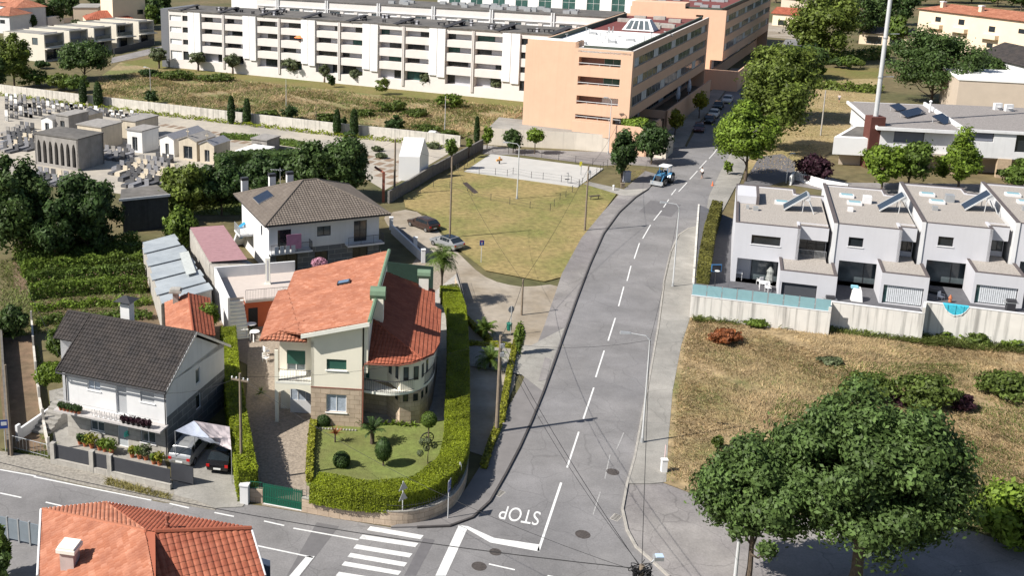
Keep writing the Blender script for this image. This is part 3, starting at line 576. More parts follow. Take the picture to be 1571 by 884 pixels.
for k in range(26):
    b=MB(); q=B0+BD*(1.5+rn.random()*15)+BN*(4+rn.random()*24); h=.3+rn.random()*.9
    b.tube([q+Vector((0,0,zr)),q+Vector((0,0,zr+h))],.07,6); 
    if k%2: b.box(-.35,.35,-.05,.05,0,.12,T=Matrix.Translation(q+Vector((0,0,zr+h)))@Matrix.Rotation(k,4,'Z'))
    if k%5==0: b.box(-.6,.6,-.4,.4,0,.4,T=Matrix.Translation(q+Vector((.8,0,zr)))@Matrix.Rotation(R(-29.5),4,'Z'))
    b.build('roof_vent',MATS['metal_grey'],rf)
for k in range(9):
    b=MB(); q=B0+BD*(2+rn.random()*13)+BN*(Lw+8+rn.random()*20); b.box(-1.2,1.2,-.5,.5,zr-.1,zr+.6,T=Matrix.Translation(q)@Matrix.Rotation(R(-29.5),4,'Z')); b.build('roof_plant',MATS['concrete'],rf)
# podium and garden walls
b=MB(); pw=[(742,196),(800,203),(880,214),(960,222),(1000,226)]; pb=[P(x,y+12,0) for x,y in pw]
poly=[P(748,222,0),P(800,225,0),P(880,229.5,0),P(962,236,0),B0+BD*24-BN*1,B0+BD*24+BN*4,B0-BD*6+BN*4]
b.prism(poly,0,2.9,top=1); o=b.build('podium',[mat('podium_wall',(.62,.56,.48),var=.06,scale=.6,streak=.15),MATS['paving_light']]); tag(o,'pale concrete podium wall below the peach apartment block along the side street','retaining wall')
pl=thing('planter_wall','peach garden wall with green shrubs at the street corner of the peach block','wall',tuple((Bf-BN*1).to_tuple()))
b=MB(); e0=B0+BD*u888-BN*1.2; e1=Bf+BD*3.4-BN*1.2; 
b.prism([e0,e1,e1+BN*.3,e0+BN*.3],2.9-.5,4.7); b.prism([e1-BD*.3,e1,e1+BN*9,e1+BN*9-BD*.3],0,4.7); b.prism([e1+BD*-6,e1,e1+BN*.3,e1-BD*6+BN*.3],0,2.4)
f0=e1+BN*9; b.prism([f0,f0+BN*1,f0+BN*1-BD*6,f0-BD*6],0,4.2); 
g0=Bf+BD*2.0+BN*19; b.prism([g0-BD*.3,g0,g0+BN*40,g0+BN*40-BD*.3],0,4.0); b.prism([g0-BD*6,g0,g0+BN*.3,g0+BN*.3-BD*6],0,4.0)
b.build('wall',MATS['peach'],pl)
b=MB(); b.prism([e0+BN*.3,e1-BD*.3+BN*.3,f0-BD*.3,Bf+BN*9-BD*2],3.2,4.3); b.prism([Bf+BN*10-BD*2,g0+BN*.3-BD*.3,g0+BN*39,Bf+BN*58-BD*2],0,2.6); b.build('terrace_floor',MATS['soil_brown'],pl)
for k in range(2):
    q=g0-BD*2+BN*(18+k*10)+Vector((0,0,2.6)); b=MB(); b.lathe([(.05,0),(.05,.5),(.35,.6),(.45,1.4),(.3,2.6),(.03,3.1)],tuple(q),10)
    tag(b.build('closed_parasol',mat('parasol_white',(.6,.6,.65),var=.05)),['nearer closed white parasol on the terrace of the peach block','farther closed white parasol on the terrace of the peach block'][k],'parasol')
# second peach block
E1=P(1114.9,15.7,z972); E1.z=0; L2=70
bl2=thing('apartment_block','second peach coloured apartment block farther up the street behind the first','building',(E1.x,E1.y,0))
b=MB(); rz2=[(z-.0,z2) for z,z2 in rz]
E1e=E1+BN*L2; W2=21; A_=E1-BD*W2
wall(b,A_,E1,5.6,z972,[(W2-6.5,W2-4.9,z0,z1,.8) for z0,z1 in rz]); wall(b,E1,E1e,5.6,z972,[(1.2,L2-1.2,z0-.03,z1+.03,.25) for z0,z1 in rz])
b.prism([E1-BD*2.6,E1,E1e,E1e-BD*2.6],5.3,5.6); wall(b,E1-BD*2.6,E1e-BD*2.6,0,5.4,[(2,L2-2,2.6,5,.3)]); b.prism([A_,E1-BD*2.6,E1-BD*2.6+BN*.3,A_+BN*.3],0,5.6)
b.prism([A_,A_+BD*12,A_+BD*12+BN*5,A_+BN*5],z972,z972+1.1); b.prism([E1e-BD*W2,E1e,E1e+BN*.3,E1e+BN*.3-BD*W2],0,z972); b.prism([A_-BD*.3,A_,A_+BN*L2,A_-BD*.3+BN*L2],0,z972)
b.build('wall',MATS['peach'],bl2); side_windows(bl2,E1,E1e,rz,L2,seg=3.2); side_windows(bl2,E1-BD*2.6,E1e-BD*2.6,[(2.7,4.9)],L2-2,seg=4.5)
for z0,z1 in rz: window(bl2,A_,E1,W2-6.5,W2-4.9,z0,z1,.7,MATS['frame_dark'],MATS['glass_dark'])
b=MB(); b.prism([A_+BN*.3,E1-BD*.3+BN*.3,E1e-BD*.3,A_+BN*L2],zr-.4,zr-.1); rf=b.build('roof',MATS['roof_maroon'],bl2)
b=MB(); rim(E1-BD*10+BN*.9,E1-BD*.9+BN*.9); rim(E1-BD*.9+BN*.9,E1e-BD*.9-BN*2); b.build('parapet_rim',MATS['rim_green'],bl2)
for k in range(20):
    b=MB(); q=A_+BD*(2+rn.random()*15)+BN*(6+rn.random()*30); b.box(-.9,.9,-.4,.4,zr-.1,zr+.5,T=Matrix.Translation(q)@Matrix.Rotation(R(-29.5),4,'Z')); b.build('air_conditioner',MATS['metal_grey'],rf)
b=MB(); q=E1-BN*9-BD*12; b.prism([q,q+BD*17,q+BD*17+BN*22,q+BD*16.7+BN*22,q+BD*16.7+BN*.3,q+BN*.3],0,4.4); b.prism([q+BN*.3,q+BD*16.7+BN*.3,q+BD*16.7+BN*9,q+BN*9],0,3.2); b.build('terrace_wall',MATS['peach'],bl2)
# ---------------- grey row houses with gravel roofs ----------------
mat('row_grey',(.50,.50,.53),var=.03,scale=.6,rough=.85,streak=.03); mat('row_light',(.60,.60,.61),var=.03,scale=.6); mat('coping',(.10,.085,.085),var=.15); mat('green_glass',(.05,.13,.12),var=.2,rough=.12,spec=.8)
mat('retaining',(.62,.60,.565),var=.06,scale=.7,streak=.5); mat('dark_paving',(.10,.10,.11),var=.15,scale=2); mat('frosted',(.22,.38,.42),var=.05,rough=.25,spec=.6); mat('vent_pipe',(.5,.5,.5))
tD=dirv(-20.5); tN=dirv(69.5); z00=1.8; h0=8.05
C=[P(1128.6,341,h0),P(1279.5,343,h0+.6),P(1414.7,341.4,h0+1.2),P(1558.8,342.6,h0+1.8)]; C=[Vector((c.x,c.y,0)) for c in C]; C.append(C[3]+(C[3]-C[2])); 
labels=['leftmost grey row house with a long upper window beside the clipped hedge','second grey row house with a small square window behind the white draped chair','third grey row house above the blue cloth hanging on the wall','fourth grey row house cut off by the right edge of the photo']
def shift(o,v): return (o[0],o[1],o[2]+v,o[3]+v)+tuple(o[4:])
for i in range(4):
    c=C[i]; dz=.6*i; h=h0+dz; zb=z00+dz
    w=(C[i+1]-c).dot(tD); ddp=16.2 ; root=thing('row_house',labels[i],'house',(c.x,c.y,zb),0,'grey row houses with gravel roofs')
    ub=6.05; uw=w-.35 if i<3 else w     # width of the front block; up to the party wall
    b=MB(); pwl=.35
    F=c+tD*(pwl if i else 0); ub0=pwl if i else 0
    win=[PW(1153.5,360,C[0],C[0]+tD),PW(1196.5,378.5,C[0],C[0]+tD)] if i==0 else ([PW(1302.5,363.5,C[1],C[1]+tD),PW(1323.5,380,C[1],C[1]+tD)])
    dzi=0 if i<2 else .6*(i-1)
    wo=(win[0][0],win[1][0],win[1][1]+dzi,win[0][1]+dzi,.22)
    if i>=2: wo=(wo[0]+.1,wo[1]+.1,wo[2],wo[3],.22)
    zg=zb+2.55
    fw=c+tD*(pwl if i else 0)
    wall(b,fw,c+tD*ub,zb,h,[(wo[0]-(pwl if i else 0),wo[1]-(pwl if i else 0),wo[2],wo[3],.22),(.5,ub-.25,zb,zg,1.3)])
    b.prism([c+tD*ub-tD*.25,c+tD*ub,c+tD*ub+tN*2.6,c+tD*(ub-.25)+tN*2.6],zb,h)      # flank of the front block
    # recess: lintel band set back .9, window wall behind
    r0,r1=c+tD*ub+tN*1.0,c+tD*uw+tN*1.0
    b.prism([r0,r1,r1+tN*.25,r0+tN*.25],h-1.35,h)
    r0,r1=c+tD*ub+tN*2.4,c+tD*uw+tN*2.4
    ro=(.1,(uw-ub)-.05,zg+.9 if i else zg+.2,h-1.3,.15); wall(b,r0,r1,zb,h,[ro])
    # other sides
    bk=c+tN*ddp; b.prism([c+tN*.25 if i==0 else c+tN*.25,c+tN*.25+tD*.3,bk+tD*.3,bk],zb-1.8,h) if i==0 else None
    b.prism([bk,c+tD*6.2+tN*ddp,c+tD*6.2+tN*(ddp-2.2),c+tD*w+tN*(ddp-2.2),c+tD*w+tN*(ddp-2.5),c+tD*5.9+tN*(ddp-2.5),c+tD*5.9+tN*(ddp-.3),bk-tN*.3],zb-1.8,h)
    wl=b.build('wall',MATS['row_grey'],root)
    b=MB(); b.prism([c+tD*.2+tN*.2,c+tD*(ub-.1)+tN*.2,c+tD*(ub-.1)+tN*1.1,c+tD*uw+tN*1.1,c+tD*uw+tN*(ddp-2.4),c+tD*6+tN*(ddp-2.4),c+tD*6+tN*(ddp-.2),c+tD*.2+tN*(ddp-.2)],h-.35,h-.12); rf=b.build('roof',MATS['gravel'],root)
    b=MB(); cz0,cz1=h,h+.07
    for p,q in ((c,c+tD*ub),(c+tD*ub+tN*1.0,c+tD*uw+tN*1.0),(bk-tN*.25,c+tD*6.2+tN*(ddp-.25)),(c+tD*6.2+tN*(ddp-2.45),c+tD*w+tN*(ddp-2.45))): b.prism([p,q,q+tN*.25,p+tN*.25],cz0,cz1)
    b.prism([c+tD*(ub-.25)+tN*.25,c+tD*(ub+.003)+tN*.25,c+tD*(ub+.003)+tN*1.0,c+tD*(ub-.25)+tN*1.0],cz0,cz1); b.prism([c+tD*5.95+tN*(ddp-2.2),c+tD*6.2+tN*(ddp-2.2),c+tD*6.2+tN*(ddp-.25),c+tD*5.95+tN*(ddp-.25)],cz0,cz1)
    if i==0: b.prism([c+tN*.25,c+tN*.25+tD*.28,bk+tD*.28-tN*.25,bk-tN*.25],cz0,cz1)
    b.build('coping',MATS['coping'],root)
    if i:      # party wall standing proud of the lower neighbour
        b=MB(); b.prism([c-tN*.12,c+tD*pwl-tN*.12,c+tD*pwl+tN*(ddp+.1),c+tN*(ddp+.1)],zb-1.8,h+.1); b.build('party_wall',MATS['row_light'],root)
        b=MB(); b.prism([c-tN*.12,c+tD*pwl-tN*.12,c+tD*pwl+tN*(ddp+.1),c+tN*(ddp+.1)],h+.102,h+.17); b.build('party_coping',MATS['coping'],root)
    window(root,c,c+tD,wo[0],wo[1],wo[2],wo[3],.2,MATS['frame_dark'],MATS['glass_dark'],nm=1,sill=MATS['white_wall'])
    window(root,r0,r1,ro[0],ro[1],ro[2],ro[3],.12,MATS['frame_dark'],MATS['glass_dark'] if i<2 else MATS['glass_mid'],nm=3)
    if i==0:
        b=MB(); T=frameT(c+tD*ub+tN*1.2,c+tD*uw+tN*1.2); L_=uw-ub
        b.box(0,L_,-.02,.02,zg+1.2,zg+1.25,T=T)
        for k in range(24): u=L_*k/23; b.box(u-.015,u+.015,-.012,.012,zg+.3,zg+1.2,T=T)
        b.build('balcony_railing',MATS['metal_grey'],root)
    # ground floor glazing behind the opening
    b=MB(); b.prism([c+tD*.4+tN*1.32,c+tD*ub+tN*1.32,c+tD*ub+tN*1.45,c+tD*.4+tN*1.45],zb,zg+.3); b.build('inner_wall',MATS['row_grey'],root)
    window(root,c,c+tD,1.9 if i==0 else .8,ub-.3,zb+.02,zg-.05,1.27,MATS['frame_dark'],MATS['glass_mid'],nm=2,name='sliding_door')
    # garden room in front
    hb=zb+3.05; g=P(1197.3,414.8,z00+3.05); g=Vector((g.x,g.y,0)); off=g-C[0]; gu=off.dot(tD); gv=off.dot(tN)
    if i: gu+=-.15
    q=c+tD*gu+tN*gv; gw=w-gu+.35; gd=-gv
    b=MB(); ge=[PW(1196,433,g,g+tD)[0]+.0,PW(1251.5,460,g,g+tD)]; gt=PW(1198,432.5,g,g+tD)[1]+dz
    go=(.25 if i else .1,ge[1][0]+(0 if i==0 else .25),zb+.05,gt,.3)
    wall(b,q,q+tD*gw,zb-.8,hb,[go]); b.prism([q+tN*.02,q+tD*.25+tN*.02,q+tD*.25+tN*gd,q+tN*gd],zb-.5,hb); b.prism([q+tD*(gw-.25)+tN*.02,q+tD*gw+tN*.02,q+tD*gw+tN*gd,q+tD*(gw-.25)+tN*gd],zb-.5,hb)
    b.prism([q+tD*gw,q+tD*(gw+.02)+tN*.5,q+tD*gw+tN*1],zb,zb+.1)
    b.build('garden_room',MATS['row_light'] if False else MATS['row_grey'],root)
    b=MB(); b.prism([q+tD*.2+tN*.2,q+tD*(gw-.2)+tN*.2,q+tD*(gw-.2)+tN*(gd-.003 if i<9 else 0),q+tD*.2+tN*(gd-.003)],hb-.3,hb-.08); b.prism([c+tD*ub+tN*0,c+tD*uw,c+tD*uw+tN*2.39,c+tD*ub+tN*2.39],hb-.35,hb-.1); b.build('terrace_roof',MATS['gravel'],root)
    b=MB(); b.prism([q,q+tD*gw,q+tD*gw+tN*.25,q+tN*.25],hb,hb+.07); b.prism([q+tN*.25,q+tD*.25+tN*.25,q+tD*.25+tN*gd,q+tN*gd],hb,hb+.07); b.prism([q+tD*(gw-.3)+tN*.25,q+tD*gw+tN*.25,q+tD*gw+tN*gd,q+tD*(gw-.3)+tN*gd],hb,hb+.07); b.build('coping_lower',MATS['coping'],root)
    if i==0: window(root,q,q+tD,go[0],go[1],go[2],go[3],.25,MATS['frame_dark'],mat('shutter_dark',(.06,.065,.075),var=.05),nm=1,name='garage_door')
    else:
        w_=window(root,q,q+tD,go[0],go[1],go[2],go[3],.25,MATS['frame_dark'],MATS['green_glass'],nm=3); b=MB(); T=frameT(q,q+tD)
        for k in range(18): u=go[0]+.35+(go[1]-go[0]-.4)*k/18; b.box(u,u+.13,-.21,-.19,go[2]+.1,go[3]-.08,T=T)
        b.build('vertical_blind',MATS['curtain'],w_)
    # roof fittings
    T=Matrix.Translation(c)@Matrix.Rotation(R(-20.5),4,'Z'); zr_=h-.12
    if i==0:
        b=MB(); b.box(.1,2.0,8.2,12.6,h-.1,h+.75,T=T); b.build('stair_hatch',MATS['row_grey'],root)
        b=MB(); b.box(2.0,2.3,8.1,12.7,h-.1,h+.8,T=T); b.build('hatch_coping',MATS['coping'],root)
    for (x,y) in ([(4.6,9.6)] if i==0 else [(2.1,11.8),(2.6,8.9)]):
        b=MB(); b.box(x-.7,x+.7,y-.45,y+.45,zr_,zr_+.28,0,T=T); b.box(x-.55,x+.55,y-.32,y+.32,zr_+.28,zr_+.33,1,T=T); b.build('skylight',[MATS['row_light'],MATS['frosted']],rf)
    b=MB(); b.box(3.5,4.3,9.6,10.5,zr_,zr_+.75,T=T) if i else b.box(1.0,1.3,6,6.3,zr_,zr_+.4,T=T); b.box(1.7,2.2,5.6,6.1,zr_,zr_+.4,T=T); b.build('roof_vent',MATS['row_light'] if i==1 else MATS['metal_grey'],rf)
    # solar collector on its stand
    sx=5.6
    b=MB(); b.box(sx-.6,sx+1.9,9.3,9.6,zr_+.5,zr_+.9,T=T); 
    TT=T@Matrix.Translation((sx+.2,7.6,zr_+1.0))@Matrix.Rotation(R(-38 if i!=2 else -40),4,'Y')
    sol=thing('solar_collector',['tilted solar water heater on the leftmost grey row house roof','tilted solar water heater on the second grey row house roof','broad tilted solar water heater on the third grey row house roof','tilted solar water heater on the fourth grey row house roof'][i],'solar heater',tuple(T@Vector((sx,8,zr_))),0,'solar heaters on the grey row houses')
    b=MB(); b.box(-1.35,1.35,-1.0,1.0,-.05,.05,T=TT); b.build('panel',MATS['solar'],sol)
    b=MB()
    for yy in (-1.03,1.03): b.box(-1.4,1.4,yy-.04,yy+.04,-.07,.07,T=TT)
    b.build('panel_frame',MATS['steel_galv'],sol)
    b=MB(); tp=T@Vector((sx+1.25,7.6,zr_+1.9))
    for yy in (6.7,8.5): b.tube([T@Vector((sx+1.2,yy,zr_+1.8)),T@Vector((sx+2.0,yy-.3,zr_))],.05,6); b.tube([T@Vector((sx+1.0,yy,zr_+1.6)),T@Vector((sx+.9,yy,zr_))],.04,6)
    b.build('stand',MATS['steel_galv'],sol)
    b=MB(); b.tube([T@Vector((sx+1.3,6.6,zr_+1.55)),T@Vector((sx+1.3,8.6,zr_+1.55))],.27,12); b.build('water_tank',MATS['steel_galv'],sol)
# raised gardens, retaining wall, glass balustrade
zt=2.36
def Vz(x,y,z): v=P(x,y,z); return Vector((v.x,v.y,0))
segs=[(Vz(1060.8,453.6,zt),Vz(1274.3,479.3,zt),zt),(Vz(1276,463.6,zt+.5),Vz(1418,481.8,zt+.5),zt+.5),(Vz(1422,464.3,zt+1.1),Vz(1571,482.7,zt+1.1),zt+1.1)]
s3=segs[2]; segs[2]=(s3[0],s3[1]+(s3[1]-s3[0])*.8,s3[2])
rw=thing('retaining_wall','streaked pale concrete retaining wall below the gardens of the grey row houses','retaining wall',tuple(segs[0][0]))
b=MB()
for a,c_,z in segs: b.prism([a,c_,c_+tN*.25,a+tN*.25],0,z)
b.prism([segs[0][1]-tD*.2,segs[0][1]+tD*.05,segs[1][0]+tD*.05+tN*.25,segs[1][0]-tD*.2+tN*.25],0,segs[1][2]-.01); b.prism([segs[1][1]-tD*.2,segs[1][1]+tD*.05,segs[2][0]+tD*.05+tN*.25,segs[2][0]-tD*.2+tN*.25],0,segs[2][2]-.01)
Lb=Vz(1071,312,2.0); b.prism([segs[0][0],segs[0][0]+tD*.2,Lb+tD*.2,Lb],0,1.9); b.build('wall',MATS['retaining'],rw)
b=MB()
for a,c_,z in segs: b.prism([a-tN*.03,c_-tN*.03,c_+tN*.28,a+tN*.28],z,z+.06)
b.build('wall_cap',MATS['row_light'],rw)
b=MB(); b.prism([segs[0][0]+tN*.25,segs[0][1]+tN*.25,C[1]+tN*1,C[1]+tN*12,Lb+tD*.2],0,z00); b.prism([segs[1][0]+tN*.25,segs[1][1]+tN*.25,C[2]+tN,C[1]+tN*1.02],0,z00+.6); b.prism([segs[2][0]+tN*.25,segs[2][1]+tN*.25,C[4]+tN*8,C[2]+tN*1.02],0,z00+1.2); b.build('garden_terrace',MATS['dark_paving'],kind='structure')
gb=thing('glass_balustrade','frosted blue glass balustrade on top of the retaining wall','balustrade',tuple(segs[0][0]+Vector((0,0,zt))))
T=frameT(segs[0][0],segs[0][1]); l=(segs[0][1]-segs[0][0]).length
for k in range(9):
    b=MB(); b.box(l*k/9+.05,l*(k+1)/9-.05,-.12,-.09,zt+.08,zt+1.15,T=T); b.build('glass_panel',MATS['frosted'],gb)
    b=MB(); b.box(l*k/9-.03,l*k/9+.03,-.15,-.08,zt+.06,zt+1.2,T=T); b.build('post',MATS['metal_grey'],gb)
# ---------------- the houses near the camera ----------------
tilemat('tile_orange',(.38,.145,.08),(.52,.25,.165),(.27,.10,.06)); tilemat('tile_red',(.30,.085,.045),(.40,.13,.075),(.21,.06,.035)); tilemat('tile_black',(.020,.019,.02),(.045,.04,.04),(.06,.05,.045)); tilemat('tile_grey',(.15,.125,.105),(.20,.17,.145),(.12,.10,.085))
mat('cream_wall',(.80,.755,.63),var=.04,scale=.7,rough=.9); mat('trim_cream',(.74,.73,.66),var=.05); brickmat('granite_beige',(.42,.33,.25),(.50,.40,.30),(.28,.21,.15),.75,.38,ms=.015); brickmat('granite_grey',(.34,.32,.29),(.42,.40,.36),(.26,.24,.22),.8,.4,ms=.012,bump=.3)
brickmat('stone_dark',(.12,.13,.14),(.16,.165,.17),(.28,.28,.28),1.5,.55,ms=.03); mat('shutter_green',(.03,.10,.075),var=.06,rough=.5); mat('green_trim',(.14,.21,.14),var=.1,rough=.6); mat('terracotta_wall',(.42,.10,.045),var=.08,scale=1)
mat('rust_metal',(.25,.09,.06),var=.2); mat('iron_gate_green',(.01,.09,.055),var=.1,rough=.4); mat('leaf_a',(.05,.085,.015),var=0,island=.5,trans=.25,rough=.6,rnd=.0); mat('pot_terracotta',(.40,.14,.07),var=.15)
def post(p,r,h,m,parent=None,name='post'): b=MB(); b.tube([p,p+Vector((0,0,h))],r,8); return b.build(name,m,parent)
def railing(A,B,z0,h,m,parent,name='railing',step=.12,rail=.025,bar=.012,posts=None):
    A,B=Vector(A),Vector(B); b=MB(); l=(B-A).length; n=max(2,int(l/step)); Z=Vector((0,0,1)); A=Vector((A.x,A.y,0)); B=Vector((B.x,B.y,0))
    b.tube([A+Z*(z0+h),B+Z*(z0+h)],rail,6); b.tube([A+Z*(z0+.08),B+Z*(z0+.08)],rail*.7,6)
    for k in range(n+1): p=A+(B-A)*k/n; b.tube([p+Z*z0,p+Z*(z0+h)],bar if k%12 else rail,4,caps=False)
    return b.build(name,m,parent)
# ===== cream house with the tall asymmetric tiled roof =====
O=P(477,652); O.z=0; hD=dirv(-6.9); hN=dirv(83.1)
def HW(x,y,off=0): return PW(x,y,O-hN*off,O-hN*off+hD)
ch=thing('tiled_house','cream two storey house with asymmetric orange tiled roof and curved balcony inside the clipped hedge','house',tuple(O))
uR=HW(555,600)[0]; uS=3.16
b=MB(); wA,wB=O,O+hD*uR
w1=(HW(501,551)[0],HW(531.5,569)[0],HW(516,568.5)[1],HW(501,551)[1],.2); w2=(HW(500.5,606)[0],HW(531.5,634)[0],HW(516,634)[1]+.05,HW(500.5,605)[1],.2)
zl=HW(477,518.5)[1]-.05; R0=P(567,494.7,8.9); R1=P(597,385.4,8.9)
vl=PL(461.5,513.7,O-hN*.6,O-hN*.6+hD,O-hN*.6+Vector((0,0,1))); 
def RP(x,y): return PL(x,y,R0,R1,vl)
def plz(p): # height of the left roof plane above an xy point
    n=(R1-R0).cross(vl-R0); return R0.z-((p.x-R0.x)*n.x+(p.y-R0.y)*n.y)/n.z
wall(b,wA,wB,uS,6.9,[w1]); 
tl,tr=plz(wA)-.12,plz(wB)-.12
if tl>6.9: b.face([wA+Vector((0,0,6.9)),wB+Vector((0,0,6.9)),wB+Vector((0,0,tr)),wA+Vector((0,0,tl))])
U=Vector((0,0,1)); hd=17.5
q=[O,wB,wB+hN*hd,O+hN*hd]
b.face([wB+U*0,wB+hN*hd,wB+hN*hd+U*tr,wB+U*tr]); 
# left wing (garage and balcony) set back
lw=O-hD*2.75; gz=3.25
eL=[O-hD*2.75+hN*2.0,O-hD*2.75+hN*9.5,O-hD*1.9+hN*9.5,O-hD*1.9+hN*hd]
b.face([eL[0],O+hN*2,O+hN*2+U*(plz(O+hN*2)-.15),eL[0]+U*(plz(eL[0])-.15)]) if False else None
LWp=lambda x,y: PW(x,y,eL[0],O+hN*2.0)
bd=(LWp(440,540)[0],LWp(468.5,540)[0],3.5,5.2,.15)
wall(b,eL[0],O+hN*2.0,3.45,6.4,[bd])
b.prism([eL[0]+hN*.3,O+hN*2.3,O+hN*hd,eL[3],eL[2],eL[1]],0,5.6)
b.prism([O+hN*.0+hD*-.0,O+hN*2.0,O+hN*2.0+hD*.25,O+hD*.25],uS,6.9)
b.build('wall',MATS['cream_wall'],ch)
b=MB(); wall(b,wA,wB,-.1,uS,[w2]); wall(b,wB,wB+hN*4,-.1,uS,()); b.prism([wA-hN*.02,wB-hN*.02+hD*.02,wB+hD*.02,wA],uS-.02,uS+.06,mi=1); b.build('stone_base',[MATS['granite_beige'],MATS['rust_metal']],ch)
window(ch,wA,wB,w1[0],w1[1],w1[2],w1[3],.18,MATS['frame_white'],MATS['glass_dark'],nm=1,sill=MATS['white_bright'],shutter=.93,sm=MATS['shutter_green'])
window(ch,wA,wB,w2[0],w2[1],w2[2],w2[3],.15,MATS['frame_white'],mat('net_curtain',(.36,.41,.48),var=.2,scale=6,rough=.4),nm=2,sill=MATS['white_bright'])
# garage door recess, arch beam, column, balcony
gx0,gx1=-2.75,0
b=MB(); T=frameT(O,O+hD); b.box(gx0-.05,gx0+.22,-.3,-.02,0,6.0,T=T)
n=10
for k in range(n):
    u0=gx0+.22+(gx1-gx0-.22)*k/n; u1=gx0+.22+(gx1-gx0-.22)*(k+1)/n; f=lambda u:2.55+.35*(1-((u-(gx0+.22+gx1)/2)/1.27)**2)
    k0=len(b.v); b.v+=[tuple(T@Vector(p)) for p in ((u0,-.02,f(u0)),(u1,-.02,f(u1)),(u1,-.02,3.42),(u0,-.02,3.42),(u0,-.3,f(u0)),(u1,-.3,f(u1)),(u1,-.3,3.42),(u0,-.3,3.42))]
    for ff in ((0,1,2,3),(5,4,7,6),(0,4,5,1)): b.f.append(tuple(k0+i for i in ff)); b.m.append(0); b.uv.append(None)
b.build('column_and_arch',MATS['cream_wall'],ch)
b=MB(); b.box(gx0,gx1-.01,-2.0,-.01,3.3,3.48,T=T); b.build('balcony_floor',MATS['trim_cream'],ch)
railing(T@Vector((gx0+.2,-.1,0)),T@Vector((gx1,-.1,0)),3.48,.95,MATS['rust_metal'] if False else MATS['metal_dark'],ch,'balcony_railing')
gw=window(ch,eL[0]-hN*.2,O+hN*1.8,.85,2.7,.05,2.85,0.02,MATS['frame_white'],MATS['net_curtain'],nm=3,name='garage_door'); b=MB(); Tg=frameT(eL[0]-hN*.2,O+hN*1.8); b.box(.86,2.69,.04,.07,.06,1.15,T=Tg); b.build('lower_panel',MATS['white_wall'],gw)
window(ch,eL[0],O+hN*2.0,bd[0],bd[1],3.5,5.2,.1,MATS['frame_white'],MATS['glass_mid'],nm=2,shutter=.68,sm=MATS['shutter_green'],name='balcony_door')
# roofs
ol=[(567,494.7),(579,439),(577.5,430),(597,385.4),(452,417.5),(441,445),(427,447),(413,477),(398.5,522),(461.5,513.7)]
pts=[RP(x,y) for x,y in ol]
b=MB()
# split into convex pieces: main strip, left parts
for piece in ([(567,494.7),(597,385.4),(452,417.5),(441,445),(461.5,513.7)],[(441,445),(427,447),(413,477),(404,505),(461.5,513.7)][:5],[(471,490),(461.5,513.7),(404,505)][:0]):
    if len(piece)>2: tile_roof(b,[RP(x,y) for x,y in piece])
hipA=RP(471,491); ec=RP(404,505); c0=RP(398.5,522)
tile_roof(b,[RP(404,504.5),RP(461.8,513),RP(471,491),c0][:2]+[hipA] if False else [RP(404,505),hipA,c0])
tile_roof(b,[RP(404,505),RP(461.5,513.7),hipA],base=False) if False else None
f0=c0; f1=PL(471,530.5,f0,f0+hD,f0+Vector((0,0,1))); f1=Vector((f1.x,f1.y,f0.z)); tile_roof(b,[f0,f1,hipA],tw=.3,amp=.07)
ridge(b,f0,hipA); rL=b.build('main_roof',MATS['tile_orange'],ch)
b=MB()
for a,c_ in ((R0,R1),): b.tube([a+U*.06,c_+U*.06],.17,8)
b.build('ridge_trim',MATS['green_trim'],ch)
b=MB(); v0=vl; nrm=(R1-R0).cross(vl-R0).normalized(); nrm=nrm if nrm.z>0 else -nrm
k0=len(b.v)
for p in (v0,R0): b.v+=[tuple(p-hN*.04),tuple(p-hN*.04-U*.32),tuple(p+hN*.12-U*.32),tuple(p+hN*.12)]
for ff in ((0,1,5,4),(1,2,6,5),(3,0,4,7)): b.f.append(tuple(k0+i for i in ff)); b.m.append(0); b.uv.append(None)
b.build('verge_board',MATS['trim_cream'],ch)
b=MB(); # soffit under the front overhang
b.face([vl-U*.3,R0-U*.3,Vector((R0.x,R0.y,0))+hN*.9+U*(R0.z-.3),Vector((vl.x,vl.y,0))+hN*.9+U*(plz(vl+hN*.9)-.3)]); b.build('soffit',MATS['trim_cream'],ch)
# tall wall below the ridge, facing right, and the lower red roof
mW=[Vector((R0.x,R0.y,0))+hN*.7-hD*.15,Vector((R1.x,R1.y,0))-hD*.15]
b=MB(); b.prism([mW[0],mW[1],mW[1]-hD*.3,mW[0]-hD*.3],4.5,8.75); b.build('clerestory_wall',MATS['cream_wall'],ch)
er=5.3; e1=P(676.5,477,er); e2=P(674,527,er); e3=P(667,471,er); e4=P(667,446,er); 
tb=PL(592,417.5,mW[0],mW[1],mW[0]+U); tf=PL(573,491,mW[0],mW[1],mW[0]+U); ztop=(tb.z+tf.z)/2
tb.z=tf.z=ztop
def RR(x,y): return PL(x,y,e1,e2,(tb+tf)/2)
b=MB(); c1=RR(572.5,491); c2=RR(592,417.5); hipR=RR(648,550.6)
tile_roof(b,[c1,c2,RR(641,436.5),RR(667,446),RR(667,471),RR(676.5,477),RR(675,527),RR(665,543),hipR][:0]+[c1,c2,RR(641,436.5),RR(667,471),RR(674,527),RR(665,543),hipR],th=.34)
tile_roof(b,[RR(641,436.5),RR(667,446),RR(667,471)]); tile_roof(b,[RR(667,471),RR(676.5,477),RR(674,527)])
fe0=P(560,557.7,er); pl=(c1,fe0,hipR)
arc=[PL(x,y,*pl) for x,y in ((560,557.7),(590,559.5),(612,560),(632,556.5),(648,550.6))]
tile_roof(b,[c1]+arc,tw=.28,amp=.06); ridge(b,c1,hipR); b.build('lower_roof',MATS['tile_red'],ch)
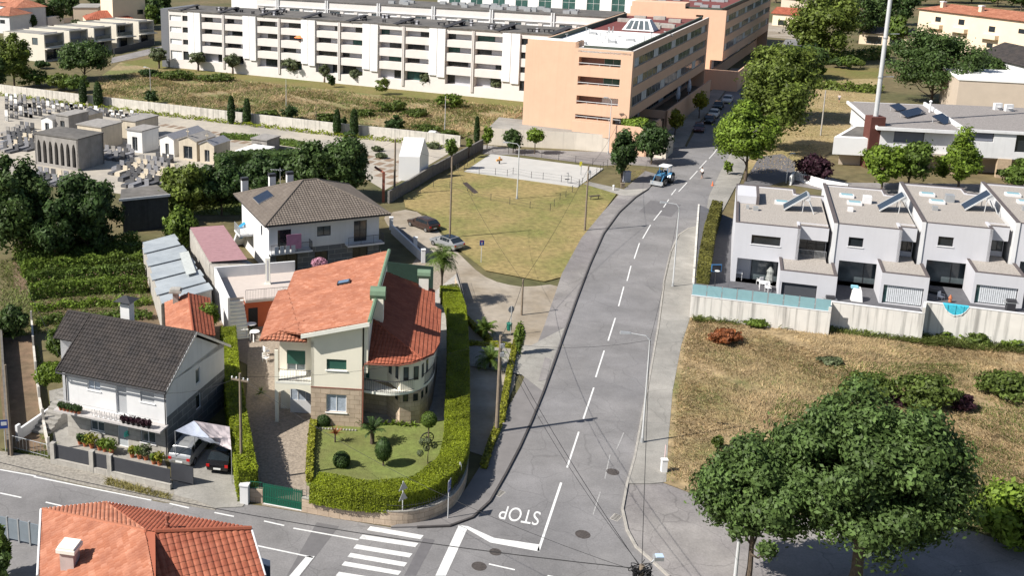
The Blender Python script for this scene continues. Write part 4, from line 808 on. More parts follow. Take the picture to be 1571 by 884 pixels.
b=MB(); b.tube([p-U*.06 for p in arc]+[RR(665,543)-U*.05,RR(674,527)-U*.05,RR(676.5,477)-U*.05],.06,6); b.tube([fe0,Vector((wB.x+.1,wB.y-.1,5.0)),Vector((wB.x+.1,wB.y-.1,0))],.05,6); b.build('gutter',MATS['rust_metal'],ch)
# rounded right wing wall, balcony
ce=[Vector((p.x,p.y,0)) for p in (arc[1],arc[2],arc[3],arc[4],RR(665,543),RR(674,527),RR(676.5,477))]
cen=(ce[2]+ce[6])/2-hD*1.2
ring=[wB+hN*2.6]+[p+(Vector((cen.x,cen.y,0))-p).normalized()*(.75 if i<5 else .5) for i,p in enumerate(ce)]+[Vector((e4.x,e4.y,0))-hD*.5,mW[1],mW[1]-hD*2]
ring[1]=wB+hN*2.3+hD*1.75
b=MB(); b.prism(ring,2.9,er-.05); ww=b.build('rounded_wall',MATS['cream_wall'],ch)
b=MB(); b.prism(ring,-.1,2.75); b.build('rounded_stone_base',MATS['granite_beige'],ch)
sl=[P(556,599,2.9),P(580,602.5,2.9),P(606,604,2.9),P(632,600,2.9),P(652,590.5,2.9),P(664,577,2.9),P(667,566,2.9)]; sl=smoothpts([(p.x,p.y) for p in sl],4)
b=MB(); b.prism([Vector((p.x,p.y)) for p in sl]+[ring[6],ring[2],wB+hN*2.6],2.72,2.92); b.build('balcony_slab',MATS['trim_cream'],ch)
b=MB(); Z=U
for z,r in ((3.85,.03),(3.0,.02)): b.tube([Vector((p.x,p.y,z)) for p in sl],r,6)
L_=[Vector((p.x,p.y,0)) for p in sl]
for i in range(len(L_)-1):
    d=(L_[i+1]-L_[i]); nn=max(1,int(d.length/.13))
    for k in range(nn): p=L_[i]+d*k/nn; b.tube([p+Z*2.92,p+Z*3.85],.011,4,caps=False)
b.build('balcony_railing',MATS['metal_dark'],ch)
for i in range(1,5):
    a,c_=ring[i],ring[i+1]; d=(c_-a); l=d.length; nw=max(1,int(l/.8))
    for k in range(nw):
        u=l*(k+.5)/nw; 
        for (zz0,zz1) in ((3.75,4.85),(2.0,2.6)):
            A_=a; T=frameT(a,c_); b=MB(); b.box(u-.2,u+.2,.005,.03,zz0,zz1,T=T); w_=b.build('window',MATS['frame_dark'],ww); b=MB(); b.box(u-.14,u+.14,.03,.036,zz0+(.25 if zz0>3 else .05),zz1-.06,T=T); b.build('pane',MATS['glass_mid'] if zz0>3 else MATS['glass_dark'],w_)
b=MB(); T=frameT(wB+hN*2.6,wB+hN*2.6+hD*1.7); b.box(.1,1.6,0,.06,2.95,5.1,T=T); b.build('balcony_door',MATS['shutter_green'],ch)
# chimneys, roof window, low dark parapet behind
def chimney(parent,base,w,d,z0,z1,yaw,m,cap,capm,capw=.15,name='chimney'):
    b=MB(); T=Matrix.Translation(Vector((base.x,base.y,0)))@Matrix.Rotation(R(yaw),4,'Z'); b.box(-w/2,w/2,-d/2,d/2,z0,z1,T=T); o=b.build(name,m,parent)
    b=MB(); 
    if cap=='slab': b.box(-w/2-capw,w/2+capw,-d/2-capw,d/2+capw,z1+.004,z1+.2,T=T); b.box(-w/2-capw*.6,w/2+capw*.6,-d/2-capw*.6,d/2+capw*.6,z1+.2,z1+.32,T=T)
    elif cap=='arch': b.tube([T@Vector((-w/2-capw,0,z1+.02)),T@Vector((w/2+capw,0,z1+.02))],d/2+.1,10)
    else:
        k=len(b.v); b.v+=[tuple(T@Vector(p)) for p in ((-w/2-capw,-d/2-capw,z1+.25),(w/2+capw,-d/2-capw,z1+.25),(w/2+capw,d/2+capw,z1+.25),(-w/2-capw,d/2+capw,z1+.25),(0,0,z1+.6))]
        for f in ((0,1,4),(1,2,4),(2,3,4),(3,0,4),(3,2,1,0)): b.f.append(tuple(k+i for i in f)); b.m.append(0); b.uv.append(None)
        for x in (-1,1):
            for y in (-1,1): b.box(x*w*.42-.04,x*w*.42+.04,y*d*.42-.04,y*d*.42+.04,z1,z1+.26,T=T)
    b.build('chimney_cap',capm,o); return o
cp=PL(577,452,R0,R1,R0+U); chimney(ch,cp+hD*.15,.9,.9,5,9.35,-6.9,MATS['cream_wall'],'arch',MATS['green_trim'])
cp=RR(650,442); chimney(ch,cp,.85,.7,4.5,7.2,-6.9,MATS['trim_cream'],'arch',MATS['green_trim'])
cp=RP(528,435.5); b=MB(); S_=(vl-R0).normalized(); b_=[cp+hN*.4-S_*.55,cp+hN*.4+S_*.55,cp-hN*.4+S_*.55,cp-hN*.4-S_*.55]
k=len(b.v); b.v+=[tuple(p+nrm*.02) for p in b_]+[tuple(p+nrm*.22) for p in b_]
for f in ((4,5,6,7),(0,1,5,4),(1,2,6,5),(2,3,7,6),(3,0,4,7)): b.f.append(tuple(k+i for i in f)); b.m.append(0); b.uv.append(None)
b.face([p*.8+cp*.2+nrm*.235 for p in b_],1); b.build('roof_window',[MATS['frame_dark'],mat('roofglass',(.12,.18,.27),var=.05,rough=.1,spec=.8)],ch)
b=MB(); q0=P(592,408,4.5); q1=P(665,416,4.5); b.prism([(q0.x,q0.y),(q1.x,q1.y),(q1.x,q1.y+.15),(q0.x,q0.y+.15)],0,4.9); q2=P(672,425,4); tag(b.build('garden_screen',mat('screen_green',(.012,.03,.022),var=.15)),'dark green garden screen behind the red lower roof of the cream house','screen')
# barbecue chimney in the patio
q=P(412,478,0); bb=thing('barbecue','pale outdoor barbecue with a tall narrow chimney beside the orange roof','barbecue',tuple(q)); b=MB(); T=Matrix.Translation(q); b.box(-.7,.5,-.5,.4,0,1.2,T=T); b.box(-.75,.55,-.55,.45,1.2,1.3,T=T); b.box(-.6,-.5,-.4,.3,1.3,2.2,T=T); b.box(.4,.5,-.4,.3,1.3,2.2,T=T); b.build('hearth',MATS['trim_cream'],bb)
b=MB(); k=len(b.v); b.v+=[tuple(T@Vector(p)) for p in ((-.65,-.45,2.2),(.5,-.45,2.2),(.5,.35,2.2),(-.65,.35,2.2),(-.25,-.25,3.1),(.2,-.25,3.1),(.2,.15,3.1),(-.25,.15,3.1))]
for f in ((0,1,5,4),(1,2,6,5),(2,3,7,6),(3,0,4,7)): b.f.append(tuple(k+i for i in f)); b.m.append(0); b.uv.append(None)
b.box(-.25,.2,-.25,.15,3.1,5.6,T=T); b.box(-.1,.05,-.262,-.252,3.3,5.4,1,T=T); b.build('flue',[MATS['trim_cream'],MATS['recess_grey']],bb)

# ===== white house with black tiled roof =====
G=P(258,703); G.z=0; gD=dirv(-21.8); gN=dirv(68.2); W_=8.6
wh=thing('black_roofed_house','white two storey house with a black tiled roof and a flowered balcony by the street','house',tuple(G))
L0=G-gD*W_; dp=PW(345,607,G,G+gN)[0]; ez=PW(256,601,G-gN*.0,G-gN*0-gD)[1]; 
Rz=PW(302,512.5,G+gD*.35,G+gD*.35+gN); rd,rz_=Rz; pez=PW(254.4,602,G-gN*.55,G-gN*.55-gD)[1]; sl0=(rz_-pez)/(rd+.55); ez=pez+sl0*.55-.12
def GW(x,y,off=0): return PW(x,y,L0-gN*off,G-gN*off)
b=MB(); zs=2.62
wu=[(GW(133.5,583)[0],GW(154,601)[0],GW(143,599)[1],GW(133.5,583)[1],.18),(GW(215,600)[0],GW(237,621)[0],GW(226,618)[1],GW(215,600)[1],.18),(GW(177,591)[0],GW(195,628)[0],zs+.1,GW(177,591)[1],.18)]
wall(b,L0,G,zs,ez+.1,wu); 
# right gable wall
def gz_(v): return ez+.1+(rz_-.25-ez)*min(v/rd,1) if v<=rd else (rz_-.15)-(v-rd)*((rz_-ez)/rd)
sw=PW(300,571,G,G+gN); sb=PW(308,590,G,G+gN); swn=(sw[0],sb[0]-.05,sw[1]-1.1,sw[1]+.15,.15)
wall(b,G,G+gN*dp,3.2,ez-.1,[swn] if swn[3]<ez-.1 else ())
b.face([G+U*(ez-.1),G+gN*dp+U*(ez-.1),G+gN*dp+U*gz_(dp),G+gN*rd+U*(rz_-.2),G+U*ez])
b.prism([L0,L0+gN*.2+gD*0,L0+gN*dp+gD*.2,L0+gN*dp],0,ez-.2) if False else None
b.face([L0+gN*dp,L0,L0+U*ez,L0+gN*rd+U*(rz_-.2),L0+gN*dp+U*gz_(dp)]); b.face([G+gN*dp,L0+gN*dp,L0+gN*dp+U*gz_(dp),G+gN*dp+U*gz_(dp)]); b.build('wall',MATS['white_wall'],wh)
b=MB(); wl_=[(GW(139,645)[0],GW(160.5,663)[0],GW(150,662)[1],GW(139,644)[1]+.1,.15),(GW(215.5,658)[0],GW(239,683)[0],GW(227,680)[1],GW(215.5,658)[1]+.1,.15),(GW(180,650)[0],GW(197.5,692)[0],.1,2.2,.15)]
wall(b,L0,G,-.1,zs,wl_); b.build('stone_front',MATS['granite_grey'],wh)
b=MB(); s2=PW(301,627,G,G+gN); wall(b,G,G+gN*dp,-.1,3.2,[(s2[0],s2[0]+.75,s2[1]-.2,s2[1]+1.0,.12)]); b.build('stone_side',MATS['stone_dark'],wh)
sh_=mat('shutter_grey',(.36,.37,.385),var=.04)
window(wh,L0,G,*wu[0][:4],.15,MATS['frame_white'],MATS['net_curtain'],nm=2,sill=MATS['white_bright']); window(wh,L0,G,*wu[1][:4],.15,MATS['frame_white'],MATS['glass_mid'],nm=1,sill=MATS['white_bright'],shutter=.97,sm=sh_); window(wh,L0,G,*wu[2][:4],.15,MATS['frame_white'],sh_,nm=1,name='balcony_door')
for o in wl_[:2]: window(wh,L0,G,*o[:4],.12,MATS['frame_white'],MATS['glass_mid'],nm=2,sill=MATS['white_bright'],shutter=.2,sm=MATS['frame_white'])
dr=window(wh,L0,G,*wl_[2][:4],.1,MATS['frame_white'],mat('door_grey',(.40,.43,.45),var=.04),nm=1,name='front_door')
if swn[3]<ez-.1: window(wh,G,G+gN,*swn[:4],.1,MATS['frame_white'],MATS['glass_mid'],nm=1)
window(wh,G,G+gN,s2[0],s2[0]+.75,s2[1]-.2,s2[1]+1.0,.1,MATS['frame_white'],MATS['glass_dark'],nm=1)
T=frameT(L0,G); b=MB(); b.box(-.35,W_+.12,0,1.15,zs-.12,zs+.02,T=T); b.build('balcony_slab',mat('balcony_tile',(.42,.40,.39),var=.1,scale=4),wh)
b=MB()
b.tube([T@Vector((0,1.05,zs+.85)),T@Vector((W_,1.05,zs+.85))],.02,6)
for k in range(9):
    u=3.1+k*.42 ; c_=T@Vector((u,1.05,zs+.35)); 
    for a in range(6):
        t0,t1=a*math.pi/3,(a+1)*math.pi/3; b.tube([T@Vector((u+.16*math.cos(t0),1.05,zs+.42+.3*math.sin(t0))),T@Vector((u+.16*math.cos(t1),1.05,zs+.42+.3*math.sin(t1)))],.018,4,caps=False)
b.build('balcony_railing',MATS['metal_grey'],wh)
b=MB(); o_=.55; pe0=L0-gD*.35-gN*o_; pe1=G+gD*.35-gN*o_; sl_=(rz_-ez)/rd; pe0=Vector((pe0.x,pe0.y,ez-sl_*o_+.12)); pe1=Vector((pe1.x,pe1.y,pe0.z)); pr0=Vector((L0.x,L0.y,0))-gD*.35+gN*rd+U*(rz_+.12); pr1=G+gD*.35+gN*rd+U*(rz_+.12)
tile_roof(b,[pe0,pe1,pr1,pr0],tw=.26,amp=.05)
bk0=pr0+gN*(dp+.5-rd)-U*(sl_*(dp+.5-rd)); bk1=pr1+gN*(dp+.5-rd)-U*(sl_*(dp+.5-rd)); tile_roof(b,[pr1,pr0,bk0,bk1],tw=.26,amp=.05)
md=pe0+(pr0-pe0)*.5; xr=pr0-gD*2.1; xm=md-gD*1.9; tile_roof(b,[md,pr0,xr,xm],tw=.26,amp=.05); ridge(b,pe0+U*.08,pr0+U*.05,.09); ridge(b,pr0-gD*2,pr1,.1)
b.build('roof',MATS['tile_black'],wh)
b=MB()
for p,q in ((pe1,pr1),(pr1,bk1),(pe0,pr0)):
    k=len(b.v); b.v+=[tuple(p+gD*.03+U*.06),tuple(q+gD*.03+U*.06),tuple(q+gD*.03-U*.16),tuple(p+gD*.03-U*.16),tuple(p-gD*.06+U*.06),tuple(q-gD*.06+U*.06),tuple(q-gD*.06-U*.16),tuple(p-gD*.06-U*.16)]
    for f in ((0,1,2,3),(4,7,6,5),(0,4,5,1),(3,2,6,7)): b.f.append(tuple(k+i for i in f)); b.m.append(0); b.uv.append(None)
b.build('verge_trim',MATS['metal_grey'],wh)
b=MB(); b.tube([pe0-U*.1-gN*.06,pe1-U*.1-gN*.06],.07,8); b.tube([pe1-gD*.3-U*.1,G-gN*.08-gD*.06+U*(ez-.6),G-gN*.08-gD*.06],.045,6); b.tube([pe0+gD*.3-U*.1,L0-gN*.08+gD*.1+U*(ez-.6),L0-gN*.08+gD*.1+U*zs],.045,6); b.build('gutter',MATS['metal_dark'],wh)
b=MB(); b.prism([Vector((xm.x,xm.y))+V2(gD)*.3+V2(gN)*.5,V2(L0)+V2(gN)*3.3,V2(L0)+V2(gN)*(rd),Vector((xr.x,xr.y))+V2(gD)*.3],0,xm.z-.1); b.build('side_annex',MATS['white_wall'],wh)
c_=L0+gD*2.2+gN*(rd+1.2); ch_=chimney(wh,c_,.8,.7,4,rz_+1.0,-21.8,MATS['white_wall'],'pyr',MATS['metal_dark'],.35)
# outside stair on the left, tiled terrace
st=thing('garden_stairs','tiled white garden stairs climbing beside the left end of the black roofed house','stairs',tuple(L0-gD*1.9)); b=MB(); T=Matrix.Translation(L0-gD*2.9-gN*.6)@Matrix.Rotation(R(-21.8),4,'Z')
for k in range(12): b.box(0,1.5,k*.42,(k+1)*.42+.001*k,0,.19*(k+1),T=T)
b.build('steps',MATS['paving_light'],st); b=MB(); b.box(-.2,-.003,-1.2,5.2,0,.9,T=T); b.box(-.2,-.003,-1.6,-1.2,0,1.3,T=T); b.build('stair_wall',MATS['white_wall'],st)

# ===== dark garden fence in front =====
fe=thing('garden_fence','charcoal panel fence on a low stone wall in front of the black roofed house','fence',tuple(P(85,706)))
fp=[(85,712),(140,724),(145,725),(167,730),(172,731),(262,750)]
b=MB(); pts=[P(x,y,0) for x,y in ((83,712),(145,725),(263,752))]; strip(b,pts,.3,.45,.45); b.build('stone_wall',MATS['granite_grey'],fe)
for (a,c_) in (((84,711),(140,723.5)),((145,725),(167,729.5)),((173,731),(262,751))):
    A_,B_=P(*a),P(*c_); b=MB(); T=frameT(A_,B_); l=(B_-A_).length; b.box(0,l,-.03,.03,.46,1.5,T=T); b.build('panel',mat('panel_dark',(.045,.047,.055),var=.08,rough=.6),fe)
for x,y in ((83,711.5),(142.5,724.5),(170,730.5)): b=MB(); q=P(x,y); b.box(-.17,.17,-.17,.17,0,1.65,T=Matrix.Translation(q)@Matrix.Rotation(R(-20),4,'Z')); b.build('post',MATS['concrete'],fe)
A_,B_=P(263,738),P(297,746); b=MB(); T=frameT(A_,B_); b.box(0,(B_-A_).length,-.03,.03,.1,1.4,T=T); b.build('open_gate',MATS['panel_dark'],fe)

# ===== foreground roof, lower left =====
fh=thing('foreground_house','house under a big orange hipped tile roof filling the lower left corner','house',tuple(P(220,884,0)))
e_a=P(65.5,782,5.2); e_b=P(161.7,771.5,5.2); ap=P(223,815,7.3); ap2=P(238,817,7.4); e_c=P(386,812,6.9)
lp=(e_a,P(61,884,5.0),ap)
def FL(x,y): return PL(x,y,*lp)
b=MB(); tile_roof(b,[e_a,FL(61,884),FL(58,960),FL(240,980),FL(235.5,884),ap]); ridge(b,e_a,ap); tile_roof(b,[e_a,e_b,ap]); ridge(b,e_b,ap,.08); b.build('left_roof',MATS['tile_orange'],fh)
b=MB(); tile_roof(b,[e_b,e_c,ap2,ap]); b.build('far_roof',MATS['tile_red'],fh)
fr=P(407,884,5.6)
b=MB(); rp=(ap2,e_c,fr); tile_roof(b,[ap2,e_c,PL(407,884,*rp),PL(424,960,*rp),PL(236,970,*rp)],tw=.34,amp=.045,rowstep=.02); b.face([ap,ap2,PL(236,970,*rp),FL(240,980)]); ridge(b,ap+U*.02,PL(236,970,*rp)+U*.12,.1); ridge(b,ap2+U*.05,e_c+U*.05,.13); b.build('right_roof',tilemat('tile_rust',(.34,.105,.055),(.45,.17,.10),(.23,.065,.04)),fh)
b=MB()
for a,c_ in ((FL(60.5,884)-Vector((.1,0,0)),e_a-Vector((.1,0,0))),(e_a,e_b),(e_b,e_c),(e_c,PL(407,884,*rp))): b.tube([a,c_],.07,6)
b.build('gutter',MATS['white_wall'],fh)
f_=[e_a,e_b,e_c,PL(424,960,*rp),PL(236,970,*rp),FL(58,960)]; cx_=sum((p for p in f_),Vector((0,0,0)))/6
b=MB(); b.prism([(p.x*.94+cx_.x*.06,p.y*.94+cx_.y*.06) for p in f_],0,4.4); b.build('wall',MATS['cream_wall'],fh)
cb=FL(108,868); chimney(fh,cb,.75,.75,5,PW(108,848,cb,cb+Vector((1,0,0)))[1]+0.2,-12,mat('chimney_grey',(.45,.38,.36),var=.1),'slab',MATS['trim_cream'],.14)
q=PL(257,812,e_b,e_c,ap); b=MB(); b.lathe([(.12,-.2),(.12,.3),(.06,.35),(.06,.6),(.13,.62),(.13,.8),(.03,.85)],tuple(q),10); b.build('flue_pipe',MATS['rust_metal'],fh)

# ===== grey roofed white house =====
sD=dirv(19.5); sN=dirv(109.5); z5=5.9; FLc=P(406.5,347.5,z5); FRc=P(600,328.5,z5)
W5=(FRc-FLc).length; BLc=PL(363,298,FLc,FLc+sN,FLc+Vector((1,0,0))); D5=(BLc-FLc).dot(sN)
gh=thing('grey_roofed_house','white house with a grey hipped tile roof, a solar panel and three white chimneys','house',(FLc.x,FLc.y,0))
o=Vector((FLc.x,FLc.y,0)); rv=D5*.5; rzz=z5+rv*.42
r0=o+sD*rv*.95+sN*rv+U*rzz; r1=o+sD*(W5-rv*.95)+sN*rv+U*rzz; c_=[o+U*z5,o+sD*W5+U*z5,o+sD*W5+sN*D5+U*z5,o+sN*D5+U*z5]
b=MB(); tile_roof(b,[c_[0],c_[1],r1,r0],tw=.32,amp=.05); tile_roof(b,[c_[1],c_[2],r1]); tile_roof(b,[c_[2],c_[3],r0,r1]); tile_roof(b,[c_[3],c_[0],r0])
for p,q in ((c_[0],r0),(c_[1],r1),(c_[2],r1),(c_[3],r0),(r0,r1)): ridge(b,p+U*.05,q+U*.05,.12)
rf=b.build('roof',MATS['tile_grey'],gh)
b=MB(); b.prism([o+sD*.02+sN*.02,o+sD*(W5-.02)+sN*.02,o+sD*(W5-.02)+sN*(D5-.02),o+sD*.02+sN*(D5-.02)],z5-.16,z5-.02); b.build('eaves_board',MATS['metal_dark'],gh)
w0=o+sD*.7+sN*1.0; w1_=o+sD*(W5-1.0)+sN*1.0; wL=(w1_-w0).length
def SW(x,y): return PW(x,y,w0,w1_)
b=MB(); zf=2.75
op=[(SW(426,352)[0],SW(447,352)[0],zf+.05,5.0,.2),(SW(486.5,352)[0],SW(507.5,360)[0],SW(497,362)[1],SW(497,347)[1],.2),(SW(543,340)[0],SW(563,340)[0],zf+.05,5.2,.2)]
wall(b,w0,w1_,zf,z5-.15,op); wall(b,w1_,w1_+sN*(D5-2),zf,z5-.15,()); wall(b,w1_+sN*(D5-2),w0+sN*(D5-2),0,z5-.15,()); wall(b,w0+sN*(D5-2),w0,0,z5-.15,[(D5-2-3.2,D5-2-2.6,3.6,4.8,.15)]); b.build('wall',MATS['white_wall'],gh)
b=MB(); lo=[(SW(483,390)[0],SW(503,390)[0],.9,2.1,.2),(SW(541,380)[0],SW(564,380)[0],.9,2.1,.2),(.8,3.2,.3,2.3,.4)]; wall(b,w0,w1_,0,zf,lo); wall(b,w1_,w1_+sN*6,0,zf,()); b.build('stone_base',MATS['stone_dark'],gh)
window(gh,w0,w1_,*op[0][:4],.15,MATS['frame_dark'],MATS['glass_dark'],nm=1,name='balcony_door'); window(gh,w0,w1_,*op[1][:4],.15,MATS['frame_dark'],MATS['glass_mid'],nm=2); window(gh,w0,w1_,*op[2][:4],.15,MATS['frame_dark'],MATS['glass_dark'],nm=2,name='balcony_door')
for q in lo: window(gh,w0,w1_,*q[:4],.15,MATS['frame_dark'],MATS['glass_dark'],nm=2)
T=frameT(w0,w1_)
ba=(-.1,SW(475,385)[0]); bb_=(SW(529,380)[0],SW(584,370)[0])
for i,(u0,u1) in enumerate((ba,bb_)):
    b=MB(); b.box(u0,u1,0,1.1,zf-.18,zf,T=T); sl_=b.build('balcony_slab',MATS['white_wall'],gh)
    railing(T@Vector((u0+.05,1.05,0)),T@Vector((u1-.05,1.05,0)),zf,.95,MATS['metal_dark'],gh,'balcony_railing'); railing(T@Vector((u1-.05,1.05,0)),T@Vector((u1-.05,0,0)),zf,.95,MATS['metal_dark'],gh,'balcony_railing')
for (x,y) in ((375.5,298),(417.5,292),(444.5,289)):
    q=PL(x,y,c_[2],c_[3],r0); chimney(gh,q,.75,.6,z5,PW(x,y-22,q,q+Vector((1,0,0)))[1],19.5,MATS['white_wall'],'slab',MATS['metal_dark'],.06)
b=MB(); q=PL(413,304,c_[3],c_[0],r0); n_=((c_[0]-c_[3]).cross(r0-c_[3])).normalized(); n_=n_ if n_.z>0 else -n_
pc=PL(404.5,304,c_[3],c_[0],r0); e=(c_[3]-c_[0]).normalized(); f=n_.cross(e)
k=len(b.v); pp=[pc+e*s1*1.25+f*s2*.95 for s1,s2 in ((-1,-1),(1,-1),(1,1),(-1,1))]; b.v+=[tuple(p+n_*.08) for p in pp]+[tuple(p+n_*.22) for p in pp]
for ff in ((4,5,6,7),(0,1,5,4),(1,2,6,5),(2,3,7,6),(3,0,4,7)): b.f.append(tuple(k+i for i in ff)); b.m.append(1 if ff!=(4,5,6,7) else 0); b.uv.append(None)
b.build('solar_panel',[MATS['solar'],MATS['steel_galv']],rf)
b=MB(); q=PL(430,290,c_[2],c_[3],r0); b.tube([q,q+U*2.6],.03,5); b.tube([q+U*2.3-sD*1.2+U*.2,q+U*2.3+sD*.5],.02,4)
for k in range(5): b.tube([q+U*(2.45-.05*k)-sD*(1.1-.3*k)-sN*.3,q+U*(2.45-.05*k)-sD*(1.1-.3*k)+sN*.3],.015,4)
tag(b.build('tv_antenna',MATS['steel_galv']),'television antenna beside the middle chimney of the grey roofed house','antenna')
q=T@Vector((.9,1.0,0)); b=MB(); b.box(.9+.75,2.9+.4,1.1,1.14,zf+.35,zf+2.0,T=T); tag(b.build('hanging_cloth',mat('cloth_pink',(.42,.20,.30),var=.1)),'dusty pink cloth hung over the left balcony railing of the grey roofed house','cloth')
b=MB(); 
for k in range(4): b.box(.3+k*.62,.75+k*.62,1.12,1.15,zf-.1,zf+.8,T=T)
tag(b.build('laundry',mat('cloth_pale',(.5,.52,.55),var=.1)),'pale laundry hanging on the left balcony of the grey roofed house','laundry')
# side stairs with blue tarp
st=thing('outdoor_stairs','raised white stair landing with railings on the left side of the grey roofed house','stairs',tuple(w0+sN*7)); b=MB(); T2=frameT(w0+sN*(D5-2),w0)
b.box(2.6,5.0,0,1.6,zf-.2,zf,T=T2)
for k in range(9): b.box(2.6-.0-(k+1)*.3,2.6-k*.3,0,1.2,zf-.2-.3*(k+1),zf-.05-.3*k,T=T2)
b.build('steps',MATS['white_wall'],st)
railing(T2@Vector((2.6,1.55,0)),T2@Vector((5,1.55,0)),zf,.95,MATS['metal_grey'],st); railing(T2@Vector((5,1.55,0)),T2@Vector((5,0,0)),zf,.95,MATS['metal_grey'],st)

# ===== sheds behind =====
def BX(name,label,cat,corners,z0,z1,m,zs=None): 
    b=MB(); b.prism(corners,z0,zs or z1); return tag(b.build(name,m),label,cat)
sh=thing('garage_shed','long shed with a striped burgundy and white corrugated roof left of the grey roofed house','shed',tuple(P(291,349,4)-U*4))
q=[P(291,349,4),P(342.5,345.5,4.3),P(390,398,4.3),P(321,402,4)]; q[2]=P(379,398,4.3)
b=MB(); b.prism([(p.x,p.y) for p in q],0,3.8); b.build('wall',MATS['concrete'],sh)
b=MB(); n=20; a0,a1,b0,b1=q[0],q[1],q[3],q[2]
for k in range(n):
    t0,t1=k/n,(k+.5)/n; t2=(k+1)/n; up=U*.08
    for (s,e,mi,h0_,h1_) in ((t0,t1,0,0,1),(t1,t2,1,1,0)):
        L_a,L_b=a0+(b0-a0)*s,a0+(b0-a0)*e; R_a,R_b=a1+(b1-a1)*s,a1+(b1-a1)*e
        b.face([L_b+up*h1_,R_b+up*h1_,R_a+up*h0_,L_a+up*h0_],mi)
b.build('corrugated_roof',[mat('burgundy_sheet',(.17,.03,.045),var=.1,rough=.5),mat('burgundy_pale',(.30,.18,.19),var=.1,rough=.5)],sh)
q2=[P(320,401,3.9),P(379,397,3.9),P(392,405,3.9),P(328,411,3.9)]; b=MB(); b.prism([(p.x,p.y) for p in q2],0,3.75); b.build('flat_extension',MATS['concrete'],sh)
gs=thing('sheet_metal_shed','low shed under pale grey metal sheets beside the vegetable plot','shed',tuple(P(240,430)))
zz=2.9; Q=[P(217,371,zz),P(266,358,zz),P(291,392,zz),P(325,443,zz),P(246,466,zz)]
b=MB(); n=9; la=lambda t: Q[0]+(Q[4]-Q[0])*t
def ra(t): 
    pts=[Q[1],Q[2],Q[3]]; return pts[0]+(pts[1]-pts[0])*min(t,.42)/.42 if t<.42 else pts[1]+(pts[2]-pts[1])*(t-.42)/.58
for k in range(n):
    t0,t1=k/n,(k+1)/n; z_=U*(.05*(k%2)); dx=Vector(((-1)**k*.12,0,0))
    b.face([la(t1)+z_+dx,ra(t1)+z_+dx,ra(t0)+z_-U*.06+dx,la(t0)+z_-U*.06+dx])
    b.face([la(t1)+z_-U*.12+dx,ra(t1)+z_-U*.12+dx,ra(t1)+z_+dx,la(t1)+z_+dx])
b.build('metal_roof',mat('sheet_grey',(.30,.33,.355),var=.1,scale=.8,rough=.45,metal=.0,col2=(.36,.39,.41),patch=.3),gs)
b=MB(); b.prism([(p.x*.98+Q[2].x*.02,p.y*.98+Q[2].y*.02) for p in Q],0,2.65); b.build('wall',MATS['concrete'],gs)
s4=[P(275,388,3.15),P(289,385,3.15),P(301,418,3.15),P(286,422,3.15)]; b=MB(); b.face(s4[::-1]); b.build('clear_sheet',mat('clear_sheet',(.48,.5,.48),var=.15,scale=4,rough=.4),gs)
ts=thing('tiled_shed','small shed with red tiled gable roof behind the black roofed house','shed',tuple(P(270,500)))
za=3.6; r_0=P(289,450,za+.5); r_1=P(297,512,za+.5); l0=P(253,465,za-.7); l1=P(255,508,za-.7); rr0=P(322,457,za-.6); rr1=P(330,516,za-.6)
b=MB(); tile_roof(b,[r_0,r_1,l1,l0]); b.build('left_roof',MATS['tile_orange'],ts); b=MB(); tile_roof(b,[r_0,r_1,rr1,rr0]); ridge(b,r_0,r_1); b.build('right_roof',MATS['tile_red'],ts)
b=MB(); b.prism([(p.x,p.y) for p in (l0,rr0,rr1,l1)],0,2.7); b.build('wall',MATS['concrete'],ts); chimney(ts,P(270,462,za),.5,.5,2.7,za+.9,0,MATS['concrete'],'slab',MATS['concrete'],.3)
ds=thing('dark_shed','dark timber clad shed with a flat grey roof between the big garden trees','shed',tuple(P(225,365)))
Q=[P(187,307,4.2),P(258,299,4.2),P(238,285,4.2),P(188,292,4.2)]; b=MB(); b.prism([(p.x,p.y) for p in Q],0,4.1); b.build('wall',mat('shed_dark',(.035,.04,.045),var=.2,streak=.3),ds)
b=MB(); b.prism([(Q[0].x-.2,Q[0].y-.2),(Q[1].x+.2,Q[1].y-.2),(Q[2].x+.2,Q[2].y+.2),(Q[3].x-.2,Q[3].y+.2)],4.11,4.3); b.build('roof',MATS['roof_dark'],ds); b=MB(); b.prism([(Q[0].x-.3,Q[0].y-.32),(Q[1].x+.3,Q[1].y-.32),(Q[1].x+.3,Q[1].y-.2),(Q[0].x-.3,Q[0].y-.2)],4.1,4.4); b.build('roof_edge',MATS['white_wall'],ds)
# ===== terrace building with terracotta wall and stairs =====
tr_=thing('terrace_building','flat terrace with white parapets above a terracotta wall and outside stairs, behind the patio','building',tuple(P(400,470)))
z4=4.0; a=P(329,411,z4); c2_=P(452.6,401,z4); d2=P(338,440,z4); tz=2.9
X=(c2_-a); X.z=0; X.normalize(); Y=Vector((-X.y,X.x,0)); o=Vector((a.x,a.y,0)); wx=(Vector((c2_.x,c2_.y,0))-o).length
yb=P(385,466,0); fd=(o-Vector((yb.x,yb.y,0))).dot(Y)
fd=PW(395,452,o,o+X)  # placeholder use
edge=P(370,462,tz); fdep=(o-Vector((edge.x,edge.y,0))).dot(Y)
b=MB(); b.prism([o,o+X*wx,o+X*wx+Y*.2,o+Y*.2],0,z4); b.prism([o-X*.0,o+X*.2,o+X*.2-Y*(fdep+1.5),o-Y*(fdep+1.5)],0,z4-.1); b.build('parapet',MATS['white_wall'],tr_)
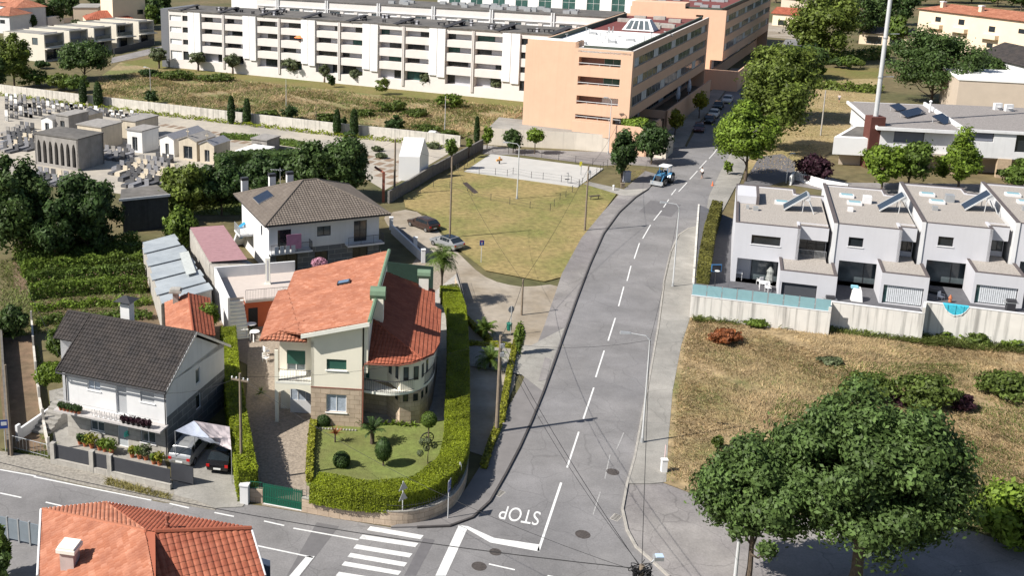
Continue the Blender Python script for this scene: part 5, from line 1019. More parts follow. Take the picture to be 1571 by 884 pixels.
b=MB(); b.prism([o+X*.2,o+X*(wx),o+X*wx-Y*fdep,o+X*1.9-Y*fdep,o+X*1.9-Y*(fdep-1),o+X*.2-Y*(fdep-1)],tz-.25,tz); b.build('terrace_floor',mat('terrace_beige',(.48,.42,.38),var=.04),tr_)
b=MB(); b.prism([o+X*1.9-Y*.05,o+X*wx-Y*.05,o+X*wx-Y*(fdep-.3),o+X*1.9-Y*(fdep-.3)],0,tz-.26); b.build('wall',MATS['terracotta_wall'],tr_)
b=MB(); T=frameT(o+X*1.9-Y*(fdep-.3),o+X*wx-Y*(fdep-.3)); b.box(.3,1.2,.0,.02,.05,2.0,T=T); b.build('door',MATS['black_soft'],tr_)
railing(o+X*1.95-Y*fdep+Y*.05,o+X*wx-Y*fdep+Y*.05,tz,1.0,MATS['metal_dark'],tr_,step=.15,bar=.008,rail=.02)
b=MB()
for k in range(11): b.prism([o+X*.2-Y*(fdep-1+k*.29),o+X*1.85-Y*(fdep-1+k*.29),o+X*1.85-Y*(fdep-1+(k+1)*.29),o+X*.2-Y*(fdep-1+(k+1)*.29)],0,tz-.25*(k+1))
b.build('steps',[MATS['trim_cream']],tr_)
# ---------------- modern white house on the right, mast, neighbours ----------------
mat('sand_wall',(.50,.42,.34),var=.05,scale=.6); mat('cream_far',(.68,.56,.42),var=.04,scale=.5); mat('stone_pillar',(.42,.32,.22),var=.2,scale=3,bump=.4); mat('roof_grey_gravel',(.24,.22,.21),var=.3,scale=6,bump=.4)
z6=6.6; m0=P(1356,194,z6); m1=P(1474.7,200,z6); mD=(m1-m0); mD.z=0; mw_=mD.length; mD.normalize(); mN=Vector((-mD.y,mD.x,0)); m0=Vector((m0.x,m0.y,0))
mh=thing('modern_house','white flat roofed modern house with solar panels behind the bright green trees','house',tuple(m0))
mb=P(1400,160,z6); dpt=(Vector((mb.x,mb.y,0))-m0).dot(mN)
def MW(x,y): return PW(x,y,m0,m0+mD)
b=MB(); o1=(MW(1372.6,200)[0],MW(1419.6,200)[0],MW(1396,219)[1],MW(1372,200)[1],.3); m2=m0+mD*(mw_+.4)-mN*1.2
wall(b,m0,m0+mD*mw_,2.9,z6-.3,[o1]); b.prism([m0+mN*.02,m0+mN*.3,m0+mN*dpt,m0+mN*dpt-mD*.3,m0-mD*.3+mN*.02],2.9,z6-.3)
o2=PW(1483,200,m2,m2+mD); o2b=PW(1524,218,m2,m2+mD); o3=PW(1560,207,m2,m2+mD); o3b=PW(1572,234,m2,m2+mD)
wall(b,m2,m2+mD*22,2.9,z6+.3,[(o2[0],o2b[0],o2b[1],o2[1],.3),(o3[0],o3[0]+2,o3b[1],o3[1],.3)]); b.prism([m2-mD*.3,m2,m2+mN*(dpt+1),m2+mN*(dpt+1)-mD*.3],2.9,z6+.55)
b.prism([m0+mN*dpt,m2+mD*22+mN*(dpt+1.2),m2+mD*22+mN*(dpt+1.5),m0+mN*(dpt+.3)],0,z6); b.build('upper_wall',MATS['white_wall'],mh)
window(mh,m0,m0+mD,*o1[:4],.25,MATS['frame_dark'],mat('shutter_blue',(.17,.18,.22),var=.05),nm=1); window(mh,m2,m2+mD,o2[0],o2b[0],o2b[1],o2[1],.25,MATS['frame_dark'],MATS['shutter_blue'],nm=1); window(mh,m2,m2+mD,o3[0],o3[0]+2,o3b[1],o3[1],.25,MATS['frame_dark'],MATS['glass_dark'],nm=1)
b=MB(); b.prism([m0-mN*.9-mD*.9,m0+mD*mw_-mN*.9,m0+mD*mw_+mN*dpt,m0+mN*dpt-mD*.9],z6-.3,z6); b.build('roof',[MATS['roof_grey_gravel']],mh)
b=MB(); b.prism([m0-mN*1.2-mD*1.2,m0+mD*mw_-mN*1.2,m0+mD*mw_-mN*.9,m0-mN*.9-mD*1.2],z6-.35,z6+.12); b.prism([m0-mN*.9-mD*1.2,m0-mN*.9-mD*.9,m0-mD*.9+mN*dpt,m0-mD*1.2+mN*dpt],z6-.35,z6+.12); b.prism([m2-mN*.3,m2+mD*22-mN*.3,m2+mD*22,m2],z6+.1,z6+.5); b.build('roof_edge',MATS['white_wall'],mh)
b=MB(); b.prism([m2,m2+mD*22,m2+mD*22+mN*(dpt+1),m2+mN*(dpt+1)],z6+.1,z6+.3); b.build('second_roof',MATS['roof_grey_gravel'],mh)
b=MB(); b.prism([m0+mN*2.5,m2+mD*22+mN*2.5,m2+mD*22+mN*3,m0+mN*3],0,2.9); b.prism([m0-mN*.3,m2+mD*22-mN*.3,m2+mD*22+mN*3,m0+mN*3],2.6,2.9); b.build('lower_wall',MATS['sand_wall'],mh)
for u in (-.5,9.8,16.5,22): q=m0+mD*u-mN*1.0; b=MB(); b.box(-.9,.9,-.35,.35,0,2.9,T=Matrix.Translation(q)@Matrix.Rotation(math.atan2(mD.y,mD.x),4,'Z')); b.build('stone_pillar',MATS['stone_pillar'],mh)
for u in (2,6,12,18): window(mh,m0+mN*2.5,m0+mN*2.5+mD,u,u+2.6,.4,2.4,-.05,MATS['frame_dark'],MATS['glass_dark'],nm=2)
b=MB(); T=frameT(m0-mN*1,m0-mN*1+mD); b.box(0,24,-.1,.05,2.9,3.0,T=T)
for k in range(60): b.box(k*.4,k*.4+.04,0,.03,3.0,3.8,T=T) if 14<k*.4<21 else None
b.build('terrace_railing',MATS['metal_grey'],mh)
bx0=P(1279.6,210,4.6); bx1=P(1344,213,4.6); bx2=P(1311,192,4.6)
a=V2(bx0); c_=V2(bx1); e=V2(bx2); b=MB(); b.prism([a,c_,c_+(e-a),e],1.9,4.6); b.build('side_wing',MATS['white_bright'],mh); b=MB(); b.prism([a*.9+c_*.1+(e-a)*.1,a*.05+c_*.95+(e-a)*.1,c_+(e-a)*.95,a*.9+c_*.1+(e-a)*.9],4.61,4.64); b.build('side_roof',MATS['roof_dark'],mh)
b=MB(); b.prism([a+(c_-a)*.1+(e-a)*.15,c_+(e-a)*.15,c_+(e-a),e+(c_-a)*.1],0,1.9); b.build('side_base',MATS['sand_wall'],mh)
for i,(x,y,w,l,lab) in enumerate(((1378,164,1.6,3.2,'farthest solar panel row on the modern white house roof'),(1400,172,1.5,6.5,'long middle solar panel row on the modern white house roof'),(1447,182,2.2,3.6,'blue solar panel nearest the front of the modern white house roof'))):
    q=P(x,y,z6+.6); T=Matrix.Translation(q)@Matrix.Rotation(R(38),4,'Z')@Matrix.Rotation(R(28),4,'X'); s=thing('solar_array',lab,'solar panel',(q.x,q.y,z6)); b=MB(); b.box(-l/2,l/2,-w/2,w/2,-.04,.04,T=T); b.build('panel',MATS['solar'],s)
    b=MB(); 
    for u in (-.4,.4): b.tube([T@Vector((u*l,w/2-.1,0)),Vector(((T@Vector((u*l,w/2-.1,0))).x,(T@Vector((u*l,w/2-.1,0))).y,z6))],.04,5); b.tube([T@Vector((u*l,-w/2+.1,0)),Vector(((T@Vector((u*l,-w/2+.1,0))).x,(T@Vector((u*l,-w/2+.1,0))).y,z6))],.04,5)
    b.build('stand',MATS['steel_galv'],s)
for (x,y) in ((1530,168),(1547,170)): q=P(x,y,z6+.3); b=MB(); b.box(-.6,.6,-.3,.3,0,1.1,T=Matrix.Translation(q)); b.lathe([(.4,0),(.4,.03)],(q.x,q.y-.33,q.z+.5),12); tag(b.build('air_conditioner',MATS['white_wall']),['left air conditioning unit on the modern white house roof','right air conditioning unit on the modern white house roof'][x>1540],'air conditioner')
q=P(1426,172,z6); b=MB(); b.tube([q,q+U*1.7],.16,8); b.lathe([(.26,1.7),(.26,1.85),(.05,2.0)],tuple(q),8); b.build('flue',MATS['white_wall'],mh)
ms=thing('telecom_mast','tall pale steel mast on a rust brown base beside the modern house','mast',tuple(P(1339.5,211,4.6)*1)); q=P(1339.5,211,4.6); q.z=0; ms.location.z=0; zt_b=PW(1340,178,q,q+Vector((1,0,0)))[1]
b=MB(); b.prism([(q.x-1.1,q.y-1),(q.x+1.1,q.y-1),(q.x+1.1,q.y+1),(q.x-1.1,q.y+1)],0,zt_b); b.build('base',mat('mast_brown',(.11,.04,.032),var=.1),ms)
b=MB()
zz=zt_b
while zz<38: b.tube([q+U*zz,q+U*min(zz+5.9,38)],[.36-.003*zz,.352-.003*zz],14); zz+=6
b.build('shaft',MATS['steel_galv'],ms); b=MB()
zz=zt_b
while zz<38: b.lathe([(.43-.003*zz,zz-.1),(.43-.003*zz,zz+.1)],tuple(q),14); zz+=6
for z in (14,20.5): b.box(q.x+.4,q.x+2.0,q.y-.1,q.y+.1,z,z+.12)
b.build('flange',MATS['metal_grey'],ms)
def block(name,label,cat,c0,c1,z,dep,m,rm,wins=(),over=.15,zb=0,parent=None,roofh=None):
    """box building from its two front roof corners in the photo"""
    a,c_=P(*c0,z),P(*c1,z); D=(c_-a); D.z=0; l=D.length; D.normalize(); N_=Vector((-D.y,D.x,0)); a=Vector((a.x,a.y,0)); c_=a+D*l
    t=thing(name,label,cat,tuple(a)); b=MB(); ops=[w for w in wins]
    wall(b,a,c_,zb,z,[w+(.2,) for w in ops]); b.prism([c_+N_*.001-D*.2,c_+N_*.001,c_+N_*dep,c_+N_*dep-D*.2],zb,z); b.prism([a+N_*dep,c_+N_*dep,c_+N_*(dep-.2),a+N_*(dep-.2)],zb,z-.01); b.prism([a+N_*.001,a+N_*.001+D*.2,a+N_*dep+D*.2,a+N_*dep],zb,z); b.build('wall',m,t)
    for w in ops: window(t,a,c_,*w,.15,MATS['frame_dark'],MATS['glass_dark'],nm=1)
    b=MB()
    if roofh:
        s=a-D*over-N_*over; e=c_+D*over-N_*over; s2=a-D*over+N_*(dep+over); e2=c_+D*over+N_*(dep+over); r0=(s+s2)/2+D*(dep*.4); r1=(e+e2)/2-D*(dep*.4)
        if roofh<0: r0=(s+s2)/2; r1=(e+e2)/2
        h=abs(roofh); tile_roof(b,[s+U*z,e+U*z,r1+U*(z+h),r0+U*(z+h)],tw=.6,th=.9,amp=.06,rowstep=.03); tile_roof(b,[e2+U*z,s2+U*z,r0+U*(z+h),r1+U*(z+h)],tw=.6,th=.9,rowstep=.03)
        b.face([e+U*z,e2+U*z,r1+U*(z+h)],0,[(0,0),(dep,0),(dep/2,h)]); b.face([s2+U*z,s+U*z,r0+U*(z+h)],0,[(0,0),(dep,0),(dep/2,h)])
    else: b.prism([a-D*over-N_*over,c_+D*over-N_*over,c_+D*over+N_*(dep+over),a-D*over+N_*(dep+over)],z,z+.25)
    b.build('roof',rm,t); return t,a,c_,D,N_
block('storage_building','beige windowless building with a white roof at the right edge behind the modern house','building',(1472,122.5),(1600,129),7,16,MATS['sand_wall'],MATS['roof_white'])
t,a,c_,D,N_=block('apartment_house','cream three storey house with a red tiled roof in the top right corner','building',(1411,13),(1620,38),11,13,MATS['cream_far'],MATS['tile_orange'],[(14,16,8,9.5),(24,26,7.2,8.7),(6,8,8,9.4),(33,35,7.8,9),(24,26,3,4.2)],roofh=1.6,over=.6)
for u,w,z in ((4,5,3.2),(4,5,6.4),(12.5,5,6.2),(22.5,5,5.6)): b=MB(); b.box(u,u+w,0,1.3,z-.2,z+.9,T=frameT(a,c_)); b.build('balcony',MATS['cream_far'],t)
for u in (5,18): chimney(t,a+D*u+N_*3,1,1,11,13.2,math.degrees(math.atan2(D.y,D.x)),MATS['cream_far'],'slab',MATS['white_wall'])
block('white_house','white house with long dark sloping roof edges right of the big dark tree','house',(1500,84),(1640,118),5.5,12,MATS['white_wall'],MATS['tile_black'],[(14,17,1,3)],roofh=-3,over=.5)
block('farm_shed','long low farm shed with dark open bays below the wooded slope','shed',(1319,50),(1418,56),3.2,9,MATS['cream_far'],MATS['tile_grey'],[(2,6,.3,2.4),(8,11,.3,2.4),(14,17.5,.3,2.4),(20,23,.3,2.4)],roofh=-1.6,over=.4)
block('red_roofed_house','small house with a deep red roof beyond the second peach block','house',(1186,20),(1224,23),4,7,MATS['cream_far'],MATS['tile_red'],[(2,5,0.2,2)],roofh=-2,over=.6)
block('distant_house','plain beige house among trees at the top edge beyond the second peach block','house',(1199,-2),(1240,2),7,10,MATS['sand_wall'],MATS['tile_grey'],[],roofh=2)
# ---------------- row of cubic cream houses upper left ----------------
dv=P(4.6,47.4,7)-P(67.2,52.7,7); dv.z=0; dl=dv.length; dv.normalize()
cub=[((67.2,52.7),(97.8,48.6)),((106,46.6),(134.5,43.5)),((143.6,42.5),(170.4,39.4)),((178,36.7),(204,34.8)),((212.4,32.4),(236,30.3))]
lb=['nearest cubic cream house, partly behind the round dark tree','second cubic cream house, its lower floor hidden by the round dark tree','middle one of the five cubic cream houses','fourth cubic cream house, with a dark glazed upper opening','farthest cubic cream house beside a round grey green tree']
mat('cube_wall',(.60,.56,.48),var=.04,scale=.5)
for i,(p,q) in enumerate(cub):
    a,c_=P(*p,7),P(*q,7); a=Vector((a.x,a.y,0)); c_=Vector((c_.x,c_.y,0)); D=(c_-a).normalized(); w=(c_-a).length; t=thing('cubic_house',lb[i],'house',tuple(a),0,'row of cubic cream houses')
    b=MB(); wall(b,a,c_,0,7,[(.35,w-.35,3.75,6.7,2.2),(.5,w-.2,.1,3.1,2.0)]); L_=min(dl,24)
    wall(b,a+dv*L_,a,0,7,[(L_-4.2,L_-2.2,4.2,6,.2)]); b.prism([c_,c_+dv*L_,c_+dv*L_-D*.2,c_-D*.2],0,6.99); b.prism([a+dv*L_,c_+dv*L_,c_+dv*(L_-.2),a+dv*(L_-.2)],0,6.98); b.build('wall',MATS['cube_wall'],t)
    b=MB(); T=frameT(a,c_); b.box(0,w,-2.3,-2.21,0,7,T=T); b.build('inner_wall',MATS['recess_grey'],t)
    window(t,a,c_,.8,2.0,3.8,6.3,2.15,MATS['frame_dark'],MATS['glass_dark']); window(t,a,c_,2.2,w-1,.2,2.9,1.95,MATS['frame_dark'],MATS['glass_dark'],nm=2)
    if i==3: window(t,a,c_,2.2,w-1.4,3.8,6.5,2.12,MATS['frame_dark'],MATS['glass_dark'],nm=2)
    b=MB(); b.box(.3,w-.3,-.08,-.04,3.8,4.7,T=T); b.build('glass_railing',MATS['glass_mid'],t); 
    if i==0: window(t,a+dv*L_,a,L_-4.2,L_-2.2,4.2,6,.15,MATS['frame_dark'],MATS['glass_mid'])
    b=MB(); b.prism([a+dv*.3+D*.3,c_+dv*.3-D*.3,c_+dv*(L_-.3)-D*.3,a+dv*(L_-.3)+D*.3],6.4,6.8); b.build('roof',MATS['paving_light'],t)
    b=MB(); b.box(-.3,w+.3,.0,1.2,3.25,3.5,T=T); b.build('canopy',MATS['cube_wall'],t)
gwl=MB(); pts=[P(66,97),P(100,97),P(175,83),P(236,68)]; strip(gwl,[(p.x,p.y) for p in pts[2:]],.3,1.6,1.6); tag(gwl.build('street_wall',MATS['panel_dark']),'dark front wall of the cubic cream houses along the small lane','wall')
# far houses upper left
block('brown_roofed_house','low house with a broad brown red hipped roof behind the cubic houses','house',(132,30),(205,28),4,12,MATS['cream_far'],MATS['tile_red'],[],roofh=2.2)
block('terraced_house','white house with orange roof in the top left corner, nearest the edge','house',(-20,22),(14,24),5.5,10,MATS['white_wall'],MATS['tile_orange'],[(5,7,3,4.2)],roofh=2.2,over=.5)
block('terraced_house','white house with two dark windows behind the top left corner house','house',(-8,6),(24,12),7,10,MATS['white_wall'],MATS['tile_orange'],[(10,12.5,3.6,5),(16,18,3.6,5)],roofh=2.4,over=.5)
block('terraced_house','white house with a long dark upper window right of the top left corner','house',(25,4),(46,2),8,10,MATS['white_wall'],MATS['tile_orange'],[(2,8,4.8,6.6)],roofh=2,over=.5)
block('flat_roofed_house','pale flat roofed house half hidden by trees at the top left','house',(112,12),(150,12),6,14,MATS['cream_far'],MATS['paving_light'],[(4,7,2,4)])
block('yellow_apartment_house','cream and yellow apartment house at the top edge left of the white block','building',(172,-6),(222,-8),11,12,MATS['cream_far'],mat('yellow_wall',(.65,.45,.15),var=.05),[(8,10,5,6.5),(14,16,5,6.5),(20,22,5,6.5),(8,10,1.5,3),(14,16,1.5,3)])
block('container','white site container on the dark ground above the cubic houses','container',(73,27),(98,24),2.6,3,MATS['white_wall'],MATS['white_bright'])
for i,(x,y,lab) in enumerate(((220,33,'white chimney stack of the brown roofed house at the upper left'),)): pass
tag(sheet('ploughed_ground',[(-30,48),(-30,32),(120,26),(190,30),(150,44)],.05,mat('dark_soil',(.09,.065,.045),var=.2)),None,None)
# ---------------- cemetery ----------------
mat('tomb_white',(.68,.67,.65),var=.05,scale=1,streak=.1); mat('tomb_grey',(.27,.255,.24),var=.15,scale=1,streak=.2); mat('tomb_beige',(.50,.44,.35),var=.08,scale=1,streak=.12); mat('tomb_dark',(.09,.09,.095),var=.2,scale=2,rough=.4); mat('granite_polished',(.22,.22,.235),var=.25,scale=6,rough=.3); mat('wall_lichen',(.52,.49,.44),var=.14,scale=1.2,streak=.4)
c0=P(55,252); c1=P(121.5,263); kD=(c1-c0); kD.z=0; kw=kD.length; kD.normalize(); kN=Vector((-kD.y,kD.x,0)); kyaw=math.atan2(kD.y,kD.x)
am=thing('mausoleum','large grey mausoleum with seven pointed arch openings and a flat dark roof','mausoleum',tuple(c0)); h=HZ(121.5,263,214.6); dpk=(P(155,203.8,h)-P(119.4,214.6,h)).length
b=MB(); T=frameT(c0,c1); n=7; sp=(kw-.6)/n; wdt=sp*.62; Hs,Ha=h*.55,h*.84
def fc(pts,mi=0): b.face([T@Vector(p) for p in pts],mi)
fc([(0,0,0),(kw,0,0),(kw,0,.5),(0,0,.5)]); fc([(0,0,Ha+.1),(kw,0,Ha+.1),(kw,0,h),(0,0,h)])
xs=.3
prev=0
for k in range(n):
    x0=.3+k*sp+(sp-wdt)/2; x1=x0+wdt; fc([(prev,0,.5),(x0,0,.5),(x0,0,Ha+.1),(prev,0,Ha+.1)]); prev=x1; xm=(x0+x1)/2
    m_=8; arcL=[]
    for j in range(m_+1):
        t=j/m_; z=Hs+(Ha-Hs)*t; hw=wdt/2*math.sqrt(max(0,1-t**1.7)); arcL.append((hw,z))
    for j in range(m_):
        (w0_,za_),(w1__,zb_)=arcL[j],arcL[j+1]
        fc([(x0,0,za_),(xm-w0_,0,za_),(xm-w1__,0,zb_),(x0,0,zb_)]); fc([(xm+w0_,0,za_),(x1,0,za_),(x1,0,zb_),(xm+w1__,0,zb_)]); fc([(xm-w0_,0,za_),(xm-w0_,-.5,za_),(xm-w1__,-.5,zb_),(xm-w1__,0,zb_)]); fc([(xm+w0_,-.5,za_),(xm+w0_,0,za_),(xm+w1__,0,zb_),(xm+w1__,-.5,zb_)])
    fc([(x0,0,Ha),(x1,0,Ha),(x1,0,Ha+.1),(x0,0,Ha+.1)]); fc([(x0,0,.5),(x0,-.5,.5),(x0,-.5,Hs),(x0,0,Hs)]); fc([(x1,-.5,.5),(x1,0,.5),(x1,0,Hs),(x1,-.5,Hs)])
fc([(prev,0,.5),(kw,0,.5),(kw,0,Ha+.1),(prev,0,Ha+.1)])
b.prism([c1,c1+kN*dpk,c1+kN*dpk-kD*.3,c1-kD*.3],0,h); b.prism([c0+kN*dpk,c1+kN*dpk,c1+kN*(dpk-.3),c0+kN*(dpk-.3)],0,h-.01); b.prism([c0+kD*.01,c0+kD*.3,c0+kD*.3+kN*dpk,c0+kN*dpk],0,h-.02); b.build('wall',MATS['tomb_grey'],am)
b=MB(); b.box(.2,kw-.2,-.55,-.51,.4,h-.2,T=T); b.build('grille',MATS['glass_dark'],am); b=MB(); b.prism([c0-kD*.1-kN*.1,c1+kD*.1-kN*.1,c1+kD*.1+kN*(dpk+.1),c0-kD*.1+kN*(dpk+.1)],h,h+.15); b.build('roof',MATS['roof_dark'],am)
def tomb(x0,x1,yb,yt,dep,m,style,lab,door=.35,roof=None,cross=False):
    """small chapel from the bottom edge of its front"""
    xm=(x0+x1)/2; q0=P(x0,yb); l=(P(x1,yb)-q0).length*.98/max(.3,abs(kD.x)); l=min(l,6); hh=HZ(x0,yb,yt); q0=Vector((q0.x,q0.y,0)); q1=q0+kD*l; t=thing('family_tomb',lab,'tomb',tuple(q0)); b=MB(); zt_=hh if style=='flat' else hh*.82
    wall(b,q0,q1,0,zt_,[(l*(.5-door/2),l*(.5+door/2),.25,zt_*.72,.25)]); b.prism([q1-kD*.15,q1+kN*.001,q1+kN*dep,q1+kN*dep-kD*.15],0,zt_); b.prism([q0,q0+kD*.15+kN*.001,q0+kD*.15+kN*dep,q0+kN*dep],0,zt_); b.prism([q0+kN*dep,q1+kN*dep,q1+kN*(dep-.15),q0+kN*(dep-.15)],0,zt_)
    if style=='gable': b.face([q0+U*zt_,q1+U*zt_,(q0+q1)/2+U*hh])
    b.build('wall',m,t); window(t,q0,q1,l*(.5-door/2),l*(.5+door/2),.25,zt_*.72,.2,MATS['metal_grey'],MATS['glass_dark'],nm=2,name='door')
    b=MB(); o=.15
    if style=='flat': b.prism([q0-kD*o-kN*o,q1+kD*o-kN*o,q1+kD*o+kN*(dep+o),q0-kD*o+kN*(dep+o)],zt_,zt_+.18)
    elif style=='gable':
        r0,r1=(q0+q1)/2-kN*o+U*(hh+.1),(q0+q1)/2+kN*(dep+o)+U*(hh+.1)
        for s,e in ((q0-kD*o,1),(q1+kD*o,-1)): 
            p=s-kN*o+U*(zt_+.05); q=s+kN*(dep+o)+U*(zt_+.05); b.face([p,r0,r1,q] if e>0 else [r0,p,q,r1]); b.face([p-U*.15,r0-U*.15,r0,p])
    else:
        c_=[q0-kD*o-kN*o,q1+kD*o-kN*o,q1+kD*o+kN*(dep+o),q0-kD*o+kN*(dep+o)]; ap_=(q0+q1)/2+kN*dep/2+U*(hh+.6)
        for k in range(4): b.face([c_[k]+U*zt_,c_[(k+1)%4]+U*zt_,ap_])
    b.build('roof',roof or MATS['tomb_grey'],t)
    if cross: b=MB(); c=(q0+q1)/2+kN*(dep/2 if style=='pyr' else .1)+U*(hh+(.55 if style=='pyr' else .05)); b.box(-.07,.07,-.07,.07,0,1.1,T=Matrix.Translation(c)); b.box(-.3,.3,-.06,.06,.65,.8,T=Matrix.Translation(c)@Matrix.Rotation(kyaw,4,'Z')); b.build('cross',m,t)
tomb(64,85,202,177,3.5,MATS['tomb_white'],'gable','small white tomb with a pointed front left behind the arcaded mausoleum')
tomb(87,110,204,176,5,MATS['tomb_grey'],'flat','dark grey tomb with a columned entrance behind the arcaded mausoleum')
tomb(112,132,196,172,5,MATS['tomb_beige'],'pyr','beige tomb with a pyramid roof and a cross',cross=True)
tomb(120,163,224,191,5,MATS['tomb_beige'],'flat','large beige box shaped tomb right of the arcaded mausoleum',.2)
tomb(187,212,213,184,6,MATS['tomb_beige'],'flat','beige tomb standing directly behind the tall white one',.2)
tomb(196,222,232,199,4.2,MATS['tomb_white'],'flat','tall bright white tomb with a narrow dark entrance')
tomb(246,270,238,205,8,MATS['tomb_white'],'gable','bluish white tomb with a long ridge roof and a small door',.25,roof=MATS['granite_polished'])
tomb(275,305,244,207,5,MATS['tomb_beige'],'gable','classical beige tomb with a pediment and columns',.5,roof=MATS['tomb_grey'],cross=True)
tomb(307,331,249,214,4.2,MATS['tomb_beige'],'gable','beige tomb with a pale stone gable roof beside the classical one',.35,roof=MATS['granite_polished'],cross=True)
tomb(386,411,232,213,3.8,MATS['tomb_grey'],'flat','grey box shaped tomb above the hedge, standing alone')
tomb(363,395,250,232,5,MATS['tomb_white'],'flat','low white tomb whose flat roof shows above the hedge',.15,roof=MATS['tomb_white'])
ctr=thing('chapel','smooth white chapel with a steep gabled roof behind the dark cemetery wall','chapel',tuple(P(610,282)))
q=P(612,240,3.6); q2=P(644,241,3.6); D=(q2-q); D.z=0; l=D.length; D.normalize(); N_=P(657.8,234.8,3.6)-q2; N_.z=0; dp_=N_.length; N_.normalize(); q=Vector((q.x,q.y,0)); q2=q+D*l
b=MB(); pr=[q,q2,q2+N_*dp_,q+N_*dp_]; b.prism(pr,0,3.6); b.face([q2+U*3.6,q2+N_*dp_+U*3.6,q2+N_*dp_/2+U*6.2]); b.face([q+N_*dp_+U*3.6,q+U*3.6,q+N_*dp_/2+U*6.2]); b.build('wall',MATS['white_bright'],ctr)
b=MB(); b.face([q+U*3.61,q2+U*3.61,q2+N_*dp_/2+U*6.21,q+N_*dp_/2+U*6.21]); b.face([q2+N_*dp_+U*3.61,q+N_*dp_+U*3.61,q+N_*dp_/2+U*6.21,q2+N_*dp_/2+U*6.21]); b.build('roof',MATS['white_bright'],ctr)
# cemetery walls
b=MB(); pts=[P(x,y) for x,y in ((-30,138),(5,143),(122,158),(349,185),(512,204),(609,214),(706,225))]; strip(b,[(p.x,p.y) for p in pts],.3,1.85,1.85); tag(b.build('cemetery_wall',MATS['wall_lichen']),'long weathered pale concrete wall between the cemetery and the wild field','wall')
b=MB(); pts=[P(x,y) for x,y in ((740,229),(661,272),(630,292),(596,312))]; strip(b,[(p.x,p.y) for p in pts],.3,1.7,1.7); tag(b.build('cemetery_wall',mat('wall_dark',(.16,.15,.14),var=.2,streak=.3)),'dark granite wall running down from the street corner past the white chapel','wall')
pt=thing('portal_frame','rust brown steel portal frame at the end of the dark cemetery wall','gate',tuple(P(587,309))); q=P(588,310); D=(P(560,290)-q).normalized(); b=MB(); b.box(-.18,.18,-.18,.18,0,4.2,T=Matrix.Translation(q)); b.build('post',MATS['rust_metal'],pt); b=MB(); b.tube([q+U*4.1,q+Vector((D.x,D.y,0))*3.2+U*4.1],.2,4); b.build('beam',MATS['rust_metal'],pt)
# graves: individual, copied
def grave(kind,label,group):
    b=MB(); m=[MATS[{'dark':'tomb_dark','grey':'granite_polished','white':'tomb_white','beige':'tomb_beige'}[kind]]]; t=thing('grave',label,'grave',(0,0,0),0,group)
    b.box(-.5,.5,-1,.85,0,.35); b.box(-.42,.42,-.92,.8,.35,.45); b.build('slab',m,t); b=MB(); k=len(b.v); b.box(-.42,.42,.86,1.0,0,1.25); b.build('headstone',m,t); return t
far=thing('grave','grave slab with a low headstone in the packed far rows of the cemetery','grave',tuple(P(30,160)),0,'graves in the far cemetery rows')
b=MB(); b.box(-.55,.55,-1,.9,0,.4,T=Matrix.Translation(far.location)); b.build('slab',MATS['granite_polished'],far); b=MB(); b.box(-.4,.4,.9,1.05,0,1.1,T=Matrix.Translation(far.location)); b.build('headstone',MATS['tomb_dark'],far); far.rotation_euler.z=kyaw
fark=kids(far); rn=random.Random(5); wp=[P(x,y) for x,y in ((5,144),(345,195))]; wD=(wp[1]-wp[0]).normalized(); wN=Vector((-wD.y,wD.x,0))
def inpoly(x,y,pp):
    c=False
    for i in range(len(pp)):
        (a,b_),(e,f)=pp[i],pp[i-1]
        if (b_>y)!=(f>y) and x<(e-a)*(y-b_)/(f-b_)+a: c=not c
    return c
FA=[(0,148),(60,157),(130,170),(215,182),(235,192),(190,190),(130,178),(118,172),(60,180),(0,190)]
cnt=0; fm=['tomb_dark','granite_polished','granite_polished','tomb_grey','tomb_white']; alt={}
for m_ in fm:
    me=fark[0].data.copy(); me.materials[0]=MATS[m_]; alt[m_]=me
for r_ in range(24):
    for k in range(75):
        q=wp[0]-wN*(4+r_*2.25)+wD*(k*1.36-6); X_,Y_=pix(q)
        if not inpoly(X_,Y_,FA) or rn.random()<.06 or cnt>=275: continue
        c=far.copy(); COL.objects.link(c); c.location=q; c.rotation_euler.z=kyaw+rn.uniform(-.03,.03); cnt+=1; mm=rn.choice(fm)
        for ch_ in fark:
            d=ch_.copy(); COL.objects.link(d); d.parent=c
            if ch_.name.startswith('slab'): d.data=alt[mm]; d.scale.z=.7+.6*rn.random()
            else: d.scale.z=.35+.55*rn.random()
g2=grave('grey','upright dark or pale gravestone with a slab in the near rows of the cemetery','graves in the near cemetery rows'); g2.location=P(195,252)
k2=kids(g2); NA=[(0,200),(48,196),(50,235),(0,235)],[(55,262),(110,272),(100,285),(55,285)],[(195,252),(255,245),(262,262),(230,300),(205,295),(165,262)],[(158,235),(200,232),(205,245),(165,248)]
alt2=[(MATS['tomb_dark']),MATS['granite_polished'],MATS['tomb_beige'],MATS['tomb_grey']]; am2=[]
for m_ in alt2:
    pr_=[]
    for ch_ in k2: me=ch_.data.copy(); me.materials[0]=m_; pr_.append(me)
    am2.append(pr_)
cnt=0
for r_ in range(34):
    for k in range(60):
        q=c0-kN*(-20+r_*2.3)+kD*(k*1.3-22); X_,Y_=pix(q)
        if not any(inpoly(X_,Y_,pp) for pp in NA) or rn.random()<.06 or cnt>190: continue
        c=g2.copy(); COL.objects.link(c); c.location=q; c.rotation_euler.z=kyaw+rn.uniform(-.05,.05)+(math.pi if rn.random()<.0 else 0); cnt+=1; pr_=am2[rn.choice([0,0,1,1,2,3])]
        for j,ch_ in enumerate(k2): d=ch_.copy(); COL.objects.link(d); d.parent=c; d.data=pr_[j]; d.scale.z=.7+.9*rn.random() if j else 1
g2.rotation_euler.z=kyaw
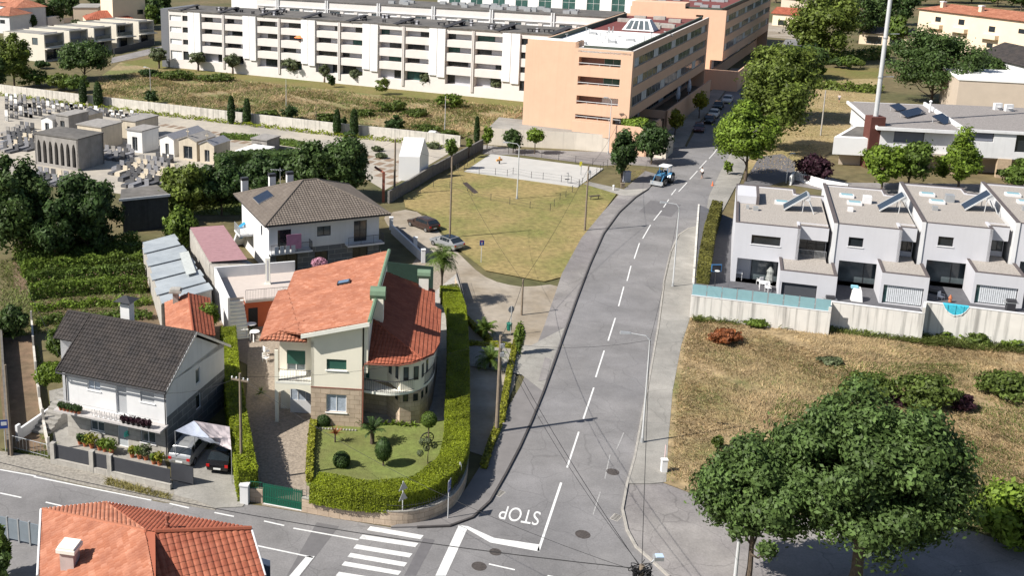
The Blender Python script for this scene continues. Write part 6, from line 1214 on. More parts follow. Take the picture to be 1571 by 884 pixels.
# empty plots: kerbed dark earth
b=MB(); cnt=0
EA=[(215,184),(300,190),(420,205),(555,220),(600,228),(600,262),(575,268),(545,232),(470,222),(430,235),(360,222),(300,205)]; EB=[(545,222),(610,232),(606,280),(590,285),(550,240)]
for r_ in range(22):
    for k in range(90):
        q=wp[0]-wN*(5+r_*3.0)+wD*(k*1.9+40); X_,Y_=pix(q)
        if inpoly(X_,Y_,EA) or inpoly(X_,Y_,EB): strip(b,[q,q+wD*1.25],2.0,.045); cnt+=1
tag(b.build('grave_plots',mat('plot_earth',(.22,.16,.115),var=.2)),kind='structure')
# ---------------- foliage ----------------
def leafmat(name,c,isl=.5,tr=.35,rnd=0):
    m=mat(name,c,var=.38,scale=.45,island=isl,trans=tr,rough=.55,spec=.25,rnd=rnd); return m
LM={k:leafmat('foliage_'+k,c) for k,c in dict(dark=(.066,.108,.030),mid=(.095,.145,.026),bright=(.15,.22,.028),yellow=(.24,.25,.03),olive=(.125,.15,.075),deep=(.048,.085,.024),plane=(.085,.135,.038),purple=(.05,.02,.03),hedge=(.185,.225,.015),hedgered=(.13,.125,.03),cypress=(.045,.08,.02),autumn=(.125,.165,.03),bramble=(.10,.14,.03),rustbush=(.28,.10,.04),vine=(.13,.19,.03)).items()}
def leaves(cen,nrm,size,rng,aspect=1.7):
    """quads (one per leaf) at cen, roughly facing nrm"""
    n=len(cen); N_=nrm+rng.normal(0,.55,(n,3)); N_/=np.linalg.norm(N_,axis=1)[:,None]+1e-9
    a=np.cross(N_,rng.normal(0,1,(n,3))); a/=np.linalg.norm(a,axis=1)[:,None]+1e-9; b_=np.cross(N_,a); s=(size*rng.uniform(.6,1.3,n))[:,None]
    a=a*s*aspect*.5; b_=b_*s*.5; v=np.stack([cen-a,cen+b_*.9-a*.1,cen+a,cen-b_*.9-a*.1],1).reshape(-1,3); f=np.arange(n*4).reshape(n,4); return v,f
def crown_pts(rng,c,rx,ry,rz,n,nc,shape='round',cr=.33):
    """points on many small clumps spread through the crown"""
    cl=[];k=0;lob=rng.uniform(0,6)
    while len(cl)<nc:
        d=rng.normal(0,1,3); d/=np.linalg.norm(d); r=rng.uniform(.3,.9)**.7
        ph=math.atan2(d[1],d[0]); p=d*r*(1+.11*math.sin(3*ph+lob)*math.cos(2.5*d[2]+lob)+.07*math.sin(5*ph-lob*2))
        if shape=='cone': w=(1-(p[2]+1)/2*.85); p[:2]*=w*1.2
        if shape=='dome' and p[2]<-.55: continue
        cl.append(p)
    cl=np.array(cl); idx=rng.integers(0,nc,n); d=rng.normal(0,1,(n,3)); d[:,2]+=.25; d/=np.linalg.norm(d,axis=1)[:,None]
    crr=cr*rng.uniform(.5,1.2,nc)[idx][:,None]; rr=np.abs(rng.normal(.8,.28,n))[:,None]
    q=cl[idx]+d*crr*rr*np.array([1,1,.8]); P_=np.array(c)+q*np.array([rx,ry,rz]); nn=d+q*.5; return P_,nn,np.array(c)+cl*np.array([rx,ry,rz])
def tree(name,label,base,top,hw,cb,m='mid',n=2500,ls=.35,shape='round',group=None,trunk=True,nc=None,cr=.33,seed=None,depth=1.,tr_=None,z0=0,cat='tree',z=0):
    """base pixel, pixel y of the top, half width in pixels, pixel y of the crown's underside"""
    seed=seed if seed is not None else int(base[0]*7+base[1]); rng=np.random.default_rng(seed); q=P(base[0],base[1],z); Hh=HZ(base[0],base[1],top,z)-z; cbh=max(0,HZ(base[0],base[1],cb,z)-z)
    dd=CM@(np.array(q)-O0); r=hw*dd[2]/CF; rz=(Hh-cbh)/2; cz=(Hh+cbh)/2
    t=thing(name,label,cat,tuple(q),0,group); nc=nc or int(26+n/90)
    pts,nn,cl=crown_pts(rng,(q.x,q.y,q.z+cz),r*.88,r*.88*depth,rz*.88,n,nc,shape,cr)
    pts[:,2]=np.maximum(pts[:,2],.1)
    v,f=leaves(pts,nn,ls,rng); npmesh('crown',v,f,LM[m],t)
    if trunk:
        b=MB(); tr=tr_ or max(.08,Hh*.018); L_=[q+Vector((0,0,0)),q+Vector((tr*.3,0,cbh*.6+.2)),q+Vector((-tr*.4,tr*.2,cz))]; b.tube(L_,[tr*1.25,tr,tr*.55],8)
        for k in range(min(9,nc)):
            e=Vector(cl[k*max(1,nc//9)%nc]); s=L_[1]+(L_[2]-L_[1])*rng.uniform(0,.8); md=(s+e)/2+Vector((0,0,-.1*r)); b.tube([s,md,e],[tr*.45,tr*.3,tr*.1],5)
        b.build('trunk',MATS['bark'],t)
    return t
def cypress(label,base,top,hw,m='cypress',n=1500,group='clipped cypresses'):
    rng=np.random.default_rng(int(base[0])); q=P(*base); Hh=HZ(*base,top); dd=CM@(np.array(q)-O0); r=hw*dd[2]/CF; t=thing('cypress',label,'cypress',tuple(q),0,group)
    u=rng.uniform(0,1,n); a=rng.uniform(0,2*np.pi,n); prof=np.minimum(1,(u*6)**.5)*np.sqrt(np.maximum(0,1-np.maximum(0,(u-.35)/.67)**2)); rr=r*prof*rng.uniform(.85,1.03,n)
    pts=np.stack([q.x+rr*np.cos(a),q.y+rr*np.sin(a),.15+u*(Hh-.2)],1); nn=np.stack([np.cos(a),np.sin(a),.4+0*a],1); v,f=leaves(pts,nn,.3,rng); npmesh('foliage',v,f,LM[m],t)
    b=MB(); b.lathe([(r*.3,0),(r*.85,.4),(r*.92,Hh*.4),(r*.7,Hh*.75),(.05,Hh*.95)],tuple(q),10); b.build('inner_foliage',LM[m],t); b=MB(); b.tube([q,q+U*.5],.12,6); b.build('trunk',MATS['bark'],t); return t
def hedge(name,label,pts,w,z0,z1,m,dens=60,ls=.11,cat='hedge',m2=None,smooth=0,jit=0):
    """clipped hedge along world xy points"""
    pts=[Vector((p[0],p[1])) for p in pts]
    if smooth: pts=[Vector((p.x,p.y)) for p in smoothpts([(p.x,p.y) for p in pts],smooth)]
    t=thing(name,label,cat,(pts[0].x,pts[0].y,z0)); b=MB(); strip(b,pts,w-.16,z1-.14,z1-z0-.14); 
    if not jit: b.build('inner_hedge',m2 or LM[m],t)
    rng=np.random.default_rng(len(pts)*7+int(w*100)); P_=[];N_=[]
    for i in range(len(pts)-1):
        a,c=pts[i],pts[i+1]; l=(c-a).length; d=(c-a)/max(l,1e-6); nn=Vector((-d.y,d.x))
        for kind,area in (('t',l*w),('l',l*(z1-z0)),('r',l*(z1-z0))):
            n=int(area*dens*rng.uniform(.95,1.05)); u=rng.uniform(0,l,n)
            if kind=='t': s=rng.uniform(-w/2,w/2,n); z=np.full(n,z1)+rng.normal(0,.02,n)+.05*np.sin(u*2.1+s*3+i); nv=(0,0,1)
            else: sg=1 if kind=='l' else -1; s=np.full(n,sg*w/2)+rng.normal(0,.025,n); z=rng.uniform(z0,z1,n); nv=(nn.x*sg,nn.y*sg,.15)
            P_.append(np.stack([a.x+d.x*u+nn.x*s,a.y+d.y*u+nn.y*s,z],1)); N_.append(np.tile(nv,(n,1)))
    for e,sg in ((0,-1),(-1,1)):
        n=int(w*(z1-z0)*dens); a=pts[e]; d=(pts[1]-pts[0]).normalized() if e==0 else (pts[-1]-pts[-2]).normalized(); nn=Vector((-d.y,d.x)); s=rng.uniform(-w/2,w/2,n); P_.append(np.stack([a.x+nn.x*s+d.x*sg*.02,a.y+nn.y*s+d.y*sg*.02,rng.uniform(z0,z1,n)],1)); N_.append(np.tile((d.x*sg,d.y*sg,.1),(n,1)))
    P_=np.concatenate(P_); N_=np.concatenate(N_)
    P_[:,2]+=.07*np.sin(P_[:,0]*1.9+P_[:,1]*1.1)*(P_[:,2]>z0+.5*(z1-z0))
    if jit: P_+=rng.normal(0,jit,P_.shape)+jit*np.sin(P_[:,[1,0,0]]*2.3); P_[:,2]=np.abs(P_[:,2])+.03
    v,f=leaves(P_,N_*1.6,ls,rng); npmesh('leaves',v,f,LM[m],t); return t
W2=lambda x,y,z=0: (P(x,y,z).x,P(x,y,z).y)
T=tree
# near right trees
T('plane_tree','huge dense dark green tree over the shaded road in the lower right corner',(1308,908),596,176,860,'plane',92000,.18,'dome',nc=230,cr=.2,depth=.8,tr_=.34,seed=3)
T('plane_tree','dark green tree left of the huge one, its branches reaching over the grey lamp post',(1146,902),662,98,858,'plane',40000,.175,'dome',nc=110,cr=.23,tr_=.17,seed=11)
T('shrub','bright green shrub at the lower right edge below the dry field',(1560,838),742,72,836,'bright',7000,.26,trunk=False,seed=2,cat='shrub')
# right side street trees
T('street_tree','bright green street tree at the bend left of the purple bush',(1143,278),150,54,262,'bright',15000,.3,'dome',nc=60,cr=.3,tr_=.2)
T('street_tree','large yellow green tree beside the upper street behind the bright street tree',(1176,232),88,56,224,'autumn',16000,.36,'dome',nc=60)
T('street_tree','tall yellow green tree farther up beside the parked cars',(1192,184),46,60,178,'autumn',15000,.42,nc=70)
T('street_tree','dense green tree between the yellow green trees and the far house',(1232,120),62,36,116,'dark',3500,.5)
T('broadleaf_tree','big olive green tree at the top edge above the upper street',(1262,94),-22,60,90,'autumn',14000,.55,nc=80)
T('broadleaf_tree','dark tree right of the big olive green tree at the top edge',(1318,66),-16,32,58,'dark',4500,.6)
T('chestnut_tree','broad dark green tree behind the flat roof of the modern house',(1428,156),40,80,153,'dark',22000,.36,'dome',nc=90,cr=.26)
T('chestnut_tree','smaller dark tree spreading right of the broad one below the white house',(1508,128),84,34,124,'dark',3500,.45)
T('maple_tree','bright green double topped tree in front of the modern house, left of three',(1352,292),216,40,282,'bright',6500,.32,cr=.32,nc=34)
T('maple_tree','bright green tree touching the left of three in front of the modern house',(1392,293),208,34,284,'mid',5000,.32,cr=.34,nc=26)
T('maple_tree','pointed yellow green tree in front of the modern house, between two others',(1469,292),196,37,284,'bright',6500,.32,'cone',cr=.34,nc=34)
T('maple_tree','dark green tree at the right edge in front of the modern house',(1562,292),240,34,286,'mid',5000,.32,cr=.34,nc=26)
T('purple_shrub','round dark purple shrub behind the leftmost grey row house',(1247,280),237,30,278,'purple',6000,.28,trunk=False,cat='shrub')
T('shrub','green shrub under the bright street tree beside the pavement',(1116,268),246,9,266,'bright',500,.25,cat='shrub')
# peach block trees
T('street_tree','dark green tree left of a pair beside the grey cabinet',(953,280),196,21,264,'deep',4500,.32,cr=.36)
T('street_tree','dark green tree right of a pair at the street corner',(999,252),188,28,242,'deep',5500,.34,cr=.36)
T('street_tree','small yellow green tree on the corner beside the parked cars',(1035,208),166,12.5,198,'yellow',1600,.3,cr=.4)
T('street_tree','small bright green tree behind the parked dark car',(1072,182),139,12,170,'yellow',1600,.3,cr=.4)
T('street_tree','dark round tree in front of the podium wall',(787,234),196,16,229,'dark',2600,.3,cr=.38)
T('street_tree','light green young tree in front of the podium wall',(820,236),196,14.5,220,'bright',1500,.3,cr=.38)
T('street_tree','slim light green tree by the street corner near the cypress',(747,228),193,9,220,'bright',1000,.3,cr=.4)
T('street_tree','slender young tree beside the white chapel wall',(692,262),212,9.5,240,'mid',1100,.3,cr=.4)
T('street_tree','thin sapling between the dark wall and the fence',(719,243),210,6,228,'bright',350,.26,cr=.4)
# olives along the white block
ol=[(244,103,72,14,'first olive tree from the left along the garden wall of the white block'),(304,107,79,13,'second olive tree from the left along the garden wall of the white block'),(357,112,83,13,'third olive tree from the left along the garden wall of the white block'),(449,119,87,14,'larger fourth olive tree beside a lamp post below the white block'),(498,124,98,8,'narrow fifth tree with a dark bush beside it below the white block'),(545,128,106,8.5,'small round sixth tree on a thin stem below the white block'),(651,138,110,11,'seventh tree with a leaning round crown below the white block'),(766,147,110,17,'big round olive tree near the left edge of the peach block')]
for x,y,tp,w,lab in ol: T('olive_tree',lab,(x,y+2),tp,w*1.1,y-(y-tp)*.28,'olive',int(1200+w*150),.3,group='olive trees along the white block',cr=.4,nc=24,tr_=.22)
for x,y,tp,w,c,lab in ((578,131,113,16,'mid','dense green bush in the middle below the white block'),(587,145,116,13,'autumn','sparse yellow green bush at the edge of the mown strip'),(603,130,118,12,'mid','green bush right of the dense one below the white block'),(628,134,110,5,'bright','slim upright shrub below the white block'),(232,159,137,13,'deep','dark bush above the cemetery wall left of the middle'),(445,184,160,15,'deep','dark spiky bush above the cemetery wall'),(605,204,176,17,'deep','dark bush above the cemetery wall near the white chapel'),(366,180,165,9,'deep','dark bush between the second pair of cypresses'),(508,134,112,7,'deep','dark bush beside the narrow fifth tree'),(385,111,99,6,'deep','small dark shrub at the foot of the white block'),(527,196,178,5,'deep','small dark shrub between the third pair of cypresses'),(765,218,208,6,'mid','small shrub at the top of the side street')):
    T('bush',lab,(x,y),tp,w,y-1,c,int(400+w*60),.28,trunk=False,cat='bush')
# upper left
T('broadleaf_tree','large yellow green tree at the left edge below the cubic houses',(22,134),50,36,122,'autumn',8000,.42,nc=60)
T('broadleaf_tree','round dark tree in front of the cubic cream houses',(130,122),60,43,116,'dark',9000,.42,'dome',nc=70)
for x,y,tp,w,c,lab in ((52,133,106,28,'mid','green bush left behind the cemetery wall'),(92,138,112,24,'autumn','loose green bush behind the cemetery wall below the round dark tree'),(118,142,112,22,'mid','dense bush beside the first cypress'),(66,105,92,14,'deep','low dark bush below the nearest cubic house'),(0,140,80,14,'deep','dark tree cut off at the left edge above the cemetery')):
    T('bush',lab,(x,y),tp,w,y-1,c,1800,.38,trunk=False,cat='bush')
T('round_shrub','round grey green tree beside the farthest cubic house',(221,64),42,13,62,'olive',1400,.4,cat='tree')
for x,y,tp,w,c,lab in ((62,38,-6,18,'dark','dark tree left in the wood at the top left'),(88,36,-10,20,'deep','tall dark tree in the wood at the top left'),(112,30,-8,14,'dark','dark tree beside the pale flat roofed house'),(135,30,14,12,'mid','low tree in front of the pale flat roofed house'),(186,22,2,12,'bright','bright green tree below the yellow apartment house'),(236,46,4,14,'mid','green tree at the left end of the white block'),(232,30,-10,16,'dark','dark tree behind the left end of the white block'),(152,14,-14,18,'deep','dark tree at the top edge left of the yellow house'),(250,46,10,11,'dark','dark tree squeezed against the grey end wall of the white block'),(98,16,-16,20,'mid','green tree at the top edge behind the pale flat roofed house'),(48,46,20,10,'deep','low dark tree left of the white site container'),(252,22,-12,16,'dark','dark tree at the top edge behind the white block'),(35,16,-10,10,'dark','dark tree between the white houses at the top left'),(117,40,29,8,'olive','small grey green tree behind the cubic houses')):
    T('broadleaf_tree',lab,(x,y),tp,w,y-2,c,1900,.6)
T('broadleaf_tree','big bush topped tree at the left edge beside the cemetery graves',(34,394),234,60,392,'dark',24000,.33,nc=90,cr=.28,seed=5)
T('broadleaf_tree','big round dark tree left of the dark timber shed',(136,392),260,56,390,'deep',24000,.33,nc=90,cr=.26,seed=6)
T('broadleaf_tree','tree with yellowing leaves right of the dark timber shed',(290,334),239,44,330,'autumn',13000,.33,nc=60)
T('broadleaf_tree','dark green tree behind the left chimney of the grey roofed house',(340,330),244,42,326,'deep',12000,.33,nc=60)
T('broadleaf_tree','left one of two joined dark trees behind the grey roof ridge',(480,306),208,42,304,'dark',14000,.33,nc=70)
T('broadleaf_tree','right one of two joined dark trees behind the grey roof ridge',(530,306),205,42,304,'dark',15000,.33,nc=70)
T('broadleaf_tree','dark leafy tree between the chimneys and the cemetery',(408,306),232,42,302,'deep',12000,.33,nc=60)
T('broadleaf_tree','dark tree in the shade below the left garden trees',(86,406),292,40,402,'deep',9000,.33,nc=50)
T('climbing_vine','bright green vine covered thicket beside the dark timber shed',(278,384),316,28,384,'vine',7000,.26,trunk=False,cat='vine')
T('climbing_vine','leafy vine spreading over the red tiled shed roof',(316,528),464,21,505,'bright',4500,.2,trunk=False,cat='vine',z=0)
T('garden_shrub','dark overgrown shrub beside the earth lane at the left edge',(22,520),468,26,518,'dark',3500,.24,trunk=False,cat='shrub')
T('garden_shrub','yellow green climbing shrub left of the black roofed house',(78,610),556,26,590,'bright',3800,.2,trunk=False,cat='shrub')
T('garden_shrub','dark shrub behind the annex of the black roofed house',(92,556),500,24,552,'mid',3200,.2,trunk=False,cat='shrub')
T('garden_shrub','small green shrub in the lower left corner beside the grey fence',(4,884),800,16,880,'mid',2200,.2,trunk=False,cat='shrub')
T('garden_shrub','dark green shrub in the far lower left corner',(-6,900),838,26,898,'dark',2500,.2,trunk=False,cat='shrub')
b=None
cypress('first cypress from the left at the cemetery wall',(128,161),123,5.5); cypress('second cypress from the left, a little thicker, at the cemetery wall',(151,164),126,7); cypress('third cypress from the left at the cemetery wall',(355,190),147,5.5); cypress('fourth cypress from the left at the cemetery wall',(379,191),151,5.5); cypress('fifth cypress from the left at the cemetery wall',(517,207),168,5.5); cypress('sixth cypress from the left at the cemetery wall',(543,210),167,6); cypress('slim pointed cypress at the end of the cemetery by the street corner',(731,220),179,3.5)
# woods
for i,(x,y,tp,w,c) in enumerate([(1190,4,-50,24,'dark'),(1225,30,-30,18,'mid'),(1350,46,-26,26,'dark'),(1382,38,-30,26,'deep'),(1412,8,-40,26,'dark'),(1450,4,-44,26,'deep'),(1490,5,-40,26,'dark'),(1530,10,-36,26,'mid'),(1566,16,-30,26,'dark'),(1340,20,-50,26,'mid'),(1290,40,-40,22,'deep'),(1375,70,22,16,'mid'),(1215,-4,-60,26,'deep'),(1500,-4,-50,34,'mid'),(1425,-10,-60,34,'dark'),(1570,-4,-60,34,'dark'),(1480,-2,-60,30,'dark'),(1540,0,-60,30,'deep')]):
    T('woodland_tree','tree of the dark wood closing the view at the top right',(x,y),tp,w,y-2,c,2600,.7,group='trees of the wood at the top right')
for i,(x,y,tp,w,c,lab) in enumerate([(1258,118,98,9,'bright','bright cone shaped young tree beside the far road'),(1247,122,105,9,'mid','green bush next to the bright cone shaped tree'),(1285,104,88,14,'dark','round orchard tree on the far meadow, left one'),(1302,106,84,15,'mid','round orchard tree on the far meadow, right one'),(1320,104,92,7,'autumn','slim orchard tree beside the steel mast')]): T('orchard_tree',lab,(x,y),tp,w,y-3,c,1300,.4)
for i,(a,c_,h,m,lab) in enumerate([((1245,133),(1350,142),1.2,'autumn','ragged green hedge along the upper edge of the hay field'),((1252,99),(1360,88),2.5,'mid','thick vineyard hedge in front of the long low farm shed')]): hedge('wild_hedge',lab,[W2(*a),W2((a[0]+c_[0])/2,(a[1]+c_[1])/2+1),W2(*c_)],2.2,0,h,m,dens=22,ls=.36,jit=.3)
# cemetery greenery
hedge('ivy_strip','low yellow green ivy strip growing along the foot of the cemetery wall',[W2(x,y) for x,y in ((-30,142),(5,147),(122,162),(349,189),(512,208),(609,218),(700,229))],1.0,0,.45,'hedge',dens=20,ls=.24,jit=.12)
hedge('clipped_hedge','dark green hedge separating the cemetery plots above the classical tomb',[W2(340,212),W2(390,215),W2(430,221),W2(465,226)],1.6,0,.9,'mid',dens=20,ls=.25)
hedge('clipped_hedge','long dark hedge between the cemetery and the gardens',[W2(335,268),W2(380,262),W2(430,262),W2(475,260)],3.0,0,3.0,'dark',dens=14,ls=.3)
for x,y,w,lab in ((585,243,11,'low spreading juniper nearer to the chapel in the cemetery'),(578,232,9,'low spreading juniper farther up in the cemetery'),(640,226,12,'low shrub behind the white chapel roof'),(665,228,12,'low shrub right behind the white chapel')): T('juniper',lab,(x,y),y-9,w,y,'olive',500,.3,trunk=False,cat='shrub')
# vineyard rows
for i in range(7):
    y0=384+i*14+i*i*.6; h=1.5 if i<5 else .5; hedge('vine_row',['topmost row of the vegetable plot below the dark trees','second vine row from the top','third vine row from the top','fourth vine row from the top','fifth vine row from the top','low green vegetable row, second from the house','lowest vegetable row nearest the black roofed house'][i],[W2(24+i*6,y0+10),W2(80,y0+5),W2(150,y0),W2(212+i*3,y0-6+i)],1.1 if i<5 else .8,0,h,['vine','mid','vine','mid','vine','bright','mid'][i],dens=60,ls=.2,cat='vine row',jit=.11)
# hedges near the houses
HO=[(689,437),(700,470),(703,540),(702,620),(700,675),(688,708),(655,734),(610,747),(560,747),(515,741),(482,735)]
hz=2.2
hedge('clipped_hedge','broad yellow green clipped hedge curving round the garden of the cream house',[W2(x,y,hz) for x,y in HO],1.8,.9,hz,'hedge',dens=400,ls=.072,smooth=3)
hedge('clipped_hedge','tall narrow clipped hedge between the two houses beside the wooden pole',[W2(x,y,2.4) for x,y in ((350,500),(354,560),(366,640),(374,690),(380,720))],1.35,0,2.4,'hedge',dens=150,ls=.11,smooth=2)
hedge('clipped_hedge','reddish topped hedge along the pavement beside the leftmost grey row house',[W2(x,y,3.6) for x,y in ((1101,308),(1090,345),(1084,380),(1080,410))],1.2,0,3.6,'hedgered',dens=70,ls=.16)
hedge('planter_hedge','dense green shrubs on the corner terrace of the peach block',[tuple((Bf+BN*.4-BD*1.0)[:2]),tuple((Bf+BN*.4+BD*2.9)[:2])],1.8,4.4,5.7,'bright',dens=30,ls=.3)
for a,c_,lab in (((796,508),(769,650),'yellow flowering border running down beside the pavement'),((752,528),(712,488),'yellow flowering border sloping up from the ivy covered pole'),((715,530),(790,536),'short yellow green border beside the driveway apron'),((766,655),(742,722),'lower end of the yellow green border in the hedge shadow'),((481,650),(475,742),'bright yellow flower border between driveway and lawn')):
    hedge('flower_border',lab,[W2(*a),W2((a[0]+c_[0])/2-2,(a[1]+c_[1])/2),W2(*c_)],.45,0,.5,'yellow',dens=120,ls=.13,cat='flower border')
# rough field growth: brambles and bushes on the right field
for i,(x,y,tp,w,c,lab) in enumerate([(1112,528,500,27,'rustbush','rust brown withered bush below the glass balustrade'),(1160,502,484,20,'vine','bright green weed tuft against the streaked retaining wall'),(1395,514,494,24,'bramble','first bramble clump below the second retaining wall section'),(1330,510,493,22,'bramble','low bramble clump below the third garden room'),(1240,508,495,14,'olive','low dry weed clump below the retaining wall corner'),(1455,520,500,24,'vine','bright bramble clump below the blue cloth'),(1500,528,505,26,'bramble','bramble clump near the right edge under the retaining wall'),(1550,532,508,26,'vine','bright bramble clump at the right edge under the retaining wall'),(1330,612,572,52,'bramble','wide low bramble patch behind the top of the huge tree'),(1420,625,572,55,'bramble','bramble patch in the middle of the dry field'),(1545,610,570,50,'bramble','bramble patch at the right edge of the dry field'),(1475,632,602,20,'purple','purple brown withered bush in the dry field'),(1385,625,603,16,'purple','dark withered bush between the bramble patches'),(1275,560,545,18,'olive','grey green weed clump in the dry field'),(1100,690,664,9,'bramble','small weed clump by the pavement edge')]):
    T('bramble' if c!='rustbush' else 'withered_bush',lab,(x,y),tp+4,w,y-1,c,int(w*85),.2,trunk=False,cat='bush',depth=.8)
for i,(x,y,tp,w,c,lab) in enumerate([(600,172,152,30,'bramble','bramble mound in the middle of the wild field'),(560,178,165,22,'bramble','low bramble mound left of the middle of the wild field'),(690,166,142,28,'vine','bright bramble mound below the round olive tree'),(640,180,166,26,'bramble','low green mound in front of the bright one'),(330,125,112,40,'bramble','long green bank left below the mown strip'),(270,122,106,36,'bramble','green bank at the left end of the wild field'),(230,118,104,22,'deep','dark weedy bank below the lane'),(500,186,174,22,'bramble','weeds along the cemetery wall by the third pair of cypresses'),(655,204,188,26,'bramble','green weeds beyond the cemetery wall near the chapel'),(690,212,196,16,'bramble','weeds at the right end of the cemetery wall'),(410,178,168,20,'bramble','weeds beyond the cemetery wall in the middle')]):
    T('bramble',lab,(x,y),tp,w,y,c,int(w*45),.34,trunk=False,cat='bush',depth=.6)
# grass tufts over the rough ground
def tufts(name,poly,n,m,h=.35,w=.06,seed=1,cond=None,thr=-.4):
    """many thin bent blades lying over the ground in drifts"""
    rng=np.random.default_rng(seed); pp=[W2(*p) for p in poly]; A=np.array(pp); lo,hi=A.min(0),A.max(0)
    x=rng.uniform(lo[0],hi[0],n*3); y=rng.uniform(lo[1],hi[1],n*3); ins=np.zeros(len(x),bool)
    for i in range(len(A)):
        a,b_=A[i],A[i-1]; c=((a[1]>y)!=(b_[1]>y))&(x<(b_[0]-a[0])*(y-a[1])/(b_[1]-a[1]+1e-12)+a[0]); ins^=c
    x,y=x[ins][:n],y[ins][:n]; k=len(x)
    pn=np.sin(x*.37+2.2*np.sin(y*.21+seed))+np.sin(y*.44+2*np.sin(x*.17))+.5*np.sin(x*1.9+y*1.1); sel=pn+rng.normal(0,.6,k)>thr; x,y=x[sel],y[sel]; k=len(x)
    fl=np.stack([np.cos(np.sin(x*.3)*2+y*.2),np.sin(np.sin(x*.3)*2+y*.2)],1)
    a=rng.uniform(0,2*np.pi,k); hh=h*rng.uniform(.4,1.3,k); ww=w*rng.uniform(.6,1.4,k); le=(rng.normal(0,.55,(k,2))+fl*.5)*hh[:,None]
    c=np.stack([x,y,np.full(k,.03)],1); d=np.stack([np.cos(a)*ww/2,np.sin(a)*ww/2,0*a],1); up=np.stack([le[:,0],le[:,1],hh*.7],1)
    v=np.stack([c-d,c+d,c+d*.5+up*1.1,c-d*.5+up],1).reshape(-1,3); o=npmesh(name,v,np.arange(4*k).reshape(k,4),m,None); o['kind']='stuff'; return o
straw=leafmat('straw',(.40,.305,.17),.35,.35); straw2=leafmat('dry_grass_green',(.25,.22,.075),.35,.35); wildg=leafmat('weed_green',(.14,.17,.045),.4,.35)
FR=[(1062,490),(1180,502),(1600,530),(1600,830),(1480,800),(1300,775),(1100,765),(1033,735),(1038,600),(1052,520)]
tufts('dry_grass',FR,110000,straw,.3,.06,1,thr=-1.6); tufts('green_grass',FR,42000,wildg,.22,.07,2,thr=.75); tufts('green_grass',[(1230,560),(1600,560),(1600,830),(1400,800),(1180,640)],60000,wildg,.28,.08,22,thr=.25)
DF=[(618,300),(700,262),(712,264),(886,288),(950,292),(925,325),(892,365),(862,425),(835,432),(745,415),(700,380),(655,330)]
tufts('dry_grass',DF,45000,straw2,.12,.07,3,thr=-1.5); tufts('dry_grass',DF,16000,straw,.1,.07,4,thr=.4); tufts('green_grass',DF,22000,wildg,.1,.07,41,thr=.3); tufts('dry_weeds',DF,12000,MATS['foliage_rustbush'] if 0 else straw,.16,.08,42,thr=1.0)
WF=[(150,120),(240,108),(420,130),(640,152),(800,165),(800,178),(740,200),(700,215),(560,192),(380,174),(150,150)]
tufts('dry_grass',WF,42000,straw,.5,.14,5,thr=-.8); tufts('green_grass',WF,50000,wildg,.45,.16,6,thr=-.2)
tufts('dry_grass',[(1128,270),(1160,200),(1210,150),(1240,135),(1350,145),(1310,200),(1225,262)],14000,straw,.15,.12,7)
tufts('green_grass',[(240,330),(370,330),(370,300),(240,300)],6000,wildg,.3,.1,8); tufts('green_grass',[(0,400),(240,372),(245,490),(80,510),(0,520)],20000,wildg,.25,.09,9,thr=-.6)
tufts('green_grass',[(55,520),(75,600),(85,700),(62,690)],3000,wildg,.2,.06,10); tufts('green_grass',[(480,648),(575,652),(690,647),(698,690),(680,735),(600,755),(480,738)],26000,leafmat('lawn_blade',(.18,.215,.06),.3,.35),.05,.05,12,thr=-2)
tufts('green_grass',[(0,690),(70,695),(140,715),(130,722),(60,702)],4000,wildg,.12,.06,11); tufts('green_grass',[(165,735),(262,762),(262,770),(160,745)],2500,straw2,.18,.05,13)
tufts('green_grass',[(960,262),(935,290),(960,290),(1000,275),(985,262)],1500,straw2,.1,.06,14)
tufts('dry_weeds',FR,24000,leafmat('weed_brown',(.30,.21,.115),.4,.3),.45,.06,31,thr=.7)
tufts('wall_weeds',[(1062,488),(1275,503),(1600,528),(1600,545),(1500,540),(1275,513),(1062,494)],16000,wildg,.7,.09,32,thr=-1)
# small leaf litter and weeds along edges
tufts('edge_weeds',[(1022,740),(1036,745),(1040,600),(1056,500),(1048,500),(1030,600)],3500,wildg,.18,.07,15,thr=-.3)
